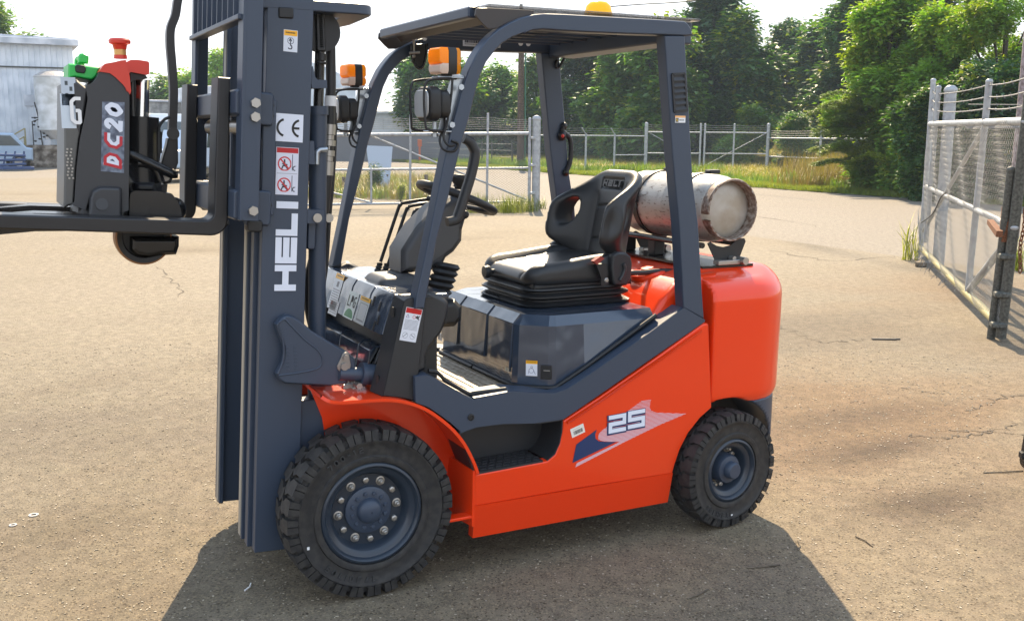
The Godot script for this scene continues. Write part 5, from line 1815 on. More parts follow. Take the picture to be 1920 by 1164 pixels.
		b.t = Transform3D(Basis.from_scale(Vector3(1, 1, s))) * Transform3D(Basis(), Vector3(-0.073, 2.013, 0.27))
		b.lathe([Vector2(0, -0.02), Vector2(0.07, -0.02), Vector2(0.07, -0.012), Vector2(0.06, -0.01), Vector2(0.06, 0.004), Vector2(0.07, 0.006), Vector2(0.07, 0.01), Vector2(0, 0.01)], 28)
		part(root, "chain_wheel", b, M.black)
		b = Build.new()
		b.t = Transform3D(Basis.from_scale(Vector3(1, 1, s)))
		b.tube(spline([Vector3(-0.061, 2.053, 0.2), Vector3(-0.045, 2.069, 0.2), Vector3(-0.025, 2.066, 0.2), Vector3(-0.014, 2.048, 0.2), Vector3(-0.016, 1.988, 0.2), Vector3(-0.017, 1.848, 0.2), Vector3(-0.02, 1.789, 0.2), Vector3(-0.026, 1.683, 0.2), Vector3(-0.038, 1.516, 0.2), Vector3(-0.044, 1.455, 0.2), Vector3(-0.06, 1.347, 0.2), Vector3(-0.093, 1.224, 0.2), Vector3(-0.117, 1.132, 0.2), Vector3(-0.119, 1.037, 0.2), Vector3(-0.11, 0.973, 0.2), Vector3(-0.093, 0.908, 0.2)], 6), 0.0185, 10)
		part(root, "hydraulic_hose", b, M.rubber_soft)
		b = Build.new()
		b.t = Transform3D(Basis.from_scale(Vector3(1, 1, s)))
		b.tube(spline([Vector3(0.004, 1.737, 0.17), Vector3(0, 1.607, 0.17), Vector3(-0.012, 1.468, 0.17), Vector3(-0.025, 1.36, 0.17), Vector3(-0.041, 1.179, 0.17), Vector3(-0.053, 1.1, 0.17), Vector3(-0.052, 0.98, 0.17), Vector3(-0.068, 0.9, 0.17)], 5), 0.0085, 8)
		part(root, "hydraulic_hose", b, M.black)
		b = Build.new()
		b.t = Transform3D(Basis.from_scale(Vector3(1, 1, s)))
		var fa := Vector3(-0.025, 1.695, 0.2)
		var fb := Vector3(-0.039, 1.512, 0.2)
		for q in [[0.0, 0.2, 0.023], [0.21, 0.3, 0.019], [0.31, 0.42, 0.025], [0.43, 0.5, 0.018], [0.51, 0.62, 0.024], [0.63, 0.72, 0.019], [0.73, 1.0, 0.022]]:
			b.rod(fa.lerp(fb, q[0]), fa.lerp(fb, q[1]), q[2], 6 if q[2] > 0.0235 else 14)
		part(root, "hose_fitting", b, M.zinc)
		b = Build.new()
		b.t = Transform3D(Basis.from_scale(Vector3(1, 1, s)))
		b.rod(Vector3(-0.019, 1.796, 0.2), Vector3(-0.02, 1.76, 0.2), 0.0205, 14)
		part(root, "hose_label", b, M.white)
		b = Build.new()
		b.t = Transform3D(Basis.from_scale(Vector3(1, 1, s)))
		b.tube([Vector3(-0.067, 1.607, 0.3), Vector3(-0.093, 1.605, 0.3), Vector3(-0.104, 1.597, 0.3), Vector3(-0.107, 1.554, 0.3)], 0.009, 6)
		part(root, "hose_bracket", b, M.zinc_plate)
		for q in [Vector3(-0.123, 1.369, 0.34), Vector3(-0.053, 1.36, 0.25)]:
			b = Build.new()
			b.t = Transform3D(Basis.from_scale(Vector3(1, 1, s)))
			b.rod(q, q + Vector3(0, 0, 0.012), 0.016, 14)
			part(root, "clamp_bolt", b, M.zinc)
	# carriage: two bars, side plates, brackets to the rails
	for q in [[1.735, 0.085], [1.4, 0.1]]:
		b = Build.new()
		b.t = tilt_x
		b.box(Vector3(-0.475 + 0.0, q[0], 0), Vector3(0.05, q[1], 0.86), 0.008)
		part(root, "carriage_bar", b, M.blue)
	for s in [1.0, -1.0]:
		b = Build.new()
		b.t = tilt_x * Transform3D(Basis.from_scale(Vector3(1, 1, s)))
		b.box(Vector3(-0.43, 1.56, 0.15), Vector3(0.05, 0.42, 0.03), 0.006)
		part(root, "carriage_upright", b, M.blue)
		b = Build.new()
		b.t = tilt_x * Transform3D(Basis.from_scale(Vector3(1, 1, s)))
		b.box(Vector3(-0.374, 1.56, 0.372), Vector3(0.045, 0.39, 0.012), 0.004)
		b.box(Vector3(-0.41, 1.72, 0.385), Vector3(0.09, 0.11, 0.02), 0.008)
		b.box(Vector3(-0.41, 1.39, 0.385), Vector3(0.09, 0.12, 0.02), 0.008)
		part(root, "carriage_bracket", b, M.blue)
		b = Build.new()
		b.t = tilt_x * Transform3D(Basis.from_scale(Vector3(1, 1, s)))
		for y in [1.735, 1.7, 1.4]:
			b.rod(Vector3(-0.366, y, 0.376), Vector3(-0.366, y, 0.3795), 0.0065, 10)
		part(root, "bracket_hole", b, M.black)
	# load backrest: two angle uprights, a sloping foot rail and bars
	var right := [Vector2(-0.393, 1.386), Vector2(-0.361, 2.08), Vector2(-0.396, 2.078), Vector2(-0.429, 1.39)]
	var left := [Vector3(-0.429, 1.39, 0.46), Vector3(-0.478, 1.395, 0.46), Vector3(-0.43, 2.076, 0.46), Vector3(-0.396, 2.078, 0.46)]
	for s in [1.0, -1.0]:
		b = Build.new()
		b.t = tilt_x * Transform3D(Basis.from_scale(Vector3(1, 1, s)))
		b.box(Vector3(-0.45, 1.84, 0.454), Vector3(0.055, 0.98, 0.012), 0.003)
		b.box(Vector3(-0.48, 1.84, 0.42), Vector3(0.012, 0.98, 0.08), 0.003)
		part(root, "backrest_upright", b, M.blue)
		for y in [1.735, 1.69, 1.385]:
			b = Build.new()
			b.t = tilt_x * Transform3D(Basis.from_scale(Vector3(1, 1, s)))
			b.rod(Vector3(-0.443, y, 0.46), Vector3(-0.443, y, 0.474), 0.0165, 6)
			part(root, "backrest_bolt", b, M.zinc)
	b = Build.new()
	b.t = tilt_x
	b.box(Vector3(-0.48, 2.005, 0), Vector3(0.04, 0.018, 0.88), 0.003)
	part(root, "backrest_rail", b, M.blue)
	for i in 9:
		b = Build.new()
		b.t = tilt_x
		b.box(Vector3(-0.48, 2.18, -0.36 + i * 0.09), Vector3(0.036, 0.34, 0.01), 0.002)
		part(root, "backrest_bar", b, M.blue)
	# L-shaped forks
	for z in [0.29, -0.29]:
		b = Build.new()
		b.t = Transform3D(tilt_x.basis, tilt_x.origin)
		var prof := [Vector2(-0.5, 1.815), Vector2(-0.54, 1.815), Vector2(-0.545, 1.45)] + arc(Vector2(-0.575, 1.37), 0.03, 0, -90, 5) + [Vector2(-1.2, 1.343), Vector2(-1.7, 1.343), Vector2(-1.72, 1.325), Vector2(-1.2, 1.298), Vector2(-0.56, 1.29)] + arc(Vector2(-0.555, 1.345), 0.055, 270, 360, 6)
		b.ext(prof, z - 0.06, z + 0.06, 0.006)
		part(root, "fork", b, M.black_satin)
	# side-shift cylinder and hoses in the middle of the carriage
	b = Build.new()
	b.t = tilt_x
	b.rod(Vector3(-0.43, 1.66, -0.3), Vector3(-0.43, 1.66, 0.3), 0.032, 18)
	part(root, "shift_cylinder", b, M.steel)
	b = Build.new()
	b.t = tilt_x
	b.tube(spline([Vector3(-0.44, 1.63, -0.22), Vector3(-0.43, 1.55, -0.2), Vector3(-0.42, 1.48, -0.21), Vector3(-0.4, 1.4, -0.23)], 5), 0.012, 8)
	b.tube(spline([Vector3(-0.44, 1.36, -0.1), Vector3(-0.45, 1.32, -0.12), Vector3(-0.44, 1.29, -0.08), Vector3(-0.42, 1.31, -0.05)], 5), 0.012, 8)
	b.box(Vector3(-0.42, 1.33, 0.38), Vector3(0.05, 0.04, 0.05), 0.006)
	part(root, "shift_hose", b, M.black)


# ---------------------------------------------------------------- gas bottle on its cradle, and the pallet truck on the forks
func build_gas(fork: Node3D) -> void:
	var c := Vector3(1.737, 1.347, 0.0)
	# cradle parts belong to the forklift
	var b := Build.new()
	b.slab([Vector3(1.58, 1.108, 0.34), Vector3(1.86, 1.108, 0.34), Vector3(1.86, 1.108, -0.42), Vector3(1.58, 1.108, -0.42)], Vector3(0, -0.01, 0))
	part(fork, "cradle_plate", b, M.black_gloss)
	var cup := [Vector2(1.623, 1.204), Vector2(1.638, 1.21), Vector2(1.672, 1.192), Vector2(1.711, 1.184), Vector2(1.751, 1.191), Vector2(1.776, 1.208), Vector2(1.802, 1.219), Vector2(1.826, 1.219), Vector2(1.834, 1.205), Vector2(1.786, 1.094), Vector2(1.68, 1.107)]
	for z in [0.315, -0.26]:
		b = Build.new()
		b.ext(cup, z - 0.006, z, 0.001)
		part(fork, "cradle_saddle", b, M.black)
		b = Build.new()
		b.box(Vector3(1.715, 1.12, z + 0.02), Vector3(0.12, 0.02, 0.04), 0.003)
		b.rod(Vector3(1.79, 1.125, z), Vector3(1.79, 1.125, z + 0.06), 0.017, 10)
		b.rod(Vector3(1.75, 1.135, z), Vector3(1.75, 1.135, z + 0.03), 0.011, 8)
		part(fork, "cradle_bolt", b, M.zinc)
	for x in [1.6, 1.8]:
		b = Build.new()
		b.rod(Vector3(x, 1.195, 0.31), Vector3(x, 1.195, -0.42), 0.013, 10)
		part(fork, "cradle_bar", b, M.black_gloss)
	for z in [-0.36, -0.12]:
		b = Build.new()
		b.box(Vector3(1.66, 1.15, z), Vector3(0.06, 0.085, 0.06), 0.006)
		b.rod(Vector3(1.6, 1.1, z), Vector3(1.6, 1.13, z), 0.012, 6)
		part(fork, "cradle_block", b, M.black)
	# straps round the bottle
	for z in [0.12, -0.2]:
		b = Build.new()
		var pts := []
		for i in 33:
			var a := TAU * i / 32.0
			pts.append(c + Vector3(cos(a) * 0.1535, sin(a) * 0.1535, z))
		b.sweep(pts, [Vector2(-0.003, -0.018), Vector2(0.003, -0.018), Vector2(0.003, 0.018), Vector2(-0.003, 0.018)], Vector3.BACK, false)
		b.box(c + Vector3(-0.158, 0.03, z), Vector3(0.025, 0.05, 0.05), 0.005)
		b.box(c + Vector3(0.05, 0.158, z), Vector3(0.06, 0.02, 0.045), 0.005)
		part(fork, "bottle_strap", b, M.black)
	# gas hose, from the valve over the rear cover
	b = Build.new()
	b.tube(spline([Vector3(1.259, 1.077, 0.22), Vector3(1.3, 1.081, 0.22), Vector3(1.357, 1.079, 0.22), Vector3(1.437, 1.082, 0.22), Vector3(1.512, 1.076, 0.22), Vector3(1.556, 1.065, 0.22)], 8), 0.012, 8)
	part(fork, "gas_hose", b, M.rubber_soft)
	b = Build.new()
	b.tube(spline([Vector3(1.47, 1.3, -0.36), Vector3(1.43, 1.26, -0.33), Vector3(1.42, 1.21, -0.3), Vector3(1.38, 1.185, -0.28), Vector3(1.33, 1.175, -0.27)], 5), 0.011, 8)
	b.rod(Vector3(1.45, 1.3, -0.36), Vector3(1.5, 1.3, -0.36), 0.03, 10)
	part(fork, "regulator", b, M.zinc)
	# the bottle itself
	var t := thing("gas_bottle", "worn silver gas cylinder strapped crosswise behind the forklift seat", "gas cylinder", c + Vector3(0, 0, -0.02))
	b = Build.new()
	var prof := [Vector2(0, -0.4), Vector2(0.07, -0.395), Vector2(0.12, -0.375), Vector2(0.143, -0.34), Vector2(0.15, -0.3), Vector2(0.15, 0.02), Vector2(0.1512, 0.025), Vector2(0.15, 0.03), Vector2(0.15, 0.22), Vector2(0.146, 0.262), Vector2(0.132, 0.297)]
	b.lathe(prof, 64)
	part(t, "tank", b, M.bottle)
	b = Build.new()
	b.lathe([Vector2(0.132, 0.297), Vector2(0.118, 0.31), Vector2(0.1, 0.317), Vector2(0.05, 0.322), Vector2(0, 0.324)], 64)
	part(t, "tank_end", b, M.bottle_end)
	b = Build.new()
	b.t = Transform3D(Basis(), Vector3(0, 0, 0.0))
	var a0 := deg_to_rad(-161.0)
	var a1 := deg_to_rad(187.0)
	var ringp := [Vector2(0.129, 0.29), Vector2(0.133, 0.342), Vector2(0.137, 0.35), Vector2(0.134, 0.357), Vector2(0.128, 0.357), Vector2(0.125, 0.35), Vector2(0.122, 0.3)]
	b.lathe(ringp, 60, a0, a1)
	part(t, "foot_ring", b, M.bottle_rim)
	b = Build.new()
	b.lathe([Vector2(0.11, -0.36), Vector2(0.112, -0.43), Vector2(0.106, -0.43), Vector2(0.104, -0.36)], 48, 0.6, 5.6)
	part(t, "collar", b, M.bottle_rim)


func build_pallet_truck() -> void:
	var t := thing("pallet_truck", "black electric pallet truck with red cap and green battery resting on the raised forks", "pallet truck")
	var zc := 0.2
	# body shell: dark side with a grey battery door at the fork end
	var shell := [Vector2(-0.91, 1.426), Vector2(-0.898, 1.434), Vector2(-0.885, 1.543), Vector2(-0.87, 1.634), Vector2(-0.85, 1.709), Vector2(-0.838, 1.767), Vector2(-0.841, 1.803), Vector2(-0.833, 1.813), Vector2(-0.817, 1.821), Vector2(-0.804, 1.837), Vector2(-0.796, 1.855), Vector2(-0.766, 1.852), Vector2(-0.749, 1.839), Vector2(-0.726, 1.815), Vector2(-0.708, 1.791), Vector2(-0.714, 1.677), Vector2(-0.719, 1.593), Vector2(-0.725, 1.508), Vector2(-0.731, 1.401), Vector2(-0.806, 1.381)]
	var b := Build.new()
	b.ext(shell, -0.2, 0.2, 0.03)
	part(t, "body_shell", b, M.charcoal)
	var door := [Vector2(-0.931, 1.414), Vector2(-0.92, 1.551), Vector2(-0.911, 1.708), Vector2(-0.903, 1.82), Vector2(-0.889, 1.829), Vector2(-0.866, 1.83), Vector2(-0.84, 1.803), Vector2(-0.837, 1.767), Vector2(-0.849, 1.709), Vector2(-0.869, 1.634), Vector2(-0.884, 1.543), Vector2(-0.898, 1.425)]
	b = Build.new()
	b.ext(door, -0.19, 0.188, 0.008)
	part(t, "battery_door", b, M.grey_metal)
	b = Build.new()
	b.ext([Vector2(-0.882, 1.819), Vector2(-0.866, 1.828), Vector2(-0.841, 1.806), Vector2(-0.831, 1.814), Vector2(-0.838, 1.767), Vector2(-0.85, 1.709), Vector2(-0.868, 1.643), Vector2(-0.882, 1.7), Vector2(-0.882, 1.758)], 0.15, 0.196, 0.012)
	part(t, "shell_cheek", b, M.charcoal)
	# red cap
	b = Build.new()
	b.ext([Vector2(-0.798, 1.855), Vector2(-0.786, 1.873), Vector2(-0.778, 1.881), Vector2(-0.75, 1.887), Vector2(-0.73, 1.893), Vector2(-0.714, 1.895), Vector2(-0.705, 1.845), Vector2(-0.703, 1.795), Vector2(-0.707, 1.784), Vector2(-0.726, 1.814), Vector2(-0.749, 1.838), Vector2(-0.766, 1.851)], -0.2, 0.206, 0.016)
	part(t, "red_cap", b, M.red)
	b = Build.new()
	var head := [Vector2(-0.705, 1.892), Vector2(-0.686, 1.903), Vector2(-0.661, 1.904), Vector2(-0.63, 1.9), Vector2(-0.626, 1.895), Vector2(-0.628, 1.858), Vector2(-0.638, 1.855), Vector2(-0.688, 1.863), Vector2(-0.694, 1.856), Vector2(-0.697, 1.875)]
	b.ext(head, -0.12, 0.1, 0.016)
	part(t, "red_cap_hood", b, M.red)
	b = Build.new()
	b.ext([Vector2(-0.688, 1.863), Vector2(-0.638, 1.854), Vector2(-0.633, 1.844), Vector2(-0.643, 1.841), Vector2(-0.672, 1.838), Vector2(-0.689, 1.828)], -0.1, 0.09, 0.008)
	part(t, "hood_underside", b, M.black)
	# emergency stop
	var e := Vector3(-0.716, 1.907, 0.08)
	b = Build.new()
	b.t = Transform3D(Basis(Vector3.RIGHT, -PI / 2), e)
	b.lathe([Vector2(0.022, 0.0), Vector2(0.021, 0.012)], 18)
	b.lathe([Vector2(0.0205, 0.03), Vector2(0.024, 0.046), Vector2(0.035, 0.05), Vector2(0.0355, 0.06), Vector2(0.03, 0.066), Vector2(0, 0.066)], 22)
	part(t, "stop_button", b, M.red)
	b = Build.new()
	b.t = Transform3D(Basis(Vector3.RIGHT, -PI / 2), e)
	b.lathe([Vector2(0.0195, 0.01), Vector2(0.0195, 0.034)], 18)
	part(t, "stop_collar", b, M.brass)
	# green battery with a carrying handle and a black socket
	b = Build.new()
	b.ext([Vector2(-0.887, 1.834), Vector2(-0.883, 1.882), Vector2(-0.869, 1.883), Vector2(-0.786, 1.874), Vector2(-0.796, 1.845), Vector2(-0.805, 1.837), Vector2(-0.813, 1.831), Vector2(-0.836, 1.834), Vector2(-0.864, 1.839)], -0.12, 0.12, 0.008)
	part(t, "battery", b, M.green)
	b = Build.new()
	b.t = Transform3D(Basis(), Vector3(0, 0, 0))
	var hd := [Vector2(-0.851, 1.887), Vector2(-0.849, 1.908), Vector2(-0.843, 1.918), Vector2(-0.831, 1.92), Vector2(-0.819, 1.913), Vector2(-0.817, 1.903), Vector2(-0.819, 1.886)]
	b.ext(hd, 0.06, 0.09, 0.006)
	b.ext(hd, -0.09, -0.06, 0.006)
	b.box(Vector3(hd[3].x, hd[3].y - 0.012, 0), Vector3(0.03, 0.024, 0.16), 0.008)
	part(t, "battery_handle", b, M.green)
	b = Build.new()
	b.ext([Vector2(-0.864, 1.874), Vector2(-0.857, 1.88), Vector2(-0.836, 1.878), Vector2(-0.831, 1.872), Vector2(-0.832, 1.859), Vector2(-0.837, 1.852), Vector2(-0.86, 1.854), Vector2(-0.864, 1.86)], 0.118, 0.126, 0.003)
	part(t, "battery_socket", b, M.black)
	# lettering
	var plate := [Vector3(-0.794, 1.759, 0.202), Vector3(-0.725, 1.759, 0.202), Vector3(-0.739, 1.526, 0.202), Vector3(-0.811, 1.533, 0.202)]
	b = Build.new()
	b.slab(plate, Vector3(0, 0, -0.003))
	part(t, "name_plate", b, M.plate_grey)
	var up: Vector3 = (plate[0] - plate[3]).normalized()
	var lt: Vector3 = Vector3.BACK.cross(up)
	var base := Vector3(-0.746, 1.534, 0.203)
	var full: float = (plate[0] - plate[3]).length()
	var h := (Vector3(-0.742, 1.593, 0.203) - Vector3(-0.799, 1.597, 0.203)).length()
	for layer in [[M.white_blue, 0.019, 0.0], [M.crimson, 0.0095, 0.0008]]:
		b = Build.new()
		var k := 0
		for ch in ["D", "C", "Z", "0"]:
			if k < 2 or layer[2] == 0.0:
				b.t = Transform3D(Basis(up, lt, Vector3.BACK), base + up * full * [0.02, 0.295, 0.555, 0.755][k] + Vector3(0, 0, layer[2] + k * 0.0002))
				glyph(b, ch, Vector2.ZERO, full * [0.2, 0.2, 0.16, 0.19][k], h, layer[1] if k < 2 else 0.0145, 0.0, 0.0006, 0.2)
			k += 1
		part(t, "plate_lettering", b, layer[0])
	# maker's letters on the battery door edge, partly turned away
	b = Build.new()
	var g := Vector3(-0.877, 1.727, 0.19)
	b.t = Transform3D(Basis(), Vector3(0, 0, 0))
	glyph(b, "G", Vector2(g.x - 0.016, g.y - 0.042), 0.034, 0.088, 0.011, 0.196, 0.1985)
	part(t, "maker_letter", b, M.white)
	sticker(t, "maker_label", Vector3(-0.898, 1.727, 0.19), Vector3.RIGHT, Vector3.UP, 0.044, 0.11, Vector2i(20, 50), func(im: Image) -> void: im.fill(Color(0.78, 0.82, 0.86)))
	sticker(t, "door_label", Vector3(-0.893, 1.79, 0.19), Vector3.RIGHT, Vector3.UP, 0.044, 0.09, Vector2i(30, 60), func(im: Image) -> void:
		im.fill(Color(0.72, 0.76, 0.8))
		for q in [[8, 8], [8, 34], [17, 20], [17, 46]]:
			fill(im, q[0], q[1], 6, 9, Color(0.25, 0.28, 0.3)))
	b = Build.new()
	for i in 10:
		for j in 2:
			var p := Vector3(-0.908, 1.605, 0.19)
			b.box(p + Vector3(j * 0.012 - 0.002 * (i % 3), -i * 0.0105, 0), Vector3(0.006, 0.006, 0.002), 0.001)
	part(t, "door_lettering", b, M.zinc)
	# mast: piston in a black cylinder
	b = Build.new()
	var py := Vector3(-0.639, 1.843, 0)
	var pm := Vector3(-0.649, 1.715, 0)
	var pb := Vector3(-0.658, 1.535, 0)
	b.rod(pm, py, 0.026, 18)
	part(t, "piston_rod", b, M.chrome)
	b = Build.new()
	b.rod(Vector3(pm.x - 0.027, pm.y, -0.0), Vector3(pm.x - 0.024, py.y, -0.0), 0.016, 12)
	b.rod(pb, pm, 0.06, 24)
	b.rod(pb - Vector3(0, 0.1, 0), pb, 0.066, 24)
	part(t, "lift_cylinder", b, M.black_gloss)
	b = Build.new()
	b.rod(Vector3(pm.x - 0.08, pm.y - 0.1, -0.1), Vector3(pm.x - 0.075, py.y, -0.1), 0.02, 12)
	part(t, "guide_rod", b, M.chrome)
	b = Build.new()
	var mess := func(p: Vector3) -> float:
		var e2 := capsule(p, pb + Vector3(-0.07, -0.02, 0.03), pb + Vector3(0.02, -0.16, 0.02), 0.05)
		e2 = smin(e2, capsule(p, pb + Vector3(-0.04, 0.05, 0.05), pb + Vector3(0.1, -0.02, 0.06), 0.02), 0.02)
		e2 = smin(e2, capsule(p, pb + Vector3(-0.08, -0.14, 0), pb + Vector3(0.1, -0.15, 0.0), 0.05), 0.03)
		return e2
	b.field(mess, pb + Vector3(-0.16, -0.24, -0.08), pb + Vector3(0.2, 0.1, 0.12), 0.016)
	b.tube(spline([Vector3(-0.676, 1.555, 0.05), Vector3(-0.647, 1.549, 0.05), Vector3(-0.622, 1.535, 0.05), Vector3(-0.61, 1.515, 0.05), Vector3(-0.602, 1.488, 0.05)], 5), 0.016, 8)
	part(t, "hose_bundle", b, M.black_gloss)
	b = Build.new()
	b.tube(spline([Vector3(-0.554, 1.715, 0.02), Vector3(-0.574, 1.706, 0.02), Vector3(-0.591, 1.685, 0.02), Vector3(-0.594, 1.664, 0.02), Vector3(-0.596, 1.623, 0.02), Vector3(-0.597, 1.589, 0.02), Vector3(-0.604, 1.556, 0.02), Vector3(-0.617, 1.539, 0.02)], 6), 0.0055, 8)
	b.rod(Vector3(-0.594, 1.664, 0.02), Vector3(-0.598, 1.589, 0.02), 0.011, 10)
	part(t, "control_cable", b, M.black)
	# drive unit
	b = Build.new()
	b.ext([Vector2(-0.729, 1.322), Vector2(-0.722, 1.439), Vector2(-0.718, 1.457), Vector2(-0.702, 1.465), Vector2(-0.624, 1.462), Vector2(-0.605, 1.455), Vector2(-0.583, 1.453), Vector2(-0.565, 1.426), Vector2(-0.555, 1.396), Vector2(-0.553, 1.362), Vector2(-0.556, 1.314)], -0.17, 0.17, 0.03)
	part(t, "drive_cover", b, M.black_gloss)
	b = Build.new()
	b.ext([Vector2(-0.702, 1.459), Vector2(-0.697, 1.489), Vector2(-0.628, 1.488), Vector2(-0.625, 1.458)], -0.08, 0.12, 0.02)
	part(t, "drive_cap", b, M.black)
	for q in [Vector3(-0.712, 1.398, 0.172), Vector3(-0.681, 1.383, 0.172), Vector3(-0.652, 1.396, 0.172)]:
		b = Build.new()
		b.rod(q - Vector3(0, 0, 0.004), q + Vector3(0, 0, 0.005), 0.0095, 12)
		part(t, "cover_screw", b, M.black_gloss)
	b = Build.new()
	b.ext([Vector2(-0.9, 1.351), Vector2(-0.89, 1.395), Vector2(-0.872, 1.451), Vector2(-0.859, 1.473), Vector2(-0.828, 1.496), Vector2(-0.793, 1.498), Vector2(-0.727, 1.493), Vector2(-0.733, 1.371), Vector2(-0.747, 1.345), Vector2(-0.772, 1.332), Vector2(-0.85, 1.333)], -0.2, 0.2, 0.02)
	part(t, "fork_root", b, M.black_satin)
	b = Build.new()
	b.ext([Vector2(-0.859, 1.388), Vector2(-0.852, 1.445), Vector2(-0.843, 1.47), Vector2(-0.822, 1.483), Vector2(-0.795, 1.483), Vector2(-0.756, 1.48), Vector2(-0.75, 1.468), Vector2(-0.755, 1.379), Vector2(-0.763, 1.35), Vector2(-0.779, 1.336), Vector2(-0.821, 1.336)], 0.2, 0.226, 0.012)
	b.rod(Vector3(-0.816, 1.425, 0.222), Vector3(-0.816, 1.426, 0.229), 0.02, 20)
	part(t, "root_cover", b, M.charcoal)
	# its own two forks lie along the forklift's
	var leg := [Vector2(-1.025, 1.347), Vector2(-0.79, 1.341), Vector2(-0.786, 1.38), Vector2(-0.793, 1.387), Vector2(-0.866, 1.394), Vector2(-0.966, 1.401), Vector2(-1.021, 1.404)]
	for s in [1.0, -1.0]:
		b = Build.new()
		b.t = Transform3D(Basis.from_scale(Vector3(1, 1, s)))
		b.ext(leg + [Vector2(leg[6].x - 0.5, leg[6].y - 0.03), Vector2(leg[6].x - 0.5, leg[6].y - 0.09)], 0.12, 0.27, 0.012)
		part(t, "load_fork", b, M.black_gloss)
	# drive wheel with an amber tread, and the motor housing beside it
	var wc := Vector3(-0.67, 1.294, 0.03)
	var rim := Vector3(-0.675, 1.198, 0.03)
	var r := wc.distance_to(rim)
	b = Build.new()
	b.t = Transform3D(Basis(), wc)
	b.lathe([Vector2(r * 0.88, -0.04), Vector2(r * 0.985, -0.038), Vector2(r, -0.03), Vector2(r, 0.03), Vector2(r * 0.985, 0.038), Vector2(r * 0.93, 0.04)], 48)
	part(t, "drive_tread", b, M.tan_tread)
	b = Build.new()
	b.t = Transform3D(Basis(), wc)
	b.lathe([Vector2(0, -0.03), Vector2(r * 0.9, -0.03), Vector2(r * 0.93, 0.039), Vector2(r * 0.75, 0.036), Vector2(r * 0.7, 0.02), Vector2(0, 0.02)], 40)
	part(t, "drive_wheel", b, M.black)
	b = Build.new()
	b.ext([Vector2(-0.716, 1.301), Vector2(-0.719, 1.254), Vector2(-0.701, 1.233), Vector2(-0.656, 1.224), Vector2(-0.617, 1.23), Vector2(-0.564, 1.231), Vector2(-0.553, 1.26), Vector2(-0.551, 1.295)], -0.09, 0.09, 0.02)
	part(t, "motor_housing", b, M.black_gloss)
	# tiller folded up against the mast
	b = Build.new()
	var arm := spline([Vector3(-0.483, 2.173, -0.05), Vector3(-0.498, 2.127, -0.05), Vector3(-0.509, 2.073, -0.05), Vector3(-0.527, 2.027, -0.05), Vector3(-0.531, 1.973, -0.05), Vector3(-0.529, 1.912, -0.05), Vector3(-0.527, 1.819, -0.05), Vector3(-0.532, 1.741, -0.05), Vector3(-0.54, 1.647, -0.05)], 5)
	b.sweep(arm, [Vector2(-0.014, -0.018), Vector2(0.014, -0.018), Vector2(0.014, 0.018), Vector2(-0.014, 0.018)], Vector3.BACK, false)
	part(t, "tiller_arm", b, M.black_satin)
	b = Build.new()
	b.ext([Vector2(-0.558, 1.641), Vector2(-0.523, 1.644), Vector2(-0.526, 1.553), Vector2(-0.545, 1.506), Vector2(-0.555, 1.482), Vector2(-0.577, 1.476), Vector2(-0.595, 1.499), Vector2(-0.585, 1.554), Vector2(-0.564, 1.616)], -0.08, -0.02, 0.006)
	b.rod(Vector3(-0.54, 1.657, -0.02), Vector3(-0.541, 1.657, -0.01), 0.022, 16)
	part(t, "tiller_knuckle", b, M.black_satin)
	b = Build.new()
	b.rod(Vector3(-0.574, 1.504, -0.02), Vector3(-0.576, 1.504, -0.008), 0.016, 12)
	part(t, "tiller_pin", b, M.zinc)
	b = Build.new()
	b.slab([Vector3(-0.589, 1.475, -0.03), Vector3(-0.566, 1.476, -0.03), Vector3(-0.571, 1.442, -0.03), Vector3(-0.589, 1.443, -0.03)], Vector3(0, 0, -0.05))
	part(t, "tiller_foot", b, M.black_satin)


# ---------------------------------------------------------------- ground, field, buildings
static func steps(cells: Array) -> PackedFloat32Array:
	var o := PackedFloat32Array()
	for c in cells:
		var k: int = maxi(1, int(round((c[1] - c[0]) / c[2])))
		for i in k:
			o.append(lerpf(c[0], c[1], float(i) / k))
	o.append(cells[cells.size() - 1][1])
	return o


static func blot(x: float, z: float, cx: float, cz: float, rx: float, rz: float) -> float:
	return exp(-(pow((x - cx) / rx, 2.0) + pow((z - cz) / rz, 2.0)))


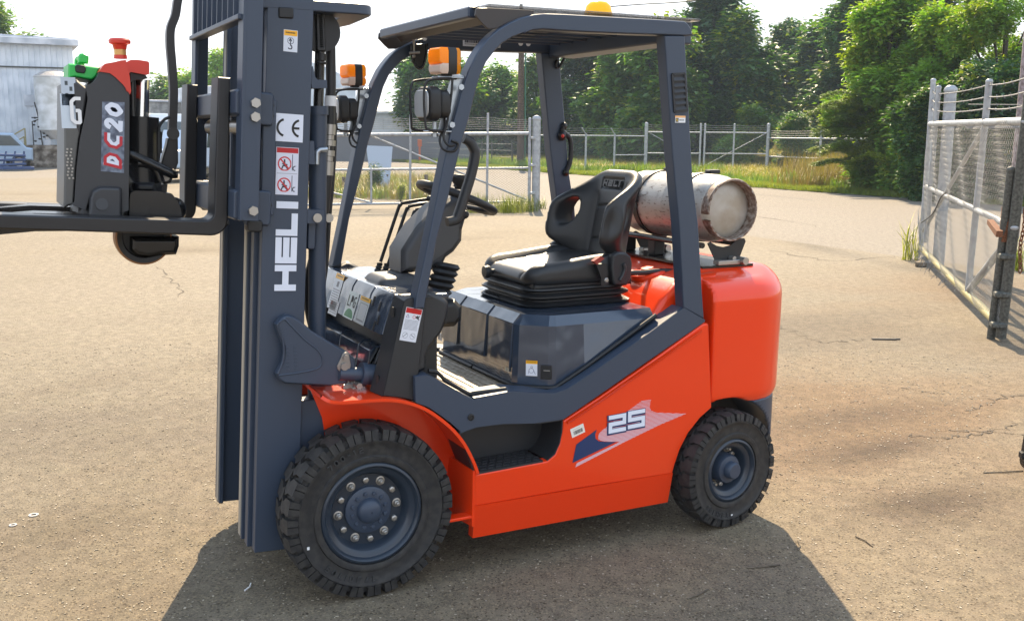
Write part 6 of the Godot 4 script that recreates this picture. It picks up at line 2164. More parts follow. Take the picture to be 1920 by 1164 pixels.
func build_ground() -> void:
	# worn asphalt: fine speckle in the texture, stains and dust as they lie on this yard in the vertex colours
	var rng := RandomNumberGenerator.new()
	rng.seed = 77
	var size := 1024
	var im := Image.create(size, size, false, Image.FORMAT_RGB8)
	var nz := FastNoiseLite.new()
	nz.seed = 5
	nz.frequency = 0.02
	nz.fractal_octaves = 4
	var soft := nz.get_seamless_image(size, size)
	for y in size:
		for x in size:
			var v: float = 0.78 + (soft.get_pixel(x, y).r - 0.5) * 0.22 + rng.randf_range(-0.13, 0.12)
			im.set_pixel(x, y, Color(v, v * 0.99, v * 0.97))
	var hgt := Image.create(size, size, false, Image.FORMAT_RGB8)
	hgt.fill(Color(0.4, 0.4, 0.4))
	for i in 60000:
		var x := rng.randi_range(1, size - 6)
		var y := rng.randi_range(1, size - 6)
		var w := rng.randi_range(1, 4)
		var h := rng.randi_range(1, 3)
		var k := rng.randf()
		if k < 0.68:
			var v := rng.randf_range(0.84, 1.0)
			fill(im, x, y, w, h, Color(v, v * 0.98, v * 0.93))
			fill(hgt, x, y, w, h, Color(0.75, 0.75, 0.75))
		else:
			var v := rng.randf_range(0.42, 0.66)
			fill(im, x, y, w, h, Color(v, v * 0.95, v * 0.88))
			fill(hgt, x, y, w, h, Color(0.15, 0.15, 0.15))
	hgt.bump_map_to_normal_map(3.0)
	var m := StandardMaterial3D.new()
	m.albedo_texture = ImageTexture.create_from_image(im)
	m.normal_enabled = true
	m.normal_texture = ImageTexture.create_from_image(hgt)
	m.normal_scale = 0.6
	m.vertex_color_use_as_albedo = true
	m.uv1_triplanar = true
	m.uv1_world_triplanar = true
	m.uv1_scale = Vector3.ONE / 2.3
	m.roughness = 0.85
	m.metallic_specular = 0.35
	M.ground = m
	var xs := steps([[-220, -40, 20], [-40, -8, 2], [-8, -3, 0.4], [-3, 8, 0.09], [8, 11.5, 0.14], [11.5, 24, 0.5], [24, 60, 4], [60, 260, 25]])
	var zs := steps([[-320, -90, 25], [-90, -40, 4], [-40, -12, 0.6], [-12, -6, 0.15], [-6, 4, 0.09], [4, 10, 0.5], [10, 60, 10]])
	var n1 := FastNoiseLite.new()
	n1.seed = 31
	n1.frequency = 0.35
	n1.fractal_octaves = 5
	var n2 := FastNoiseLite.new()
	n2.seed = 32
	n2.frequency = 0.12
	n2.fractal_octaves = 4
	var st := SurfaceTool.new()
	st.begin(Mesh.PRIMITIVE_TRIANGLES)
	for x in xs:
		for z in zs:
			var c := Color(0.29, 0.24, 0.172)
			var a := n1.get_noise_2d(x * 1.0, z * 1.6)
			var b := n2.get_noise_2d(x, z)
			c = c.lerp(Color(0.235, 0.206, 0.162), clampf(0.5 - b * 1.6, 0, 1) * 0.6)
			c = c.lerp(Color(0.15, 0.115, 0.078), clampf(a * 1.9 - 0.1, 0, 1) * 0.6)
			# reddish dust on the right, grey oily patches, dark spots by the gate
			var dust := clampf(blot(x, z, 3.6, -0.6, 2.6, 1.5) + blot(x, z, 7.6, -4.2, 2.4, 1.2), 0, 1) * clampf(0.75 + a * 1.2, 0, 1)
			c = c.lerp(Color(0.24, 0.15, 0.082), dust * 0.75)
			var oil := clampf(blot(x, z, 2.6, 0.75, 0.5, 0.2) + blot(x, z, 3.05, 0.05, 0.5, 0.16) + 0.7 * blot(x, z, 3.0, 1.3, 0.5, 0.14) + 0.7 * blot(x, z, 3.4, -0.5, 0.8, 0.2), 0, 1) * clampf(0.7 + a * 2.0, 0, 1)
			c = c.lerp(Color(0.075, 0.05, 0.034), oil * 0.8)
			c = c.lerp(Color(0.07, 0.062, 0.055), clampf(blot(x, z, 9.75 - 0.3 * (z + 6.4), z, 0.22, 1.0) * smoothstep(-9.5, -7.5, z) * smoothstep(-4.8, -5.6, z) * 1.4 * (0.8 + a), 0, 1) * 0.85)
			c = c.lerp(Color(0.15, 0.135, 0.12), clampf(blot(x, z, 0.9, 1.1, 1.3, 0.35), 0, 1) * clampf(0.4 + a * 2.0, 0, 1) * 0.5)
			c = c.lerp(Color(0.36, 0.315, 0.25), smoothstep(-1.5, -7.0, z) * smoothstep(-0.45, 0.2, -b) * 0.6)
			c = c.lerp(Color(0.17, 0.14, 0.11), clampf(n2.get_noise_2d(x * 0.6 + 40.0, z * 2.6) * 2.6 - 0.35, 0, 1) * smoothstep(-9.0, -2.0, z) * 0.55)
			if x > 10.4 or z < -38.0:
				c = c.lerp(Color(0.32, 0.29, 0.262), 0.8)
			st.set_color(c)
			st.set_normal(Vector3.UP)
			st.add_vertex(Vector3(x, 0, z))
	var h := zs.size()
	for i in xs.size() - 1:
		for j in h - 1:
			var q := i * h + j
			for k in [q, q + h, q + h + 1, q, q + h + 1, q + 1]:
				st.add_index(k)
	var g := MeshInstance3D.new()
	g.name = "ground"
	g.mesh = st.commit()
	g.material_override = m
	add_child(g)
	structure(g)
	# cracks
	var dark := paint(0.085, 0.068, 0.05, 0.95)
	var paths := [
		[Vector3(4.864, 0, -0.423), Vector3(4.709, 0, -0.441), Vector3(4.502, 0, -0.384), Vector3(4.303, 0, -0.329), Vector3(4.114, 0, -0.254)], [Vector3(4.247, 0, 0.014), Vector3(4.019, 0, 0.066), Vector3(3.843, 0, 0.093), Vector3(3.658, 0, 0.076), Vector3(3.493, 0, 0.026), Vector3(3.388, 0, -0.115)], [Vector3(5.114, 0, -3.063), Vector3(4.951, 0, -2.639), Vector3(4.882, 0, -2.305), Vector3(5.123, 0, -2.269), Vector3(5.368, 0, -2.232)],
		[Vector3(4.258, 0, -0.903), Vector3(4.296, 0, -0.752), Vector3(4.387, 0, -0.651)], [Vector3(4.029, 0, 0.255), Vector3(3.911, 0, 0.076), Vector3(3.702, 0, -0.037)], [Vector3(0.672, 0, -9.545), Vector3(0.626, 0, -8.011), Vector3(0.564, 0, -6.782)], [Vector3(9.161, 0, -7.858), Vector3(9.076, 0, -6.467), Vector3(10.551, 0, -6.509)], [Vector3(9.668, 0, -10.346), Vector3(13.571, 0, -13.255), Vector3(12.716, 0, -10.187)]]
	for p in paths:
		var b := Build.new()
		var pts := []
		for i in p.size() - 1:
			for s in 8:
				var q: Vector3 = p[i].lerp(p[i + 1], s / 8.0)
				var far: float = q.distance_to(Vector3(-1.1, 0, 3.8))
				pts.append(q + Vector3(rng.randf_range(-1, 1), 0, rng.randf_range(-1, 1)) * 0.006 * far)
		for i in pts.size() - 1:
			var d: Vector3 = (pts[i + 1] - pts[i]).normalized()
			var far: float = pts[i].distance_to(Vector3(-1.1, 0, 3.8))
			var w := d.cross(Vector3.UP) * (0.0006 * far) * rng.randf_range(0.2, 1.3)
			var y := Vector3(0, 0.004, 0)
			b.flat(pts[i] - w + y, pts[i + 1] - w + y, pts[i + 1] + w + y, pts[i] + w + y, Vector3.UP)
		part(g, "crack", b, dark)
	# grit and bark chips scattered over the near yard
	var chip := Build.new()
	chip.ext([Vector2(-1, -0.4), Vector2(0.2, -0.55), Vector2(1, -0.1), Vector2(0.6, 0.45), Vector2(-0.7, 0.4)], -0.12, 0.12)
	chip.t = Transform3D()
	var cx := []
	var cc := []
	for i in 22000:
		var r := 1.0 + 7.5 * pow(rng.randf(), 0.8)
		var a := rng.randf_range(-1.25, 0.45)
		var p := Vector3(-1.15 + sin(a + 0.48) * r, 0.002, 3.85 - cos(a + 0.48) * r)
		var s := 0.0016 * rng.randf_range(0.7, 2.6) * (1.0 + r * 0.14)
		cx.append(Transform3D(Basis(Vector3.UP, rng.randf() * TAU) * Basis(Vector3.RIGHT, PI / 2 + rng.randf_range(-0.3, 0.3)) * Basis.from_scale(Vector3(s, s, s)), p))
		var v := rng.randf()
		cc.append(Color(0.37, 0.315, 0.235) * lerpf(0.6, 1.2, rng.randf()) if v < 0.86 else Color(0.12, 0.09, 0.06))
	var cm := paint(1, 1, 1, 0.8)
	cm.vertex_color_use_as_albedo = true
	var grit := scatter(self, "grit", chip.mesh(), cm, cx, cc)
	tag(grit, "pale grit and bark chips strewn over the asphalt yard", "grit")


func rise(p: Vector3) -> float:
	return 0.02 + 1.25 * smoothstep(27.0, 62.0, p.x) + 0.5 * smoothstep(62.0, 140.0, p.x)


func build_field() -> void:
	var n := FastNoiseLite.new()
	n.seed = 51
	n.frequency = 0.09
	n.fractal_octaves = 4
	var st := SurfaceTool.new()
	st.begin(Mesh.PRIMITIVE_TRIANGLES)
	var xs := steps([[22.0, 30.0, 0.5], [30.0, 70.0, 1.5], [70.0, 260.0, 10.0]])
	var zs := steps([[-320.0, -90.0, 12.0], [-90.0, -5.0, 1.0], [-5.0, 60.0, 8.0]])
	for x in xs:
		for z in zs:
			var q: float = x + (0.0 if x > 22.4 else n.get_noise_2d(z * 8.0, 3.0) * 0.7)
			var a := n.get_noise_2d(x * 2.0, z * 2.0)
			var green := smoothstep(33.0, 25.0, x)
			var c := Color(0.42, 0.31, 0.1).lerp(Color(0.26, 0.28, 0.07), clampf(0.35 + a * 1.5, 0, 1))
			c = c.lerp(Color(0.2, 0.27, 0.05), green)
			st.set_color(c)
			st.add_vertex(Vector3(q, rise(Vector3(x, 0, z)), z))
	var h := zs.size()
	for i in xs.size() - 1:
		for j in h - 1:
			var q := i * h + j
			for k in [q, q + h, q + h + 1, q, q + h + 1, q + 1]:
				st.add_index(k)
	st.generate_normals()
	var m := StandardMaterial3D.new()
	m.vertex_color_use_as_albedo = true
	m.roughness = 0.95
	relief(m, noise_tex(0.2, 52, true, 6.0), 0.9, 0.8)
	m.uv1_world_triplanar = true
	var g := MeshInstance3D.new()
	g.name = "field"
	g.mesh = st.commit()
	g.material_override = m
	add_child(g)
	structure(g)


# a corrugated sheet of width w and height h, its ribs standing out along local z
func ribbed(w: float, h: float) -> ArrayMesh:
	var b := Build.new()
	var k := 4
	for i in k:
		var x := i * w / k
		b.ext([Vector2(x + 0.004, 0), Vector2(x + w / k, 0), Vector2(x + w / k, h), Vector2(x + 0.004, h)], -0.01, 0.0)
		b.ext([Vector2(x + 0.02, 0), Vector2(x + 0.07, 0), Vector2(x + 0.07, h), Vector2(x + 0.02, h)], 0.0, 0.025, 0.012, false)
	return b.mesh()


func build_buildings() -> void:
	# long metal hall on the left
	var h := 5.85
	var t := thing("metal_hall", "long pale blue ribbed metal hall with a rusty window behind the white tank", "building", Vector3(3.1, 0, -52.0))
	var sheet := ribbed(1.0, h)
	for i in 22:
		piece(t, "wall_panel", sheet, M.siding, Transform3D(Basis(), Vector3(-1.0 - i, 0, 0)))
	var b := Build.new()
	b.box(Vector3(-11, h / 2, -10), Vector3(22, h, 19.96), 0.0)
	part(t, "wall", b, M.siding)
	b = Build.new()
	b.ext([Vector2(-22.2, h), Vector2(0.25, h), Vector2(0.25, h + 0.3), Vector2(-22.2, h + 0.3)], -20.2, 0.35, 0.02)
	part(t, "eave_trim", b, M.siding_white)
	b = Build.new()
	b.ext([Vector2(-22.2, h + 0.3), Vector2(0.2, h + 0.3), Vector2(0.2, h + 0.36), Vector2(-22.2, h + 0.8)], -20.2, 0.1)
	part(t, "roof", b, M.siding_white)
	var wp := Vector3(0.999, 3.193, -51.9)
	b = Build.new()
	b.box(Vector3(wp.x - 3.1, wp.y, 0.03), Vector3(0.36, 0.46, 0.06), 0.01)
	part(t, "window", b, M.rust)
	b = Build.new()
	b.box(Vector3(wp.x - 3.1, wp.y, 0.05), Vector3(0.44, 0.54, 0.04), 0.01)
	part(t, "window_frame", b, M.siding_white)
	b = Build.new()
	b.rod(Vector3(-22, Vector3(1.247, 4.644, -51.9).y, 0.06), Vector3(-0.1, Vector3(3.164, 4.737, -51.9).y + 0.05, 0.06), 0.035, 6)
	part(t, "wall_cable", b, M.galv_dark)
	# loading dock in front of it
	var d0 := Vector3(0.595, 1.061, -50)
	t = thing("loading_dock", "stained concrete loading dock wall under the white tank", "loading dock", Vector3(d0.x + 1.4, 0, -50.4))
	b = Build.new()
	b.box(Vector3(0.6, d0.y / 2, -0.4), Vector3(4.0, d0.y, 1.4), 0.03)
	part(t, "dock_wall", b, M.concrete)
	b = Build.new()
	b.box(Vector3(0.6, d0.y - 0.1, 0.31), Vector3(4.02, 0.2, 0.04), 0.01)
	part(t, "dock_edge", b, M.concrete)
	b = Build.new()
	for q in [[Vector3(-0.402, 1.186, -50.6), Vector3(0.673, 1.842, -50.6)], [Vector3(-0.044, 1.043, -50.6), Vector3(0.621, 1.452, -50.6)]]:
		var off := Vector3(d0.x + 1.4, 0, -50.4)
		b.rod(q[0] - off, q[1] - off, 0.03, 6)
		b.rod(q[1] - off, Vector3(q[1].x, 1.0, q[1].z) - off, 0.03, 6)
		b.rod(q[0] - off, Vector3(q[0].x, 0.9, q[0].z) - off, 0.03, 6)
	part(t, "stair_rail", b, M.yellow_pipe)
	# white tank on legs
	var tc := Vector3(2.079, 4.226, -50.4)
	var tb := Vector3(1.926, 1.783, -50.4)
	t = thing("storage_tank", "white cylindrical tank on legs with a rust-streaked cone top", "tank", Vector3(tc.x, 0, -50.4))
	var r := 0.9
	b = Build.new()
	b.t = Transform3D(Basis(Vector3.RIGHT, -PI / 2), Vector3.ZERO)
	b.lathe([Vector2(0.3, tb.y - 0.45), Vector2(r, tb.y), Vector2(r, tc.y), Vector2(r + 0.02, tc.y + 0.01), Vector2(r + 0.02, tc.y + 0.06)], 40)
	part(t, "tank_shell", b, grime(paint(0.66, 0.68, 0.7, 0.45), 0.02, 41, Color(0.82, 0.82, 0.8), 0.3))
	b = Build.new()
	b.t = Transform3D(Basis(Vector3.RIGHT, -PI / 2), Vector3.ZERO)
	b.lathe([Vector2(r + 0.02, tc.y + 0.06), Vector2(r * 0.6, tc.y + 0.27), Vector2(0.1, tc.y + 0.36), Vector2(0.0, tc.y + 0.42)], 40)
	part(t, "tank_roof", b, grime(paint(0.6, 0.58, 0.56, 0.5), 0.08, 42, Color(0.3, 0.25, 0.22), 1.2))
	for q in [-0.5, 0.55]:
		b = Build.new()
		b.box(Vector3(q, (d0.y + tb.y - 0.1) / 2.0, 0.2), Vector3(0.14, tb.y - d0.y, 0.14), 0.02)
		b.box(Vector3(q, d0.y + 0.12, 0.2), Vector3(0.32, 0.25, 0.3), 0.02)
		part(t, "tank_leg", b, M.siding_white)
	var rng := RandomNumberGenerator.new()
	rng.seed = 15
	sticker(t, "tank_sign", Vector3(-0.48, Vector3(1.495, 3.662, -50.4).y, 0.64), Vector3(0.8, 0, 0.6), Vector3.UP, 0.26, 0.26, Vector2i(24, 24), func(im: Image) -> void:
		im.fill(Color(0.1, 0.22, 0.5))
		fill(im, 3, 6, 18, 3, Color(0.85, 0.88, 0.92))
		fill(im, 6, 12, 4, 8, Color(0.85, 0.88, 0.92))
		fill(im, 13, 12, 4, 8, Color(0.85, 0.88, 0.92)))
	# black pipes and valves beside the tank
	t = thing("pipe_valves", "black pipes with valve wheels standing left of the white tank", "pipes", Vector3(Vector3(1.271, 1.14, -50).x, d0.y, -50.05))
	b = Build.new()
	b.tube([Vector3(0.1, 0, 0), Vector3(0.02, 1.2, 0), Vector3(-0.12, 2.0, 0)], 0.03, 6)
	b.tube([Vector3(-0.28, 0, 0), Vector3(-0.28, 1.1, 0), Vector3(0.15, 1.25, 0)], 0.025, 6)
	b.tube([Vector3(-0.3, 1.28, 0), Vector3(0.4, 1.3, 0)], 0.03, 6)
	for i in 16:
		b.ball(Vector3(rng.randf_range(-0.3, 0.35), rng.randf_range(0.8, 1.5) if i < 11 else rng.randf_range(0.05, 0.6) * 1.0, 0.03), Vector3(0.07, 0.05, 0.04), 6)
	part(t, "pipe_run", b, M.black)
	# second hall behind the mast and a lower white one
	t = thing("grey_hall", "tall pale metal hall with a sloping eave behind the forklift mast", "building", Vector3(22.404, 1.571, -66.165))
	b = Build.new()
	var m := 72.0 / 1910.0
	b.ext([Vector2(-140 * m, -2.0), Vector2(0, -2.0), Vector2(0, 98 * m), Vector2(-44 * m, 120 * m), Vector2(-140 * m, 150 * m)], -14.0, 0.0)
	b.t = Transform3D(Basis(Vector3.UP, -0.47))
	part(t, "wall", b, M.siding)
	b = Build.new()
	b.t = Transform3D(Basis(Vector3.UP, -0.47))
	b.slab([Vector3(0.1, 98 * m, 0.2), Vector3(-44 * m, 120 * m + 0.04, 0.2), Vector3(-140 * m, 150 * m + 0.04, 0.2), Vector3(-140 * m, 150 * m - 0.25, 0.2), Vector3(-44 * m, 120 * m - 0.25, 0.2), Vector3(0.1, 98 * m - 0.25, 0.2)], Vector3(0, 0, -0.3))
	part(t, "eave_trim", b, M.siding_white)
	t.transform.basis = Basis(Vector3.UP, 0.0)
	t = thing("white_shed", "low white metal shed with a flat eave left of the trees", "building", Vector3(27.47, 1.606, -65.846))
	b = Build.new()
	m = 74.0 / 1910.0
	b.t = Transform3D(Basis(Vector3.UP, -0.47))
	b.ext([Vector2(-130 * m, -1.5), Vector2(0, -1.5), Vector2(0, 45 * m), Vector2(-130 * m, 45 * m)], -9.0, 0.0)
	part(t, "wall", b, M.siding_white)
	b = Build.new()
	b.t = Transform3D(Basis(Vector3.UP, -0.47))
	b.slab([Vector3(0.2, 45 * m, 0.3), Vector3(-130 * m, 45 * m, 0.3), Vector3(-130 * m, 60 * m, -6), Vector3(-8 * m, 60 * m, -6)], Vector3(0, -0.15, 0))
	part(t, "roof", b, M.siding_white)
	t = thing("low_store", "low grey flat-roofed store behind the white van", "building", Vector3(9.804, 1.505, -61.228))
	b = Build.new()
	b.t = Transform3D(Basis(Vector3.UP, 0.3))
	b.box(Vector3(0, 0.3, -3), Vector3(4.2, 3.4, 6), 0.02)
	part(t, "wall", b, grime(paint(0.42, 0.42, 0.41, 0.7), 0.03, 44, Color(0.7, 0.7, 0.7), 0.3))
	b = Build.new()
	b.t = Transform3D(Basis(Vector3.UP, 0.3))
	b.box(Vector3(0, 2.05, -3), Vector3(4.5, 0.12, 6.3), 0.02)
	part(t, "roof", b, M.siding_white)
	t = thing("white_trailer", "white box trailer seen between the two fork shanks", "trailer", Vector3(10.988, 1.523, -58.339))
	b = Build.new()
	b.box(Vector3(0, 1.55, -2), Vector3(2.6, 2.6, 6), 0.04)
	part(t, "box", b, M.siding_white)
	b = Build.new()
	for q in [-0.9, 0.9]:
		b.t = Transform3D(Basis(Vector3.UP, PI / 2), Vector3(q, -0.9, -2))
		b.lathe([Vector2(0, -0.12), Vector2(0.48, -0.12), Vector2(0.5, 0), Vector2(0.48, 0.12), Vector2(0, 0.12)], 20)
	b.t = Transform3D()
	b.box(Vector3(0, 0.1, -2), Vector3(2.2, 0.3, 5.8), 0.02)
	part(t, "running_gear", b, M.black)
	vehicles()


func road_vehicle(t: Node3D, body: Array, glass: Array, wheels: Array, w: float, paintwork: Material, r: float) -> void:
	# side profile along local x, width along local z
	var b := Build.new()
	b.ext(body, -w / 2, w / 2, 0.09)
	part(t, "body", b, paintwork)
	for g in glass:
		b = Build.new()
		b.ext(g, -w / 2 - 0.006, w / 2 + 0.006, 0.02)
		part(t, "window", b, M.glass)
	for x in wheels:
		for s in [1.0, -1.0]:
			b = Build.new()
			b.t = Transform3D(Basis(), Vector3(x, r, s * (w / 2 - 0.08)))
			b.lathe([Vector2(r * 0.62, -0.11), Vector2(r * 0.96, -0.11), Vector2(r, -0.08), Vector2(r, 0.08), Vector2(r * 0.96, 0.11), Vector2(r * 0.62, 0.11)], 24)
			var wh := part(t, "wheel", b, M.rubber)
			b = Build.new()
			b.t = Transform3D(Basis(), Vector3(x, r, s * (w / 2 - 0.08)))
			b.lathe([Vector2(0, -0.09), Vector2(r * 0.63, -0.1), Vector2(r * 0.63, 0.1), Vector2(0, 0.09)], 16)
			part(wh, "rim", b, M.steel)


func vehicles() -> void:
	# step van facing us
	var t := thing("step_van", "white step van with a wide windscreen parked beyond the yard", "van", Vector3(5.857, 1.539, -43.868) * Vector3(1, 0, 1), -1.25)
	road_vehicle(t, [Vector2(-3, 0.4), Vector2(2.3, 0.4), Vector2(2.35, 1.1), Vector2(1.6, 1.35), Vector2(1.35, 2.35), Vector2(1.2, 2.5), Vector2(-3, 2.5)], [], [-1.9, 1.5], 2.1, M.car_white, 0.38)
	var b := Build.new()
	b.slab([Vector3(1.62, 1.4, -0.95), Vector3(1.62, 1.4, 0.95), Vector3(1.4, 2.15, 0.92), Vector3(1.4, 2.15, -0.92)], Vector3(0.03, 0.01, 0))
	part(t, "windscreen", b, M.glass)
	b = Build.new()
	b.box(Vector3(2.36, 0.85, 0), Vector3(0.04, 0.3, 1.2), 0.01)
	part(t, "grille", b, M.black)
	for s in [0.8, -0.8]:
		b = Build.new()
		b.box(Vector3(2.36, 0.85, s), Vector3(0.05, 0.2, 0.24), 0.02)
		part(t, "headlight", b, M.lens)
	# pale pick-up between the fork shanks
	t = thing("pickup_truck", "pale blue pickup truck seen between the fork shanks", "truck", Vector3(5.748, 1.57, -34.801) * Vector3(1, 0, 1), 0.75)
	road_vehicle(t, [Vector2(-2.6, 0.45), Vector2(2.5, 0.45), Vector2(2.55, 0.95), Vector2(1.3, 1.1), Vector2(0.6, 1.75), Vector2(-0.7, 1.78), Vector2(-0.9, 1.12), Vector2(-2.6, 1.1)], [[Vector2(0.95, 1.15), Vector2(0.5, 1.65), Vector2(-0.55, 1.68), Vector2(-0.65, 1.15)]], [-1.6, 1.6], 1.85, paint(0.45, 0.55, 0.68, 0.3), 0.38)
	# blue car at the left edge
	t = thing("blue_pickup", "faded blue pickup cab parked by the dock at the far left", "truck", Vector3(-0.544, 1.481, -48.292) * Vector3(1, 0, 1), 0.1)
	road_vehicle(t, [Vector2(-2.4, 0.4), Vector2(1.3, 0.4), Vector2(1.32, 0.95), Vector2(1.05, 1.0), Vector2(0.55, 1.62), Vector2(-0.9, 1.66), Vector2(-1.0, 1.0), Vector2(-2.4, 0.98)], [[Vector2(0.85, 1.05), Vector2(0.42, 1.52), Vector2(-0.35, 1.54), Vector2(-0.35, 1.05)]], [-1.6, 0.7], 1.8, paint(0.3, 0.4, 0.52, 0.35), 0.33)
	t = thing("scrap_cart", "dark blue scrap cart lying in front of the blue pickup", "scrap", Vector3(-0.079, 1.493, -45.773) * Vector3(1, 0, 1))
	b = Build.new()
	for i in 3:
		b.rod(Vector3(-0.5, 0.25 + i * 0.22, 0), Vector3(0.55, 0.3 + i * 0.18, 0.05), 0.06, 6)
		b.rod(Vector3(-0.4 + i * 0.4, 0.05, 0.0), Vector3(-0.2 + i * 0.35, 0.85, 0.0), 0.04, 6)
	b.box(Vector3(0.1, 0.12, 0), Vector3(1.5, 0.14, 0.4), 0.03)
	part(t, "frame", b, paint(0.03, 0.06, 0.16, 0.5))
	t = thing("scrap_heap", "dark heap with a straw-coloured reel between pickup and dock wall", "scrap", Vector3(0.511, 1.482, -50.032) * Vector3(1, 0, 1))
	b = Build.new()
	b.ball(Vector3(0, 0.35, 0), Vector3(0.3, 0.5, 0.3), 10)
	part(t, "heap", b, M.black)
	b = Build.new()
	b.t = Transform3D(Basis(Vector3.RIGHT, 0.3), Vector3(-0.08, 0.95, 0.1))
	b.lathe([Vector2(0.05, -0.05), Vector2(0.2, -0.06), Vector2(0.22, 0.0), Vector2(0.2, 0.06), Vector2(0.05, 0.05)], 18)
	part(t, "reel", b, M.wood)


# ---------------------------------------------------------------- chain link fences and gates
# woven wire over a rectangle: zigzag strands side by side, lower left corner at the origin, along local x
func chain_link(w: float, h: float, pitch: float, wire: float, rng: RandomNumberGenerator, wobble := 0.0) -> ArrayMesh:
	var b := Build.new()
	var cols := int(w / pitch)
	var rows := int(h / pitch * 2.0)
	for i in cols + 1:
		for side in 2:
			var prev := Vector3.ZERO
			for j in rows + 1:
				var f := 0.5 if (j + side) % 2 == 0 else -0.5
				var p := Vector3(clampf(i * pitch + f * pitch, 0.0, w), j * pitch / 2.0, (0.4 if side == 0 else -0.4) * wire + wobble * sin(i * 0.37 + j * 0.21))
				if side == 1 and i == cols:
					continue
				if side == 0 and j > 0 or side == 1 and j > 0:
					var d := (p - prev)
					if d.length() > 0.001:
						var s := d.normalized().cross(Vector3.BACK) * wire
						var z := Vector3(0, 0, wire)
						var n0 := (s.normalized() + Vector3.BACK * 0.6).normalized()
						var n1 := (-s.normalized() + Vector3.BACK * 0.6).normalized()
						b.quad(prev + s, p + s, p + z, prev + z, n0, n0, Vector3.BACK, Vector3.BACK)
						b.quad(prev - s, p - s, p + z, prev + z, n1, n1, Vector3.BACK, Vector3.BACK)
						b.quad(prev + s, p + s, p - s, prev - s, Vector3.FORWARD, Vector3.FORWARD, Vector3.FORWARD, Vector3.FORWARD)
				prev = p
			if side == 1 and pitch > 0.0:
				pass
	return b.mesh()


func post(t: Node3D, called: String, a: Vector3, c: Vector3, r: float, m: Material, cap := true) -> void:
	var b := Build.new()
	b.rod(a, c, r, 12)
	if cap:
		b.ball(c, Vector3(r * 1.12, r * 0.9, r * 1.12), 10)
	part(t, called, b, m)


func barbed(t: Node3D, pts: Array, rng: RandomNumberGenerator, r := 0.004, sag := 0.02) -> void:
	var b := Build.new()
	var line := []
	for i in pts.size() - 1:
		for s in 6:
			var f := s / 6.0
			line.append(pts[i].lerp(pts[i + 1], f) - Vector3(0, sag * 4.0 * f * (1.0 - f), 0))
	line.append(pts[pts.size() - 1])
	b.tube(line, r, 5)
	for i in line.size() - 1:
		var p: Vector3 = line[i].lerp(line[i + 1], 0.5)
		var d := Vector3(rng.randf_range(-1, 1), 1, rng.randf_range(-1, 1)).normalized() * 0.022
		b.tube([p - d, p + d], r * 0.7, 4)
	part(t, "barbed_wire", b, M.wire)


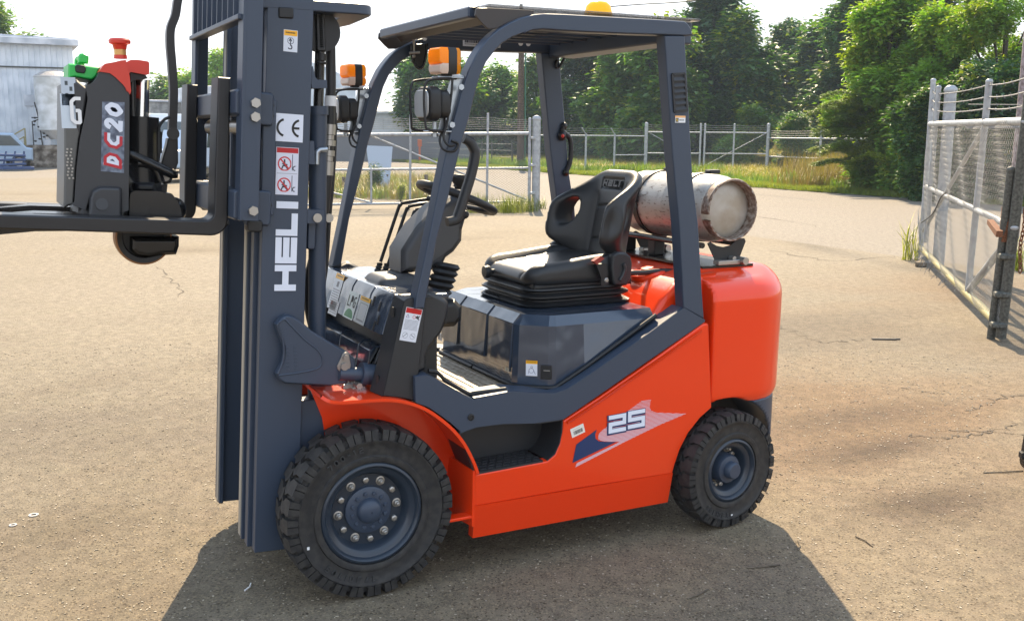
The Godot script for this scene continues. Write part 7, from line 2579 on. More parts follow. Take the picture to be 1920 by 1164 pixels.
func build_gates() -> void:
	var rng := RandomNumberGenerator.new()
	rng.seed = 61
	# near leaf, swung open on the right
	var t := thing("gate_leaf", "bent chain link gate leaf swung open at the right with a rusty latch", "gate", Vector3(10.34, 0, -6.08), 0.0)
	t.rotation.y = -atan2(0.735, -0.678)
	var k := func(s: float, y: float, z := 0.0) -> Vector3: return Vector3(s + 0.6, y, z)
	post(t, "hinge_post", k.call(-0.58, 0.1), k.call(-0.6, 2.44), 0.034, M.galv)
	post(t, "gate_upright", k.call(-0.1, 0.3), k.call(0.02, 2.32), 0.032, M.galv)
	post(t, "gate_upright", k.call(3.55, 0.12), k.call(3.76, 2.2), 0.031, M.galv)
	post(t, "gate_upright", k.call(5.36, 0.03), k.call(5.62, 2.0), 0.042, M.galv_dark)
	post(t, "latch_post", k.call(5.27, 0.0, 0.06), k.call(5.5, 1.42, 0.06), 0.034, M.galv_dark)
	post(t, "gate_rail", k.call(-0.6, 1.86), k.call(5.6, 1.8), 0.036, M.galv)
	post(t, "gate_rail", k.call(-0.6, 1.02), k.call(5.5, 0.96), 0.03, M.galv)
	post(t, "gate_rail", k.call(-0.55, 0.17), k.call(5.3, 0.12), 0.038, M.yellow_pipe)
	post(t, "gate_brace", k.call(-0.45, 0.42), k.call(3.63, 1.75), 0.024, M.galv)
	post(t, "gate_brace", k.call(3.64, 0.19), k.call(5.36, 0.86), 0.034, M.galv)
	for q in [2.17, 2.06, 1.95]:
		barbed(t, [k.call(-0.6, q + 0.14), k.call(0.0, q + 0.07), k.call(3.74, q), k.call(5.7, q - 0.02)], rng, 0.006)
	var mesh := piece(t, "chain_link", chain_link(6.0, 1.72, 0.068, 0.0019, rng, 0.012), M.wire, Transform3D(Basis(), Vector3(0.05, 0.12, 0.03)))
	stuff(mesh)
	var b := Build.new()
	for i in 70:
		var x := 0.1 + rng.randf() * 4.6 * rng.randf()
		var p := Vector3(x, 0.14, 0.03)
		var d := Vector3(rng.randf_range(-0.1, 0.1), rng.randf_range(-0.22, 0.05) * (1.0 - x / 6.0), rng.randf_range(-0.05, 0.12))
		b.tube([p, p + d * 0.5 + Vector3(0.02, 0, 0.02), p + d], 0.0028, 4)
	for i in 4:
		var x := 0.08 + i * 0.03
		b.tube(spline([Vector3(x, 0.75 - i * 0.06, 0.05), Vector3(x + 0.2, 0.68 - i * 0.06, 0.1), Vector3(x + 0.35, 0.5 - i * 0.05, 0.08), Vector3(x + 0.55, 0.2, 0.06)], 4), 0.003, 4)
	stuff(part(t, "torn_wire", b, M.wire))
	b = Build.new()
	b.slab([k.call(5.05, 0.99, 0.08), k.call(5.5, 0.93, 0.08), k.call(5.5, 0.88, 0.08), k.call(5.05, 0.95, 0.08)], Vector3(0, 0, 0.05))
	b.rod(k.call(5.4, 0.84, 0.04), k.call(5.42, 1.12, 0.04), 0.052, 12)
	part(t, "latch", b, M.rust)
	for y in [0.72, 0.4, 0.14]:
		b = Build.new()
		b.box(k.call(5.33 + y * 0.12, y, 0.03), Vector3(0.17, 0.05, 0.12), 0.012)
		part(t, "post_clamp", b, M.galv_dark)
	b = Build.new()
	b.tube(spline([k.call(-0.2, 0.55, 0.06), k.call(0.9, 0.75, 0.06), k.call(1.5, 0.98, 0.06), k.call(1.9, 1.05, 0.06)], 6), 0.008, 5)
	part(t, "loose_cable", b, M.black)
	# chain hanging on the latch
	var c := thing("latch_chain", "rusty chain hanging from the latch of the open gate", "chain", t.transform * k.call(5.52, 1.1, -0.06))
	b = Build.new()
	for i in 14:
		var ringp := []
		for j in 10:
			var a := TAU * j / 10.0
			var v := Vector3(cos(a) * 0.013, sin(a) * 0.026, 0)
			ringp.append((Vector3(v.z, v.y, v.x) if i % 2 else v) + Vector3(0.012 * sin(i * 0.6), -i * 0.037, 0.0))
		b.tube(ringp, 0.0055, 6, true)
	part(c, "links", b, M.rust)
	# big hinge post
	t = thing("gate_post", "thick galvanised post with a domed cap beside the open gate leaf", "post", Vector3(10.02, 0, -5.5))
	post(t, "post", Vector3.ZERO, Vector3(-0.02, 2.28, 0), 0.076, M.galv)
	t = thing("yard_fence", "yard fence rail running away behind the open gate leaf", "fence", Vector3(10.1, 0, -5.3))
	post(t, "fence_rail", Vector3(0, 1.82, 0), Vector3(0.9, 1.82, 4.4), 0.025, M.galv, false)
	post(t, "fence_post", Vector3(0.9, 0, 4.4), Vector3(0.9, 2.1, 4.4), 0.04, M.galv)
	barbed(t, [Vector3(0, 2.1, 0), Vector3(0.9, 2.05, 4.4)], rng, 0.005)
	# far leaf, closed side: hinge post by the seat, runs left behind the mast
	var h0 := Vector3(10.247, 0, -17.162)
	var u := Vector3(-0.9572, 0, -0.2893)
	t = thing("gate_post", "galvanised square-capped post at the right end of the far gate leaf", "post", h0 + Vector3(0.02, 0, 0))
	post(t, "post", Vector3.ZERO, Vector3(0, 2.05, 0), 0.095, M.galv)
	for y in [1.62, 1.0, 0.35]:
		b = Build.new()
		b.box(Vector3(-0.1, y, 0.02), Vector3(0.16, 0.06, 0.12), 0.01)
		part(t, "hinge", b, M.galv)
	t = thing("gate_leaf", "straight chain link gate leaf with a diagonal brace seen between the guard legs", "gate", h0 + u * 0.14, 0.0)
	t.rotation.y = atan2(-u.z, u.x)
	var L := 5.2
	post(t, "gate_upright", Vector3(0, 0.12, 0), Vector3(0, 2.05, 0), 0.036, M.galv)
	post(t, "gate_upright", Vector3(L, 0.12, 0), Vector3(L, 2.05, 0), 0.034, M.galv)
	post(t, "gate_upright", Vector3(1.0, 0.14, 0), Vector3(0.98, 2.15, 0), 0.028, M.galv)
	post(t, "gate_upright", Vector3(2.78, 0.14, 0), Vector3(2.75, 2.1, 0), 0.028, M.galv)
	post(t, "gate_upright", Vector3(3.66, 0.12, 0), Vector3(3.65, 0.9, 0), 0.024, M.galv)
	post(t, "gate_rail", Vector3(0, 1.72, 0), Vector3(L, 1.64, 0), 0.04, M.galv)
	post(t, "gate_rail", Vector3(0, 0.93, 0), Vector3(L, 0.87, 0), 0.026, M.galv)
	post(t, "gate_rail", Vector3(0, 0.15, 0), Vector3(L, 0.1, 0), 0.028, M.galv)
	post(t, "gate_brace", Vector3(0.05, 0.19, 0.03), Vector3(3.6, 1.62, 0.03), 0.022, M.galv)
	post(t, "gate_brace", Vector3(3.62, 0.13, 0.03), Vector3(L, 0.55, 0.03), 0.022, M.galv)
	for i in 6:
		barbed(t, [Vector3(0, 1.8 + i * 0.045, 0), Vector3(0.98, 1.82 + i * 0.05, 0), Vector3(2.75, 1.8 + i * 0.045, 0), Vector3(L, 1.8 + i * 0.04, 0)], rng, 0.005, 0.01)
	mesh = piece(t, "chain_link", chain_link(L, 1.56, 0.08, 0.0021, rng, 0.006), M.wire, Transform3D(Basis(), Vector3(0.0, 0.12, 0.03)))
	stuff(mesh)


func build_fences() -> void:
	var rng := RandomNumberGenerator.new()
	rng.seed = 62
	# fence across the field, with a double gate in it
	var pts := [Vector3(21.668, 1.664, -38.035), Vector3(24.188, 1.681, -37.882), Vector3(25.948, 1.692, -38.119), Vector3(27.876, 1.704, -38.271), Vector3(30.251, 1.724, -37.052), Vector3(30.437, 1.726, -36.956), Vector3(31.718, 1.736, -36.299), Vector3(33.209, 1.749, -35.534), Vector3(32.581, 1.76, -31.295), Vector3(31.604, 1.767, -27.235)]
	for p in pts.size():
		pts[p] = Vector3(pts[p].x, 0.0, pts[p].z)
	var t := thing("field_fence", "chain link fence with leaning barbed wire arms at the left end of the field", "fence", pts[0])
	for s in [[0, 3]]:
		fence_run(t, pts, s[0], s[1], 1.75, rng, true)
	t = thing("field_gate", "double chain link gate with diagonal braces in the field fence", "gate", pts[3])
	fence_run(t, pts, 3, 7, 1.95, rng, false)
	var o: Vector3 = pts[3]
	post(t, "gate_brace", pts[3] - o + Vector3(0.1, 1.9, 0), pts[3].lerp(pts[4], 0.72) - o + Vector3(0, 0.9, 0), 0.02, M.galv)
	post(t, "gate_brace", pts[7] - o + Vector3(-0.1, 1.9, 0), pts[5] - o + Vector3(0.1, 0.3, 0), 0.014, M.galv)
	t = thing("field_fence", "chain link fence running into the brown weeds right of the field gate", "fence", pts[7])
	fence_run(t, pts, 7, 9, 1.7, rng, false)
	# low wire fence along the far side of the road, left
	var far := []
	for q in [[628, 76], [650, 74], [682, 72], [720, 70], [757, 68], [787, 66], [840, 63], [903, 60], [921, 59], [958, 57]]:
		var p: Vector3 = Vector3(-1.15, 0, 3.85) + (Vector3(0.4511, 0, -0.8764) + Vector3(0.8897, 0, 0.4565) * (q[0] - 960.0) / 1910.0) * q[1]
		far.append(Vector3(p.x, rise(p), p.z))
	t = thing("road_fence", "low wire fence with thin posts along the far side of the road", "fence", far[0])
	for i in far.size():
		post(t, "fence_post", far[i] - far[0], far[i] - far[0] + Vector3(0, 1.25, 0), 0.045, M.galv_dark)
	for y in [1.2, 0.85, 0.5]:
		var line := []
		for p in far:
			line.append(p - far[0] + Vector3(0, y, 0))
		var b := Build.new()
		b.tube(line, 0.012, 4)
		part(t, "fence_wire", b, M.wire)
	# dark boarded fence in front of the hall and shed
	t = thing("dark_fence", "long dark screened fence in front of the low white shed", "fence", Vector3(17.12, 1.55, -62.034) * Vector3(1, 0, 1))
	var a := Vector3.ZERO
	var c: Vector3 = Vector3(25.68, 1.634, -54.221) * Vector3(1, 0, 1) - Vector3(17.12, 1.55, -62.034) * Vector3(1, 0, 1)
	var b := Build.new()
	b.slab([a, c, c + Vector3(0, 1.6, 0), a + Vector3(0, 1.75, 0)], Vector3(0.02, 0, 0.05))
	part(t, "screen", b, paint(0.14, 0.15, 0.17, 0.9))
	# utility pole
	var pb := Vector3(24.732, 1.658, -45.585) * Vector3(1, 0, 1)
	t = thing("utility_pole", "brown wooden utility pole with a green conduit beyond the far gate", "utility pole", pb + Vector3(0, rise(pb), 0))
	b = Build.new()
	b.t = Transform3D(Basis(Vector3.RIGHT, -PI / 2), Vector3.ZERO)
	b.lathe([Vector2(0.2, -0.5), Vector2(0.18, 2.0), Vector2(0.14, 8.0), Vector2(0, 8.02)], 14)
	part(t, "pole", b, M.wood_pole)
	b = Build.new()
	b.rod(Vector3(0.26, 0, 0.05), Vector3(0.22, 7.2, 0.05), 0.04, 6)
	part(t, "conduit", b, paint(0.05, 0.16, 0.1, 0.6))
	b = Build.new()
	b.rod(Vector3(-0.03, 7.95, 0), Vector3(-0.03, 8.5, 0), 0.09, 10)
	b.box(Vector3(-0.1, 8.0, 0), Vector3(0.22, 0.1, 0.2), 0.02)
	part(t, "insulator", b, M.galv_dark)
	t = thing("grey_pole", "pinkish grey pole standing behind the gate at the right edge", "pole", Vector3(14.292, 1.721, -7.61) * Vector3(1, 0, 1))
	b = Build.new()
	b.t = Transform3D(Basis(Vector3.RIGHT, -PI / 2), Vector3.ZERO)
	b.lathe([Vector2(0.11, 0.0), Vector2(0.1, 5.0), Vector2(0, 5.01)], 14)
	part(t, "pole", b, grime(paint(0.3, 0.25, 0.26, 0.7), 0.05, 46, Color(0.7, 0.65, 0.62), 0.8))
	var wt := thing("overhead_wire", "thin dark overhead wire crossing the sky above the roof beacon", "wire", Vector3(22.211, 6.791, -30.755))
	b = Build.new()
	var w0 := Vector3(22.211, 6.791, -30.755)
	b.tube(spline([Vector3(20.712, 6.655, -31.501) - w0, Vector3.ZERO, Vector3(22.823, 6.687, -28.138) - w0, Vector3(22.228, 6.577, -23.859) - w0], 6), 0.022, 5)
	part(wt, "wire", b, M.black)


func fence_run(t: Node3D, pts: Array, i0: int, i1: int, h: float, rng: RandomNumberGenerator, arms: bool) -> void:
	var o: Vector3 = pts[i0]
	for i in range(i0, i1 + 1):
		if i == i0 and i0 == 7:
			continue
		var big: bool = i == 3 or i == 7
		if i == 3 and arms:
			continue
		var p: Vector3 = pts[i] - o
		post(t, "fence_post", p, p + Vector3(0, h + (0.35 if not arms else 0.0), 0), 0.085 if big else 0.05, M.galv)
		if arms:
			post(t, "wire_arm", p + Vector3(0, h, 0), p + Vector3(-0.28, h + 0.3, 0.1), 0.03, M.galv)
	for i in range(i0, i1):
		var a: Vector3 = pts[i] - o
		var c: Vector3 = pts[i + 1] - o
		if a.distance_to(c) < 0.6:
			continue
		post(t, "top_rail", a + Vector3(0, h - 0.05, 0), c + Vector3(0, h - 0.05, 0), 0.035, M.galv, false)
		if not arms or i == i1 - 1:
			post(t, "mid_rail", a + Vector3(0, h * 0.45, 0), c + Vector3(0, h * 0.45, 0), 0.03, M.galv, false)
		var d := c - a
		var link := piece(t, "chain_link", chain_link(d.length(), h, 0.11, 0.0016, rng), M.wire, Transform3D(Basis(Vector3.UP, atan2(-d.z, d.x)), a))
		stuff(link)
	for y in [0.1, 0.2, 0.3]:
		var line := []
		for i in range(i0, i1 + 1):
			line.append(pts[i] - o + Vector3(-0.28 * y / 0.3 if arms else 0.0, h + y, 0))
		barbed(t, line, rng, 0.008, 0.03)


# ---------------------------------------------------------------- trees, shrubs, grass
const GREENS := [Color(0.075, 0.16, 0.05), Color(0.12, 0.23, 0.055), Color(0.21, 0.37, 0.058), Color(0.062, 0.13, 0.062), Color(0.18, 0.3, 0.04), Color(0.2, 0.15, 0.07)]
var clumps := []
var tufts := []


func leaf_clump(seed_: int, count: int, size: float, drop: float, spread := 1.0) -> ArrayMesh:
	var rng := RandomNumberGenerator.new()
	rng.seed = seed_
	var b := Build.new()
	b.use_col = true
	for i in count:
		var p := Vector3(rng.randfn(0, 0.42), rng.randfn(0, 0.34), rng.randfn(0, 0.42)) * spread
		var a := rng.randf() * TAU
		var out := (Vector3(cos(a), rng.randf_range(-0.7, 0.4) - drop, sin(a)) + p * 0.5).normalized()
		var s := out.cross(Vector3(rng.randf_range(-0.5, 0.5), 1, rng.randf_range(-0.5, 0.5))).normalized()
		var l := size * rng.randf_range(0.7, 1.4)
		var w := l * rng.randf_range(0.24, 0.36)
		var n := s.cross(out).normalized()
		if n.y < 0.0:
			n = -n
		var tip := p + out * l
		var mid := p + out * l * 0.45
		b.tint = Color.WHITE * rng.randf_range(0.7, 1.3)
		var fold := n * w * 0.35
		b.tri(p, mid + s * w + fold, tip, (n - s * 0.3), (n - s * 0.3), (n - s * 0.3))
		b.tri(p, mid - s * w + fold, tip, (n + s * 0.3), (n + s * 0.3), (n + s * 0.3))
	return b.mesh()


# one tree: trunk with limbs, and a crown of leaf clumps gathered in uneven heads
func tree(called: String, label: String, base: Vector3, height: float, radius: float, low: float, tone: int, seed_: int, leaf := 0.55, dense := 1.0, yellow := 0.15, lean := Vector3.ZERO) -> Node3D:
	var rng := RandomNumberGenerator.new()
	rng.seed = seed_
	var t := thing(called, label, "tree" if called.ends_with("tree") else "shrub", base, 0.0, "trees and shrubs beyond the yard")
	var heads := []
	var span := height - low
	var k := int(clampf(10.0 * dense * span / maxf(radius, 1.0) / 2.0, 9, 26))
	for i in k:
		var f := (i + rng.randf()) / k
		var env := sqrt(maxf(0.08, sin(PI * clampf(0.14 + f * 0.84, 0, 1)))) * radius
		var a := rng.randf() * TAU
		var d := env * rng.randf_range(0.25, 0.8)
		var r := radius * rng.randf_range(0.33, 0.56) * (1.0 - 0.3 * f)
		heads.append([Vector3(cos(a) * d, low + span * f * 0.93, sin(a) * d) + lean * f, r])
	var tr := Build.new()
	var trunk := spline([Vector3(0, -0.2, 0), Vector3(rng.randf_range(-0.2, 0.2), height * 0.35, 0) + lean * 0.2, Vector3(rng.randf_range(-0.3, 0.3), height * 0.75, rng.randf_range(-0.3, 0.3)) + lean * 0.6], 4)
	var r0 := clampf(height * 0.022, 0.04, 0.3)
	for i in trunk.size() - 1:
		tr.tube([trunk[i], trunk[i + 1]], r0 * (1.0 - 0.75 * i / trunk.size()), 8)
	part(t, "trunk", tr, M.bark)
	var limb := Build.new()
	for q in heads:
		var s: Vector3 = trunk[int(clampf(q[0].y / height * trunk.size() - 2.0, 0, trunk.size() - 2))]
		limb.tube([s, s.lerp(q[0], 0.55) + Vector3(0, 0.15, 0), q[0]], r0 * 0.22, 5)
	part(t, "limb", limb, M.bark)
	var xs := []
	var cs := []
	var c0: Color = GREENS[tone]
	for q in heads:
		var r: float = q[1]
		var count := int(clampf(20.0 * dense * pow(r / leaf, 2.0), 12, 110))
		var hue := rng.randf_range(0.75, 1.3)
		for i in count:
			var v := Vector3(rng.randfn(0, 1), rng.randfn(0, 1), rng.randfn(0, 1)).normalized() * pow(rng.randf(), 0.38)
			var p: Vector3 = q[0] + Vector3(v.x * r, v.y * r * 0.78, v.z * r)
			if p.y < 0.05:
				p.y = 0.05 + rng.randf() * 0.3
			var s := leaf * rng.randf_range(0.7, 1.35)
			xs.append(Transform3D(Basis(Vector3.UP, rng.randf() * TAU) * Basis.from_scale(Vector3(s, s * rng.randf_range(0.8, 1.2), s)), p))
			var c := c0 * hue * rng.randf_range(0.75, 1.3)
			if rng.randf() < yellow:
				c = c.lerp(Color(0.36, 0.38, 0.03), rng.randf_range(0.3, 0.8))
			c.a = 1.0
			cs.append(c)
	scatter(t, "crown", clumps[seed_ % clumps.size()], M.leaf, xs, cs)
	return t


func build_trees() -> void:
	for i in 3:
		clumps.append(leaf_clump(100 + i, 46, 0.42, 0.15))
	var g := func(p: Vector3) -> Vector3: return Vector3(p.x, rise(p) if p.x > 22.0 else 0.0, p.z)
	tree("broad_tree", "round green tree top showing above the roof of the metal hall", Vector3(0.23, 1.416, -68.421) * Vector3(1, 0, 1), 9.3, 2.6, 4.5, 1, 201, 0.62, 1.1, 0.3)
	tree("broad_tree", "bright green tree beyond the fork shanks behind the white trailer", g.call(Vector3(16.653, 1.459, -87.361)), 8.2, 3.4, 2.5, 2, 202, 0.8, 1.0, 0.3)
	tree("broad_tree", "dull green tree left of the near fork shank, above the low store", g.call(Vector3(13.948, 1.421, -93.311)), 6.6, 2.6, 1.5, 1, 203, 0.8, 1.0, 0.1)
	var rows := [
		["tall_tree", "dark spreading tree just left of the near guard leg, over the white shed", 800, 76, 7.2, 3.3, 1.6, 0],
		["tall_tree", "round-topped tree behind the near front lamp, right of the shed", 872, 80, 6.8, 3.0, 0.6, 1],
		["tall_tree", "rounded tree between the near guard leg and the utility pole", 935, 82, 6.6, 2.8, 0.4, 1],
		["tall_tree", "narrow lighter tree just right of the utility pole", 1008, 78, 7.2, 2.4, 0.4, 1],
		["tall_tree", "dark green tree framed by the far rear pillar and the seat", 1092, 72, 8.4, 2.6, 0.6, 0],
		["tall_tree", "broad green tree in the middle of the guard opening", 1160, 66, 7.9, 2.6, 0.5, 1],
		["tall_tree", "leafy tree directly left of the near rear pillar", 1228, 62, 8.4, 2.2, 0.4, 1],
		["tall_tree", "very tall dark tree rising above the near rear pillar", 1320, 68, 11.6, 3.0, 0.5, 3],
		["tall_tree", "tall tree right of the rear pillar with a sloping right edge", 1372, 64, 8.6, 2.2, 0.3, 0],
		["tall_tree", "dark blue-green tree below the gap of sky right of the pillar", 1462, 76, 8.6, 2.6, 0.3, 3],
		["tall_tree", "dark tree filling the dip between the two tallest trees", 1515, 72, 8.4, 2.0, 0.3, 3],
		["tall_tree", "tall dark tree behind the bright one near the road", 1580, 62, 10.2, 2.6, 0.3, 0],
		["tall_tree", "dark tree behind the bright tree's right half", 1680, 56, 9.6, 3.0, 0.3, 3],
	]
	var n := 0
	for r in rows:
		n += 1
		tree(r[0], r[1], g.call(view_point(r[2], r[3])), r[4], r[5], r[6], r[7], 210 + n, 0.78, 1.15, 0.12)
	tree("bushy_shrub", "light green bushes at the foot of the trees right of the pillar", g.call(Vector3(36.211, 1.75, -40.835)), 3.0, 1.6, 0.1, 1, 230, 0.4, 1.1, 0.25)
	tree("bushy_shrub", "low dark undergrowth behind the field gate", g.call(Vector3(40.163, 1.736, -52.491)), 2.2, 2.2, 0.05, 3, 231, 0.5, 1.0, 0.05)
	tree("bushy_shrub", "low dark undergrowth behind the leaning fence posts", g.call(Vector3(38.983, 1.702, -59.939)), 2.2, 2.4, 0.05, 3, 232, 0.5, 1.0, 0.05)
	tree("bushy_shrub", "dark hedge beneath the trees left of the utility pole", g.call(Vector3(32.089, 1.645, -63.476)), 2.2, 2.8, 0.05, 3, 236, 0.5, 1.0, 0.05)
	tree("vine_shrub", "domed vine-covered shrub above the brown weeds", g.call(Vector3(34.397, 1.759, -34.924)), 2.75, 0.95, 0.1, 0, 233, 0.26, 1.3, 0.15)
	# nearer, right: leaves small enough to see
	tree("bright_tree", "big bright yellow-green tree beside the road right of the gas bottle", g.call(Vector3(24.739, 1.745, -20.495)), 6.4, 1.8, 0.25, 2, 234, 0.34, 1.25, 0.4)
	tree("bright_tree", "leafy bright tree leaning over the road left of the hanging vines", g.call(Vector3(24.397, 1.75, -18.389)), 5.6, 1.5, 0.1, 2, 235, 0.34, 1.2, 0.35)
	tree("vine_tree", "dark tree draped with vines behind the open gate", g.call(Vector3(22.25, 1.744, -16.07)), 3.2, 1.2, 0.0, 0, 237, 0.28, 1.4, 0.12)
	tree("vine_tree", "dark leafy mass behind the wire of the open gate", g.call(Vector3(22.546, 1.75, -14.778)), 3.6, 1.5, 0.0, 3, 238, 0.3, 1.4, 0.1)
	tree("vine_tree", "dark leafy tree at the right edge behind the gate wire", g.call(Vector3(23.93, 1.762, -14.068)), 4.1, 1.6, 0.0, 0, 239, 0.3, 1.3, 0.15)
	tree("lacy_tree", "thin lacy tree with sky between its leaves at the upper right", g.call(Vector3(24.545, 1.759, -16.033)), 6.6, 1.7, 2.9, 2, 240, 0.24, 0.55, 0.35)
	# long sprays of a sumac-like shrub reaching left from the bright tree
	var t := thing("feathery_shrub", "feathery shrub with long drooping fronds below the bright tree", "shrub", g.call(Vector3(23.358, 1.737, -20.063)), 0.0, "trees and shrubs beyond the yard")
	var rng := RandomNumberGenerator.new()
	rng.seed = 71
	var xs := []
	var cs := []
	var stems := Build.new()
	for i in 46:
		var a := rng.randf_range(-0.4, TAU - 0.4)
		var s := Vector3(rng.randf_range(-0.4, 0.9), rng.randf_range(0.7, 3.0), rng.randf_range(-0.5, 0.5))
		var d := Vector3(cos(a), 0.15, sin(a)) * rng.randf_range(0.8, 1.6)
		var pts := spline([s, s + d * 0.5 + Vector3(0, 0.12, 0), s + d + Vector3(0, -0.12, 0)], 7)
		stems.tube(pts, 0.008, 4)
		for p in pts:
			for q in 2:
				xs.append(Transform3D(Basis(Vector3.UP, rng.randf() * TAU) * Basis.from_scale(Vector3(0.17, 0.09, 0.17)), p + Vector3(rng.randf_range(-0.05, 0.05), -0.02, rng.randf_range(-0.05, 0.05))))
				var c := Color(0.16, 0.26, 0.06).lerp(Color(0.42, 0.46, 0.04), rng.randf() if i % 3 == 0 else rng.randf() * 0.3)
				cs.append(c)
	part(t, "stem", stems, M.bark)
	scatter(t, "frond", clumps[1], M.leaf, xs, cs)


func view_point(px: float, depth: float) -> Vector3:
	var d := Vector3(0.4511, 0, -0.8764) + Vector3(0.8897, 0, 0.4565) * (px - 960.0) / 1910.0
	return Vector3(-1.152, 0, 3.85) + d * depth


func grass_tuft(seed_: int, blades: int, spread: float, w: float, bend := 1.0) -> ArrayMesh:
	var rng := RandomNumberGenerator.new()
	rng.seed = seed_
	var b := Build.new()
	b.use_col = true
	for i in blades:
		var a := rng.randf() * TAU
		var p := Vector3(rng.randfn(0, 0.3), 0, rng.randfn(0, 0.3)) * spread
		var lean := Vector3(cos(a), 0, sin(a)) * rng.randf_range(0.1, 0.5) * bend
		var h := rng.randf_range(0.55, 1.0)
		var s := Vector3(-sin(a), 0, cos(a)) * w * rng.randf_range(0.7, 1.3)
		var m := p + lean * 0.35 + Vector3(0, h * 0.6, 0)
		var e := p + lean + Vector3(0, h, 0)
		var n := (Vector3(cos(a), 1.2, sin(a))).normalized()
		b.tint = Color.WHITE * rng.randf_range(0.75, 1.25)
		b.tri(p - s, p + s, m + s * 0.8, n, n, n)
		b.tri(p - s, m + s * 0.8, m - s * 0.8, n, n, n)
		b.tri(m - s * 0.8, m + s * 0.8, e, n, n, n)
	return b.mesh()


func build_plants() -> void:
	var rng := RandomNumberGenerator.new()
	rng.seed = 81
	var tuft := grass_tuft(301, 16, 0.5, 0.016)
	var fine := grass_tuft(302, 22, 0.6, 0.008)
	# short grass strip by the road, tall weeds behind it, golden field
	var xs := []
	var cs := []
	for i in 9000:
		var z := -6.0 - 75.0 * pow(rng.randf(), 0.8)
		var p := Vector3(21.9 + rng.randf() * 1.6, 0, z)
		p.y = rise(p)
		var s := rng.randf_range(0.08, 0.2)
		xs.append(Transform3D(Basis(Vector3.UP, rng.randf() * TAU) * Basis.from_scale(Vector3(s * 2.4, s, s * 2.4)), p))
		cs.append(Color(0.24, 0.34, 0.05).lerp(Color(0.36, 0.38, 0.07), rng.randf()))
	tag(scatter(self, "verge_grass", tuft, M.leaf, xs, cs), "short lime green grass strip along the road", "grass")
	xs = []
	cs = []
	for i in 6500:
		var z := -20.0 - 60.0 * pow(rng.randf(), 0.9)
		var p := Vector3(23.3 + pow(rng.randf(), 1.5) * 5.5, 0, z)
		p.y = rise(p)
		var s := rng.randf_range(0.2, 0.62) * (0.75 + 0.45 * sin(z * 0.9) * sin(z * 0.37 + 1.0))
		s = maxf(s, 0.16)
		xs.append(Transform3D(Basis(Vector3.UP, rng.randf() * TAU) * Basis.from_scale(Vector3(s * 0.9, s, s * 0.9)), p))
		cs.append(Color(0.16, 0.28, 0.045).lerp(Color(0.34, 0.36, 0.09), rng.randf() * rng.randf()))
	tag(scatter(self, "tall_weeds", tuft, M.leaf, xs, cs), "tall green weeds between the road and the field fence", "weeds")
	xs = []
	cs = []
	for i in 14000:
		var x := 26.0 + 40.0 * pow(rng.randf(), 1.3)
		var p := Vector3(x, 0, rng.randf_range(-85.0, -18.0))
		p.y = rise(p)
		var s := rng.randf_range(0.18, 0.45)
		xs.append(Transform3D(Basis(Vector3.UP, rng.randf() * TAU) * Basis.from_scale(Vector3(s * 2.5, s, s * 2.5)), p))
		cs.append(Color(0.42, 0.34, 0.11).lerp(Color(0.52, 0.42, 0.17), rng.randf()) if rng.randf() < 0.7 else Color(0.18, 0.22, 0.05))
	tag(scatter(self, "field_grass", fine, M.leaf, xs, cs), "golden dry grass covering the field behind the fence", "grass")
	# brown weeds thicket
	xs = []
	cs = []
	for i in 2200:
		var d := rng.randf_range(34.0, 41.0)
		var p := view_point(rng.randf_range(1500, 1680) + rng.randfn(0, 28), d)
		p.y = rise(p)
		var s := rng.randf_range(0.5, 1.6) * (1.0 - 0.1 * absf(d - 39.0))
		xs.append(Transform3D(Basis(Vector3.UP, rng.randf() * TAU) * Basis.from_scale(Vector3(s * 0.5, s, s * 0.5)), p))
		cs.append(Color(0.34, 0.22, 0.1).lerp(Color(0.22, 0.2, 0.07), rng.randf()))
	tag(scatter(self, "brown_weeds", fine, M.leaf, xs, cs), "thicket of brown dry weeds below the feathery shrub", "weeds")
	# weedy patch between the far gate and the road
	xs = []
	cs = []
	for i in 1500:
		var px := rng.randf_range(560, 835)
		var d := lerpf(27.0, 40.0, rng.randf())
		if px > 800 and d < 30:
			continue
		var p := view_point(px, d)
		var s := rng.randf_range(0.12, 0.5)
		xs.append(Transform3D(Basis(Vector3.UP, rng.randf() * TAU) * Basis.from_scale(Vector3(s * 1.2, s, s * 1.2)), p))
		cs.append([Color(0.2, 0.28, 0.05), Color(0.38, 0.29, 0.13), Color(0.28, 0.21, 0.12)][rng.randi() % 3])
	for i in 110:
		var p := view_point(rng.randf_range(850, 1000), rng.randf_range(22.5, 24.0))
		var s := rng.randf_range(0.2, 0.5)
		xs.append(Transform3D(Basis(Vector3.UP, rng.randf() * TAU) * Basis.from_scale(Vector3(s, s, s)), p))
		cs.append(Color(0.3, 0.3, 0.1).lerp(Color(0.18, 0.22, 0.04), rng.randf()))
	tag(scatter(self, "patch_weeds", fine, M.leaf, xs, cs), "patchy weeds behind the wire of the far gate", "weeds")
	# single plants that stand by themselves
	weed_plant("yellow_plant", "bright yellow-green weed standing in front of the far gate wire", Vector3(8.2, 0, -20.6), 0.55, Color(0.42, 0.45, 0.02), 401, 0.16)
	weed_plant("leafy_bush", "low green bush beside the pale leaning board", Vector3(8.768, 1.627, -24.129) * Vector3(1, 0, 1), 0.95, Color(0.07, 0.15, 0.05), 402, 0.3)
	grass_plant("grass_tuft", "pale grass tuft growing at the foot of the far gate post", Vector3(10.35, 0, -16.95), 0.36, Color(0.24, 0.27, 0.07), 403, 10)
	grass_plant("grass_tuft", "tall pale grass tuft left of the thick gate post", Vector3(10.25, 0, -6.2), 0.75, Color(0.34, 0.34, 0.1), 404, 5)
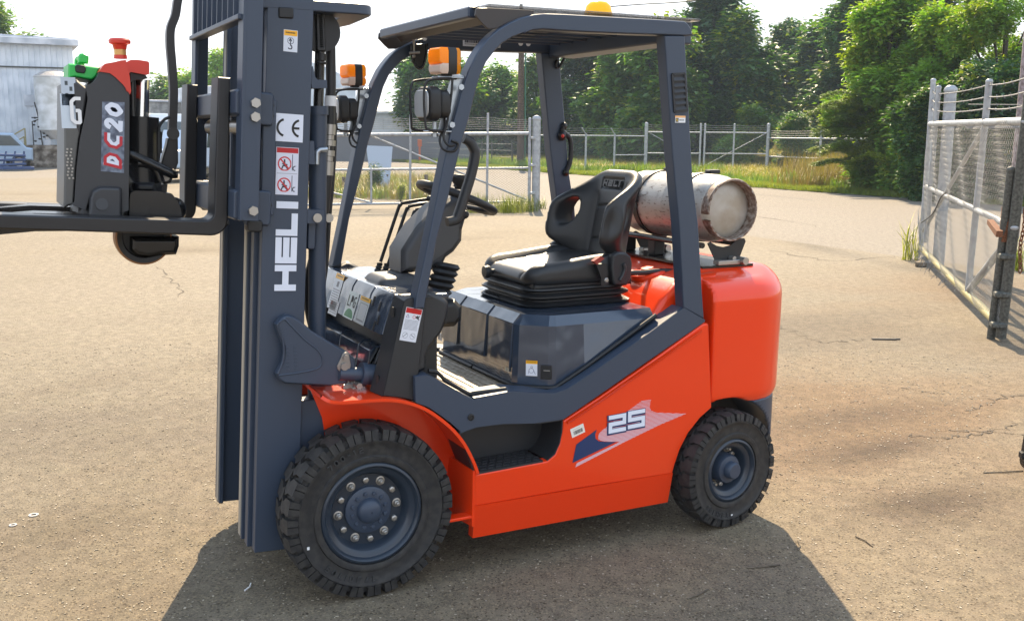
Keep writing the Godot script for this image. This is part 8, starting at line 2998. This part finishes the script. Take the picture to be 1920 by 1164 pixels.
	grass_plant("grass_tuft", "green grass tuft behind the wire of the open gate", Vector3(10.6, 0, -4.7), 0.6, Color(0.26, 0.3, 0.06), 405, 12)
	grass_plant("grass_tuft", "low grass tuft behind the diagonal brace of the open gate", Vector3(10.8, 0, -3.6), 0.45, Color(0.26, 0.3, 0.07), 406, 10)


func weed_plant(called: String, label: String, at: Vector3, h: float, c: Color, seed_: int, w: float) -> void:
	var rng := RandomNumberGenerator.new()
	rng.seed = seed_
	var t := thing(called, label, "plant", at)
	var b := Build.new()
	var xs := []
	var cs := []
	for i in 5:
		var e := Vector3(rng.randf_range(-w, w), h * rng.randf_range(0.7, 1.0), rng.randf_range(-w, w))
		b.tube([Vector3(e.x * 0.2, 0, e.z * 0.2), e], 0.008, 5)
		for k in 7:
			var p := Vector3(e.x * 0.2, 0, e.z * 0.2).lerp(e, 0.25 + 0.75 * k / 7.0)
			xs.append(Transform3D(Basis(Vector3.UP, rng.randf() * TAU) * Basis.from_scale(Vector3.ONE * w * 0.55), p))
			cs.append(c * rng.randf_range(0.8, 1.2))
	part(t, "stem", b, M.bark)
	scatter(t, "leaves", clumps[0], M.leaf, xs, cs)


func grass_plant(called: String, label: String, at: Vector3, h: float, c: Color, seed_: int, k: int) -> void:
	var rng := RandomNumberGenerator.new()
	rng.seed = seed_
	var t := thing(called, label, "grass", at)
	var xs := []
	var cs := []
	for i in k:
		var s := h * rng.randf_range(0.6, 1.0)
		xs.append(Transform3D(Basis(Vector3.UP, rng.randf() * TAU) * Basis.from_scale(Vector3(s * 0.7, s, s * 0.7)), Vector3(rng.randfn(0, 0.07), 0, rng.randfn(0, 0.07))))
		cs.append(c * rng.randf_range(0.8, 1.2))
	scatter(t, "blades", grass_tuft(seed_, 9, 0.12, 0.014, 1.7), M.leaf, xs, cs)


# ---------------------------------------------------------------- small things lying about
func build_small_things() -> void:
	var t: Node3D
	var b: Build
	for q in [[Vector3(-1.069, 0, -0.894), 0.021, "larger pale steel washer lying on the asphalt at the lower left"], [Vector3(-1.153, 0, -0.804), 0.016, "smaller pale steel washer lying nearest the left edge of the yard"]]:
		t = thing("washer", q[2], "washer", q[0] + Vector3(0, 0.001, 0), 0.0, "washers on the asphalt")
		b = Build.new()
		b.t = Transform3D(Basis(Vector3.RIGHT, -PI / 2), Vector3.ZERO)
		b.lathe([Vector2(q[1] * 0.55, 0), Vector2(q[1] * 0.55, 0.003), Vector2(q[1], 0.003), Vector2(q[1], 0)], 24)
		part(t, "ring", b, M.washer)
	t = thing("rubber_strip", "thin black strip lying on the asphalt right of the forklift", "strip", Vector3(5.449, 0, -2.162))
	b = Build.new()
	b.box(Vector3(0, 0.006, 0), Vector3(0.2, 0.012, 0.03), 0.003)
	b.t = Transform3D(Basis(Vector3.UP, 0.1))
	b.box(Vector3(0.09, 0.006, 0.0), Vector3(0.1, 0.012, 0.022), 0.003)
	part(t, "strip", b, M.black)
	t.rotation.y = -0.5
	t = thing("plank", "weathered grey plank lying by the thick gate post", "plank", Vector3(10.2, 0, -5.85), 0.6)
	b = Build.new()
	b.box(Vector3(-0.1, 0.03, 0), Vector3(1.0, 0.06, 0.14), 0.008)
	part(t, "board", b, M.wood)
	# long pale kerb strip behind the open gate
	t = thing("timber_beam", "long dark timber lying on the ground behind the open gate", "timber", Vector3(11.3, 0, -3.6), 1.15)
	b = Build.new()
	b.box(Vector3(0, 0.06, 0), Vector3(4.6, 0.12, 0.16), 0.01)
	part(t, "board", b, M.wood)
	t = thing("blue_bin", "small blue-green box behind the wire of the open gate", "box", Vector3(14.2, 0, -2.75))
	b = Build.new()
	b.box(Vector3(0, 0.5, 0), Vector3(0.6, 0.35, 0.5), 0.03)
	b.box(Vector3(0, 0.16, 0), Vector3(0.5, 0.32, 0.4), 0.02)
	part(t, "box", b, paint(0.12, 0.24, 0.24, 0.6))
	# pale board leaning behind the far gate, small posts
	t = thing("leaning_board", "pale blue board leaning behind the wire of the far gate", "board", Vector3(9.319, 1.627, -24.986) * Vector3(1, 0, 1))
	b = Build.new()
	b.slab([Vector3(-0.32, 0.05, 0), Vector3(0.18, 0.05, 0.1), Vector3(0.42, 1.32, -0.2), Vector3(-0.35, 1.35, -0.35)], Vector3(0, 0, -0.03))
	part(t, "board", b, M.board)
	var k := 0
	for q in [[648, 31, 0.42, "short weathered stake nearest the mast, behind the far gate"], [728, 31, 0.5, "short weathered stake right of the pale leaning board"], [804, 28, 0.62, "leaning bare stake beside the near guard leg, behind the far gate"], [1088, 36, 0.0, ""]]:
		if q[2] == 0.0:
			continue
		t = thing("stake", q[3], "stake", view_point(q[0], q[1]), 0.0, "stakes behind the far gate")
		b = Build.new()
		b.rod(Vector3(0, 0, 0), Vector3(-0.06 if k == 2 else 0.02, q[2], 0), 0.05, 7)
		part(t, "stake", b, M.wood)
		k += 1
	t = thing("marker_post", "rusty orange marker post by the far side of the road", "marker post", view_point(789, 64) + Vector3(0, 0.05, 0))
	b = Build.new()
	b.box(Vector3(0, 0.55, 0), Vector3(0.12, 1.1, 0.06), 0.01)
	b.box(Vector3(0, 1.15, 0.02), Vector3(0.28, 0.42, 0.03), 0.01)
	part(t, "post", b, M.orange_marker)
	# black upright cut by the right edge of the picture
	t = thing("black_upright", "black steel upright with a rounded foot at the right edge of the yard", "upright", Vector3(3.424, 0, 0.639))
	b = Build.new()
	b.t = Transform3D(Basis(Vector3.UP, -0.5))
	b.ext(arc(Vector2(0.04, 0.06), 0.055, 180, 360, 8) + [Vector2(0.1, 0.6), Vector2(0.06, 0.68), Vector2(0.02, 0.5)], -0.03, 0.03, 0.008)
	b.box(Vector3(-0.015, 0.09, 0), Vector3(0.02, 0.035, 0.04), 0.004)
	part(t, "upright", b, M.black)
	# twigs
	var rng := RandomNumberGenerator.new()
	rng.seed = 91
	for q in [[Vector3(1.725, 0, 0.86), 0.05, 0.8, "pale twig by the right edge of the forklift's shadow"], [Vector3(2.004, 0, 0.948), 0.055, 1.4, "thin straw on the brown stain right of the rear wheel"], [Vector3(3.327, 0, 0.598), 0.11, -0.35, "pale straw lying near the black upright"], [Vector3(1.455, 0, 0.958), 0.07, -0.3, "bent pale twig in the shadow behind the rear wheel"], [Vector3(1.073, 0, 1.042), 0.06, 0.2, "dark twig in the shadow in front of the rear wheel"], [Vector3(-0.392, 0, 0.252), 0.03, 0.9, "white chip in the shadow by the mast foot"]]:
		t = thing("twig", q[3], "twig", q[0] + Vector3(0, 0.003, 0), q[2], "twigs and straws on the asphalt")
		b = Build.new()
		b.tube([Vector3(-q[1], 0, 0), Vector3(0, 0.002, 0.006), Vector3(q[1], 0.001, -0.004)], 0.003, 5)
		part(t, "twig", b, M.wood if q[2] != 0.9 else M.white)
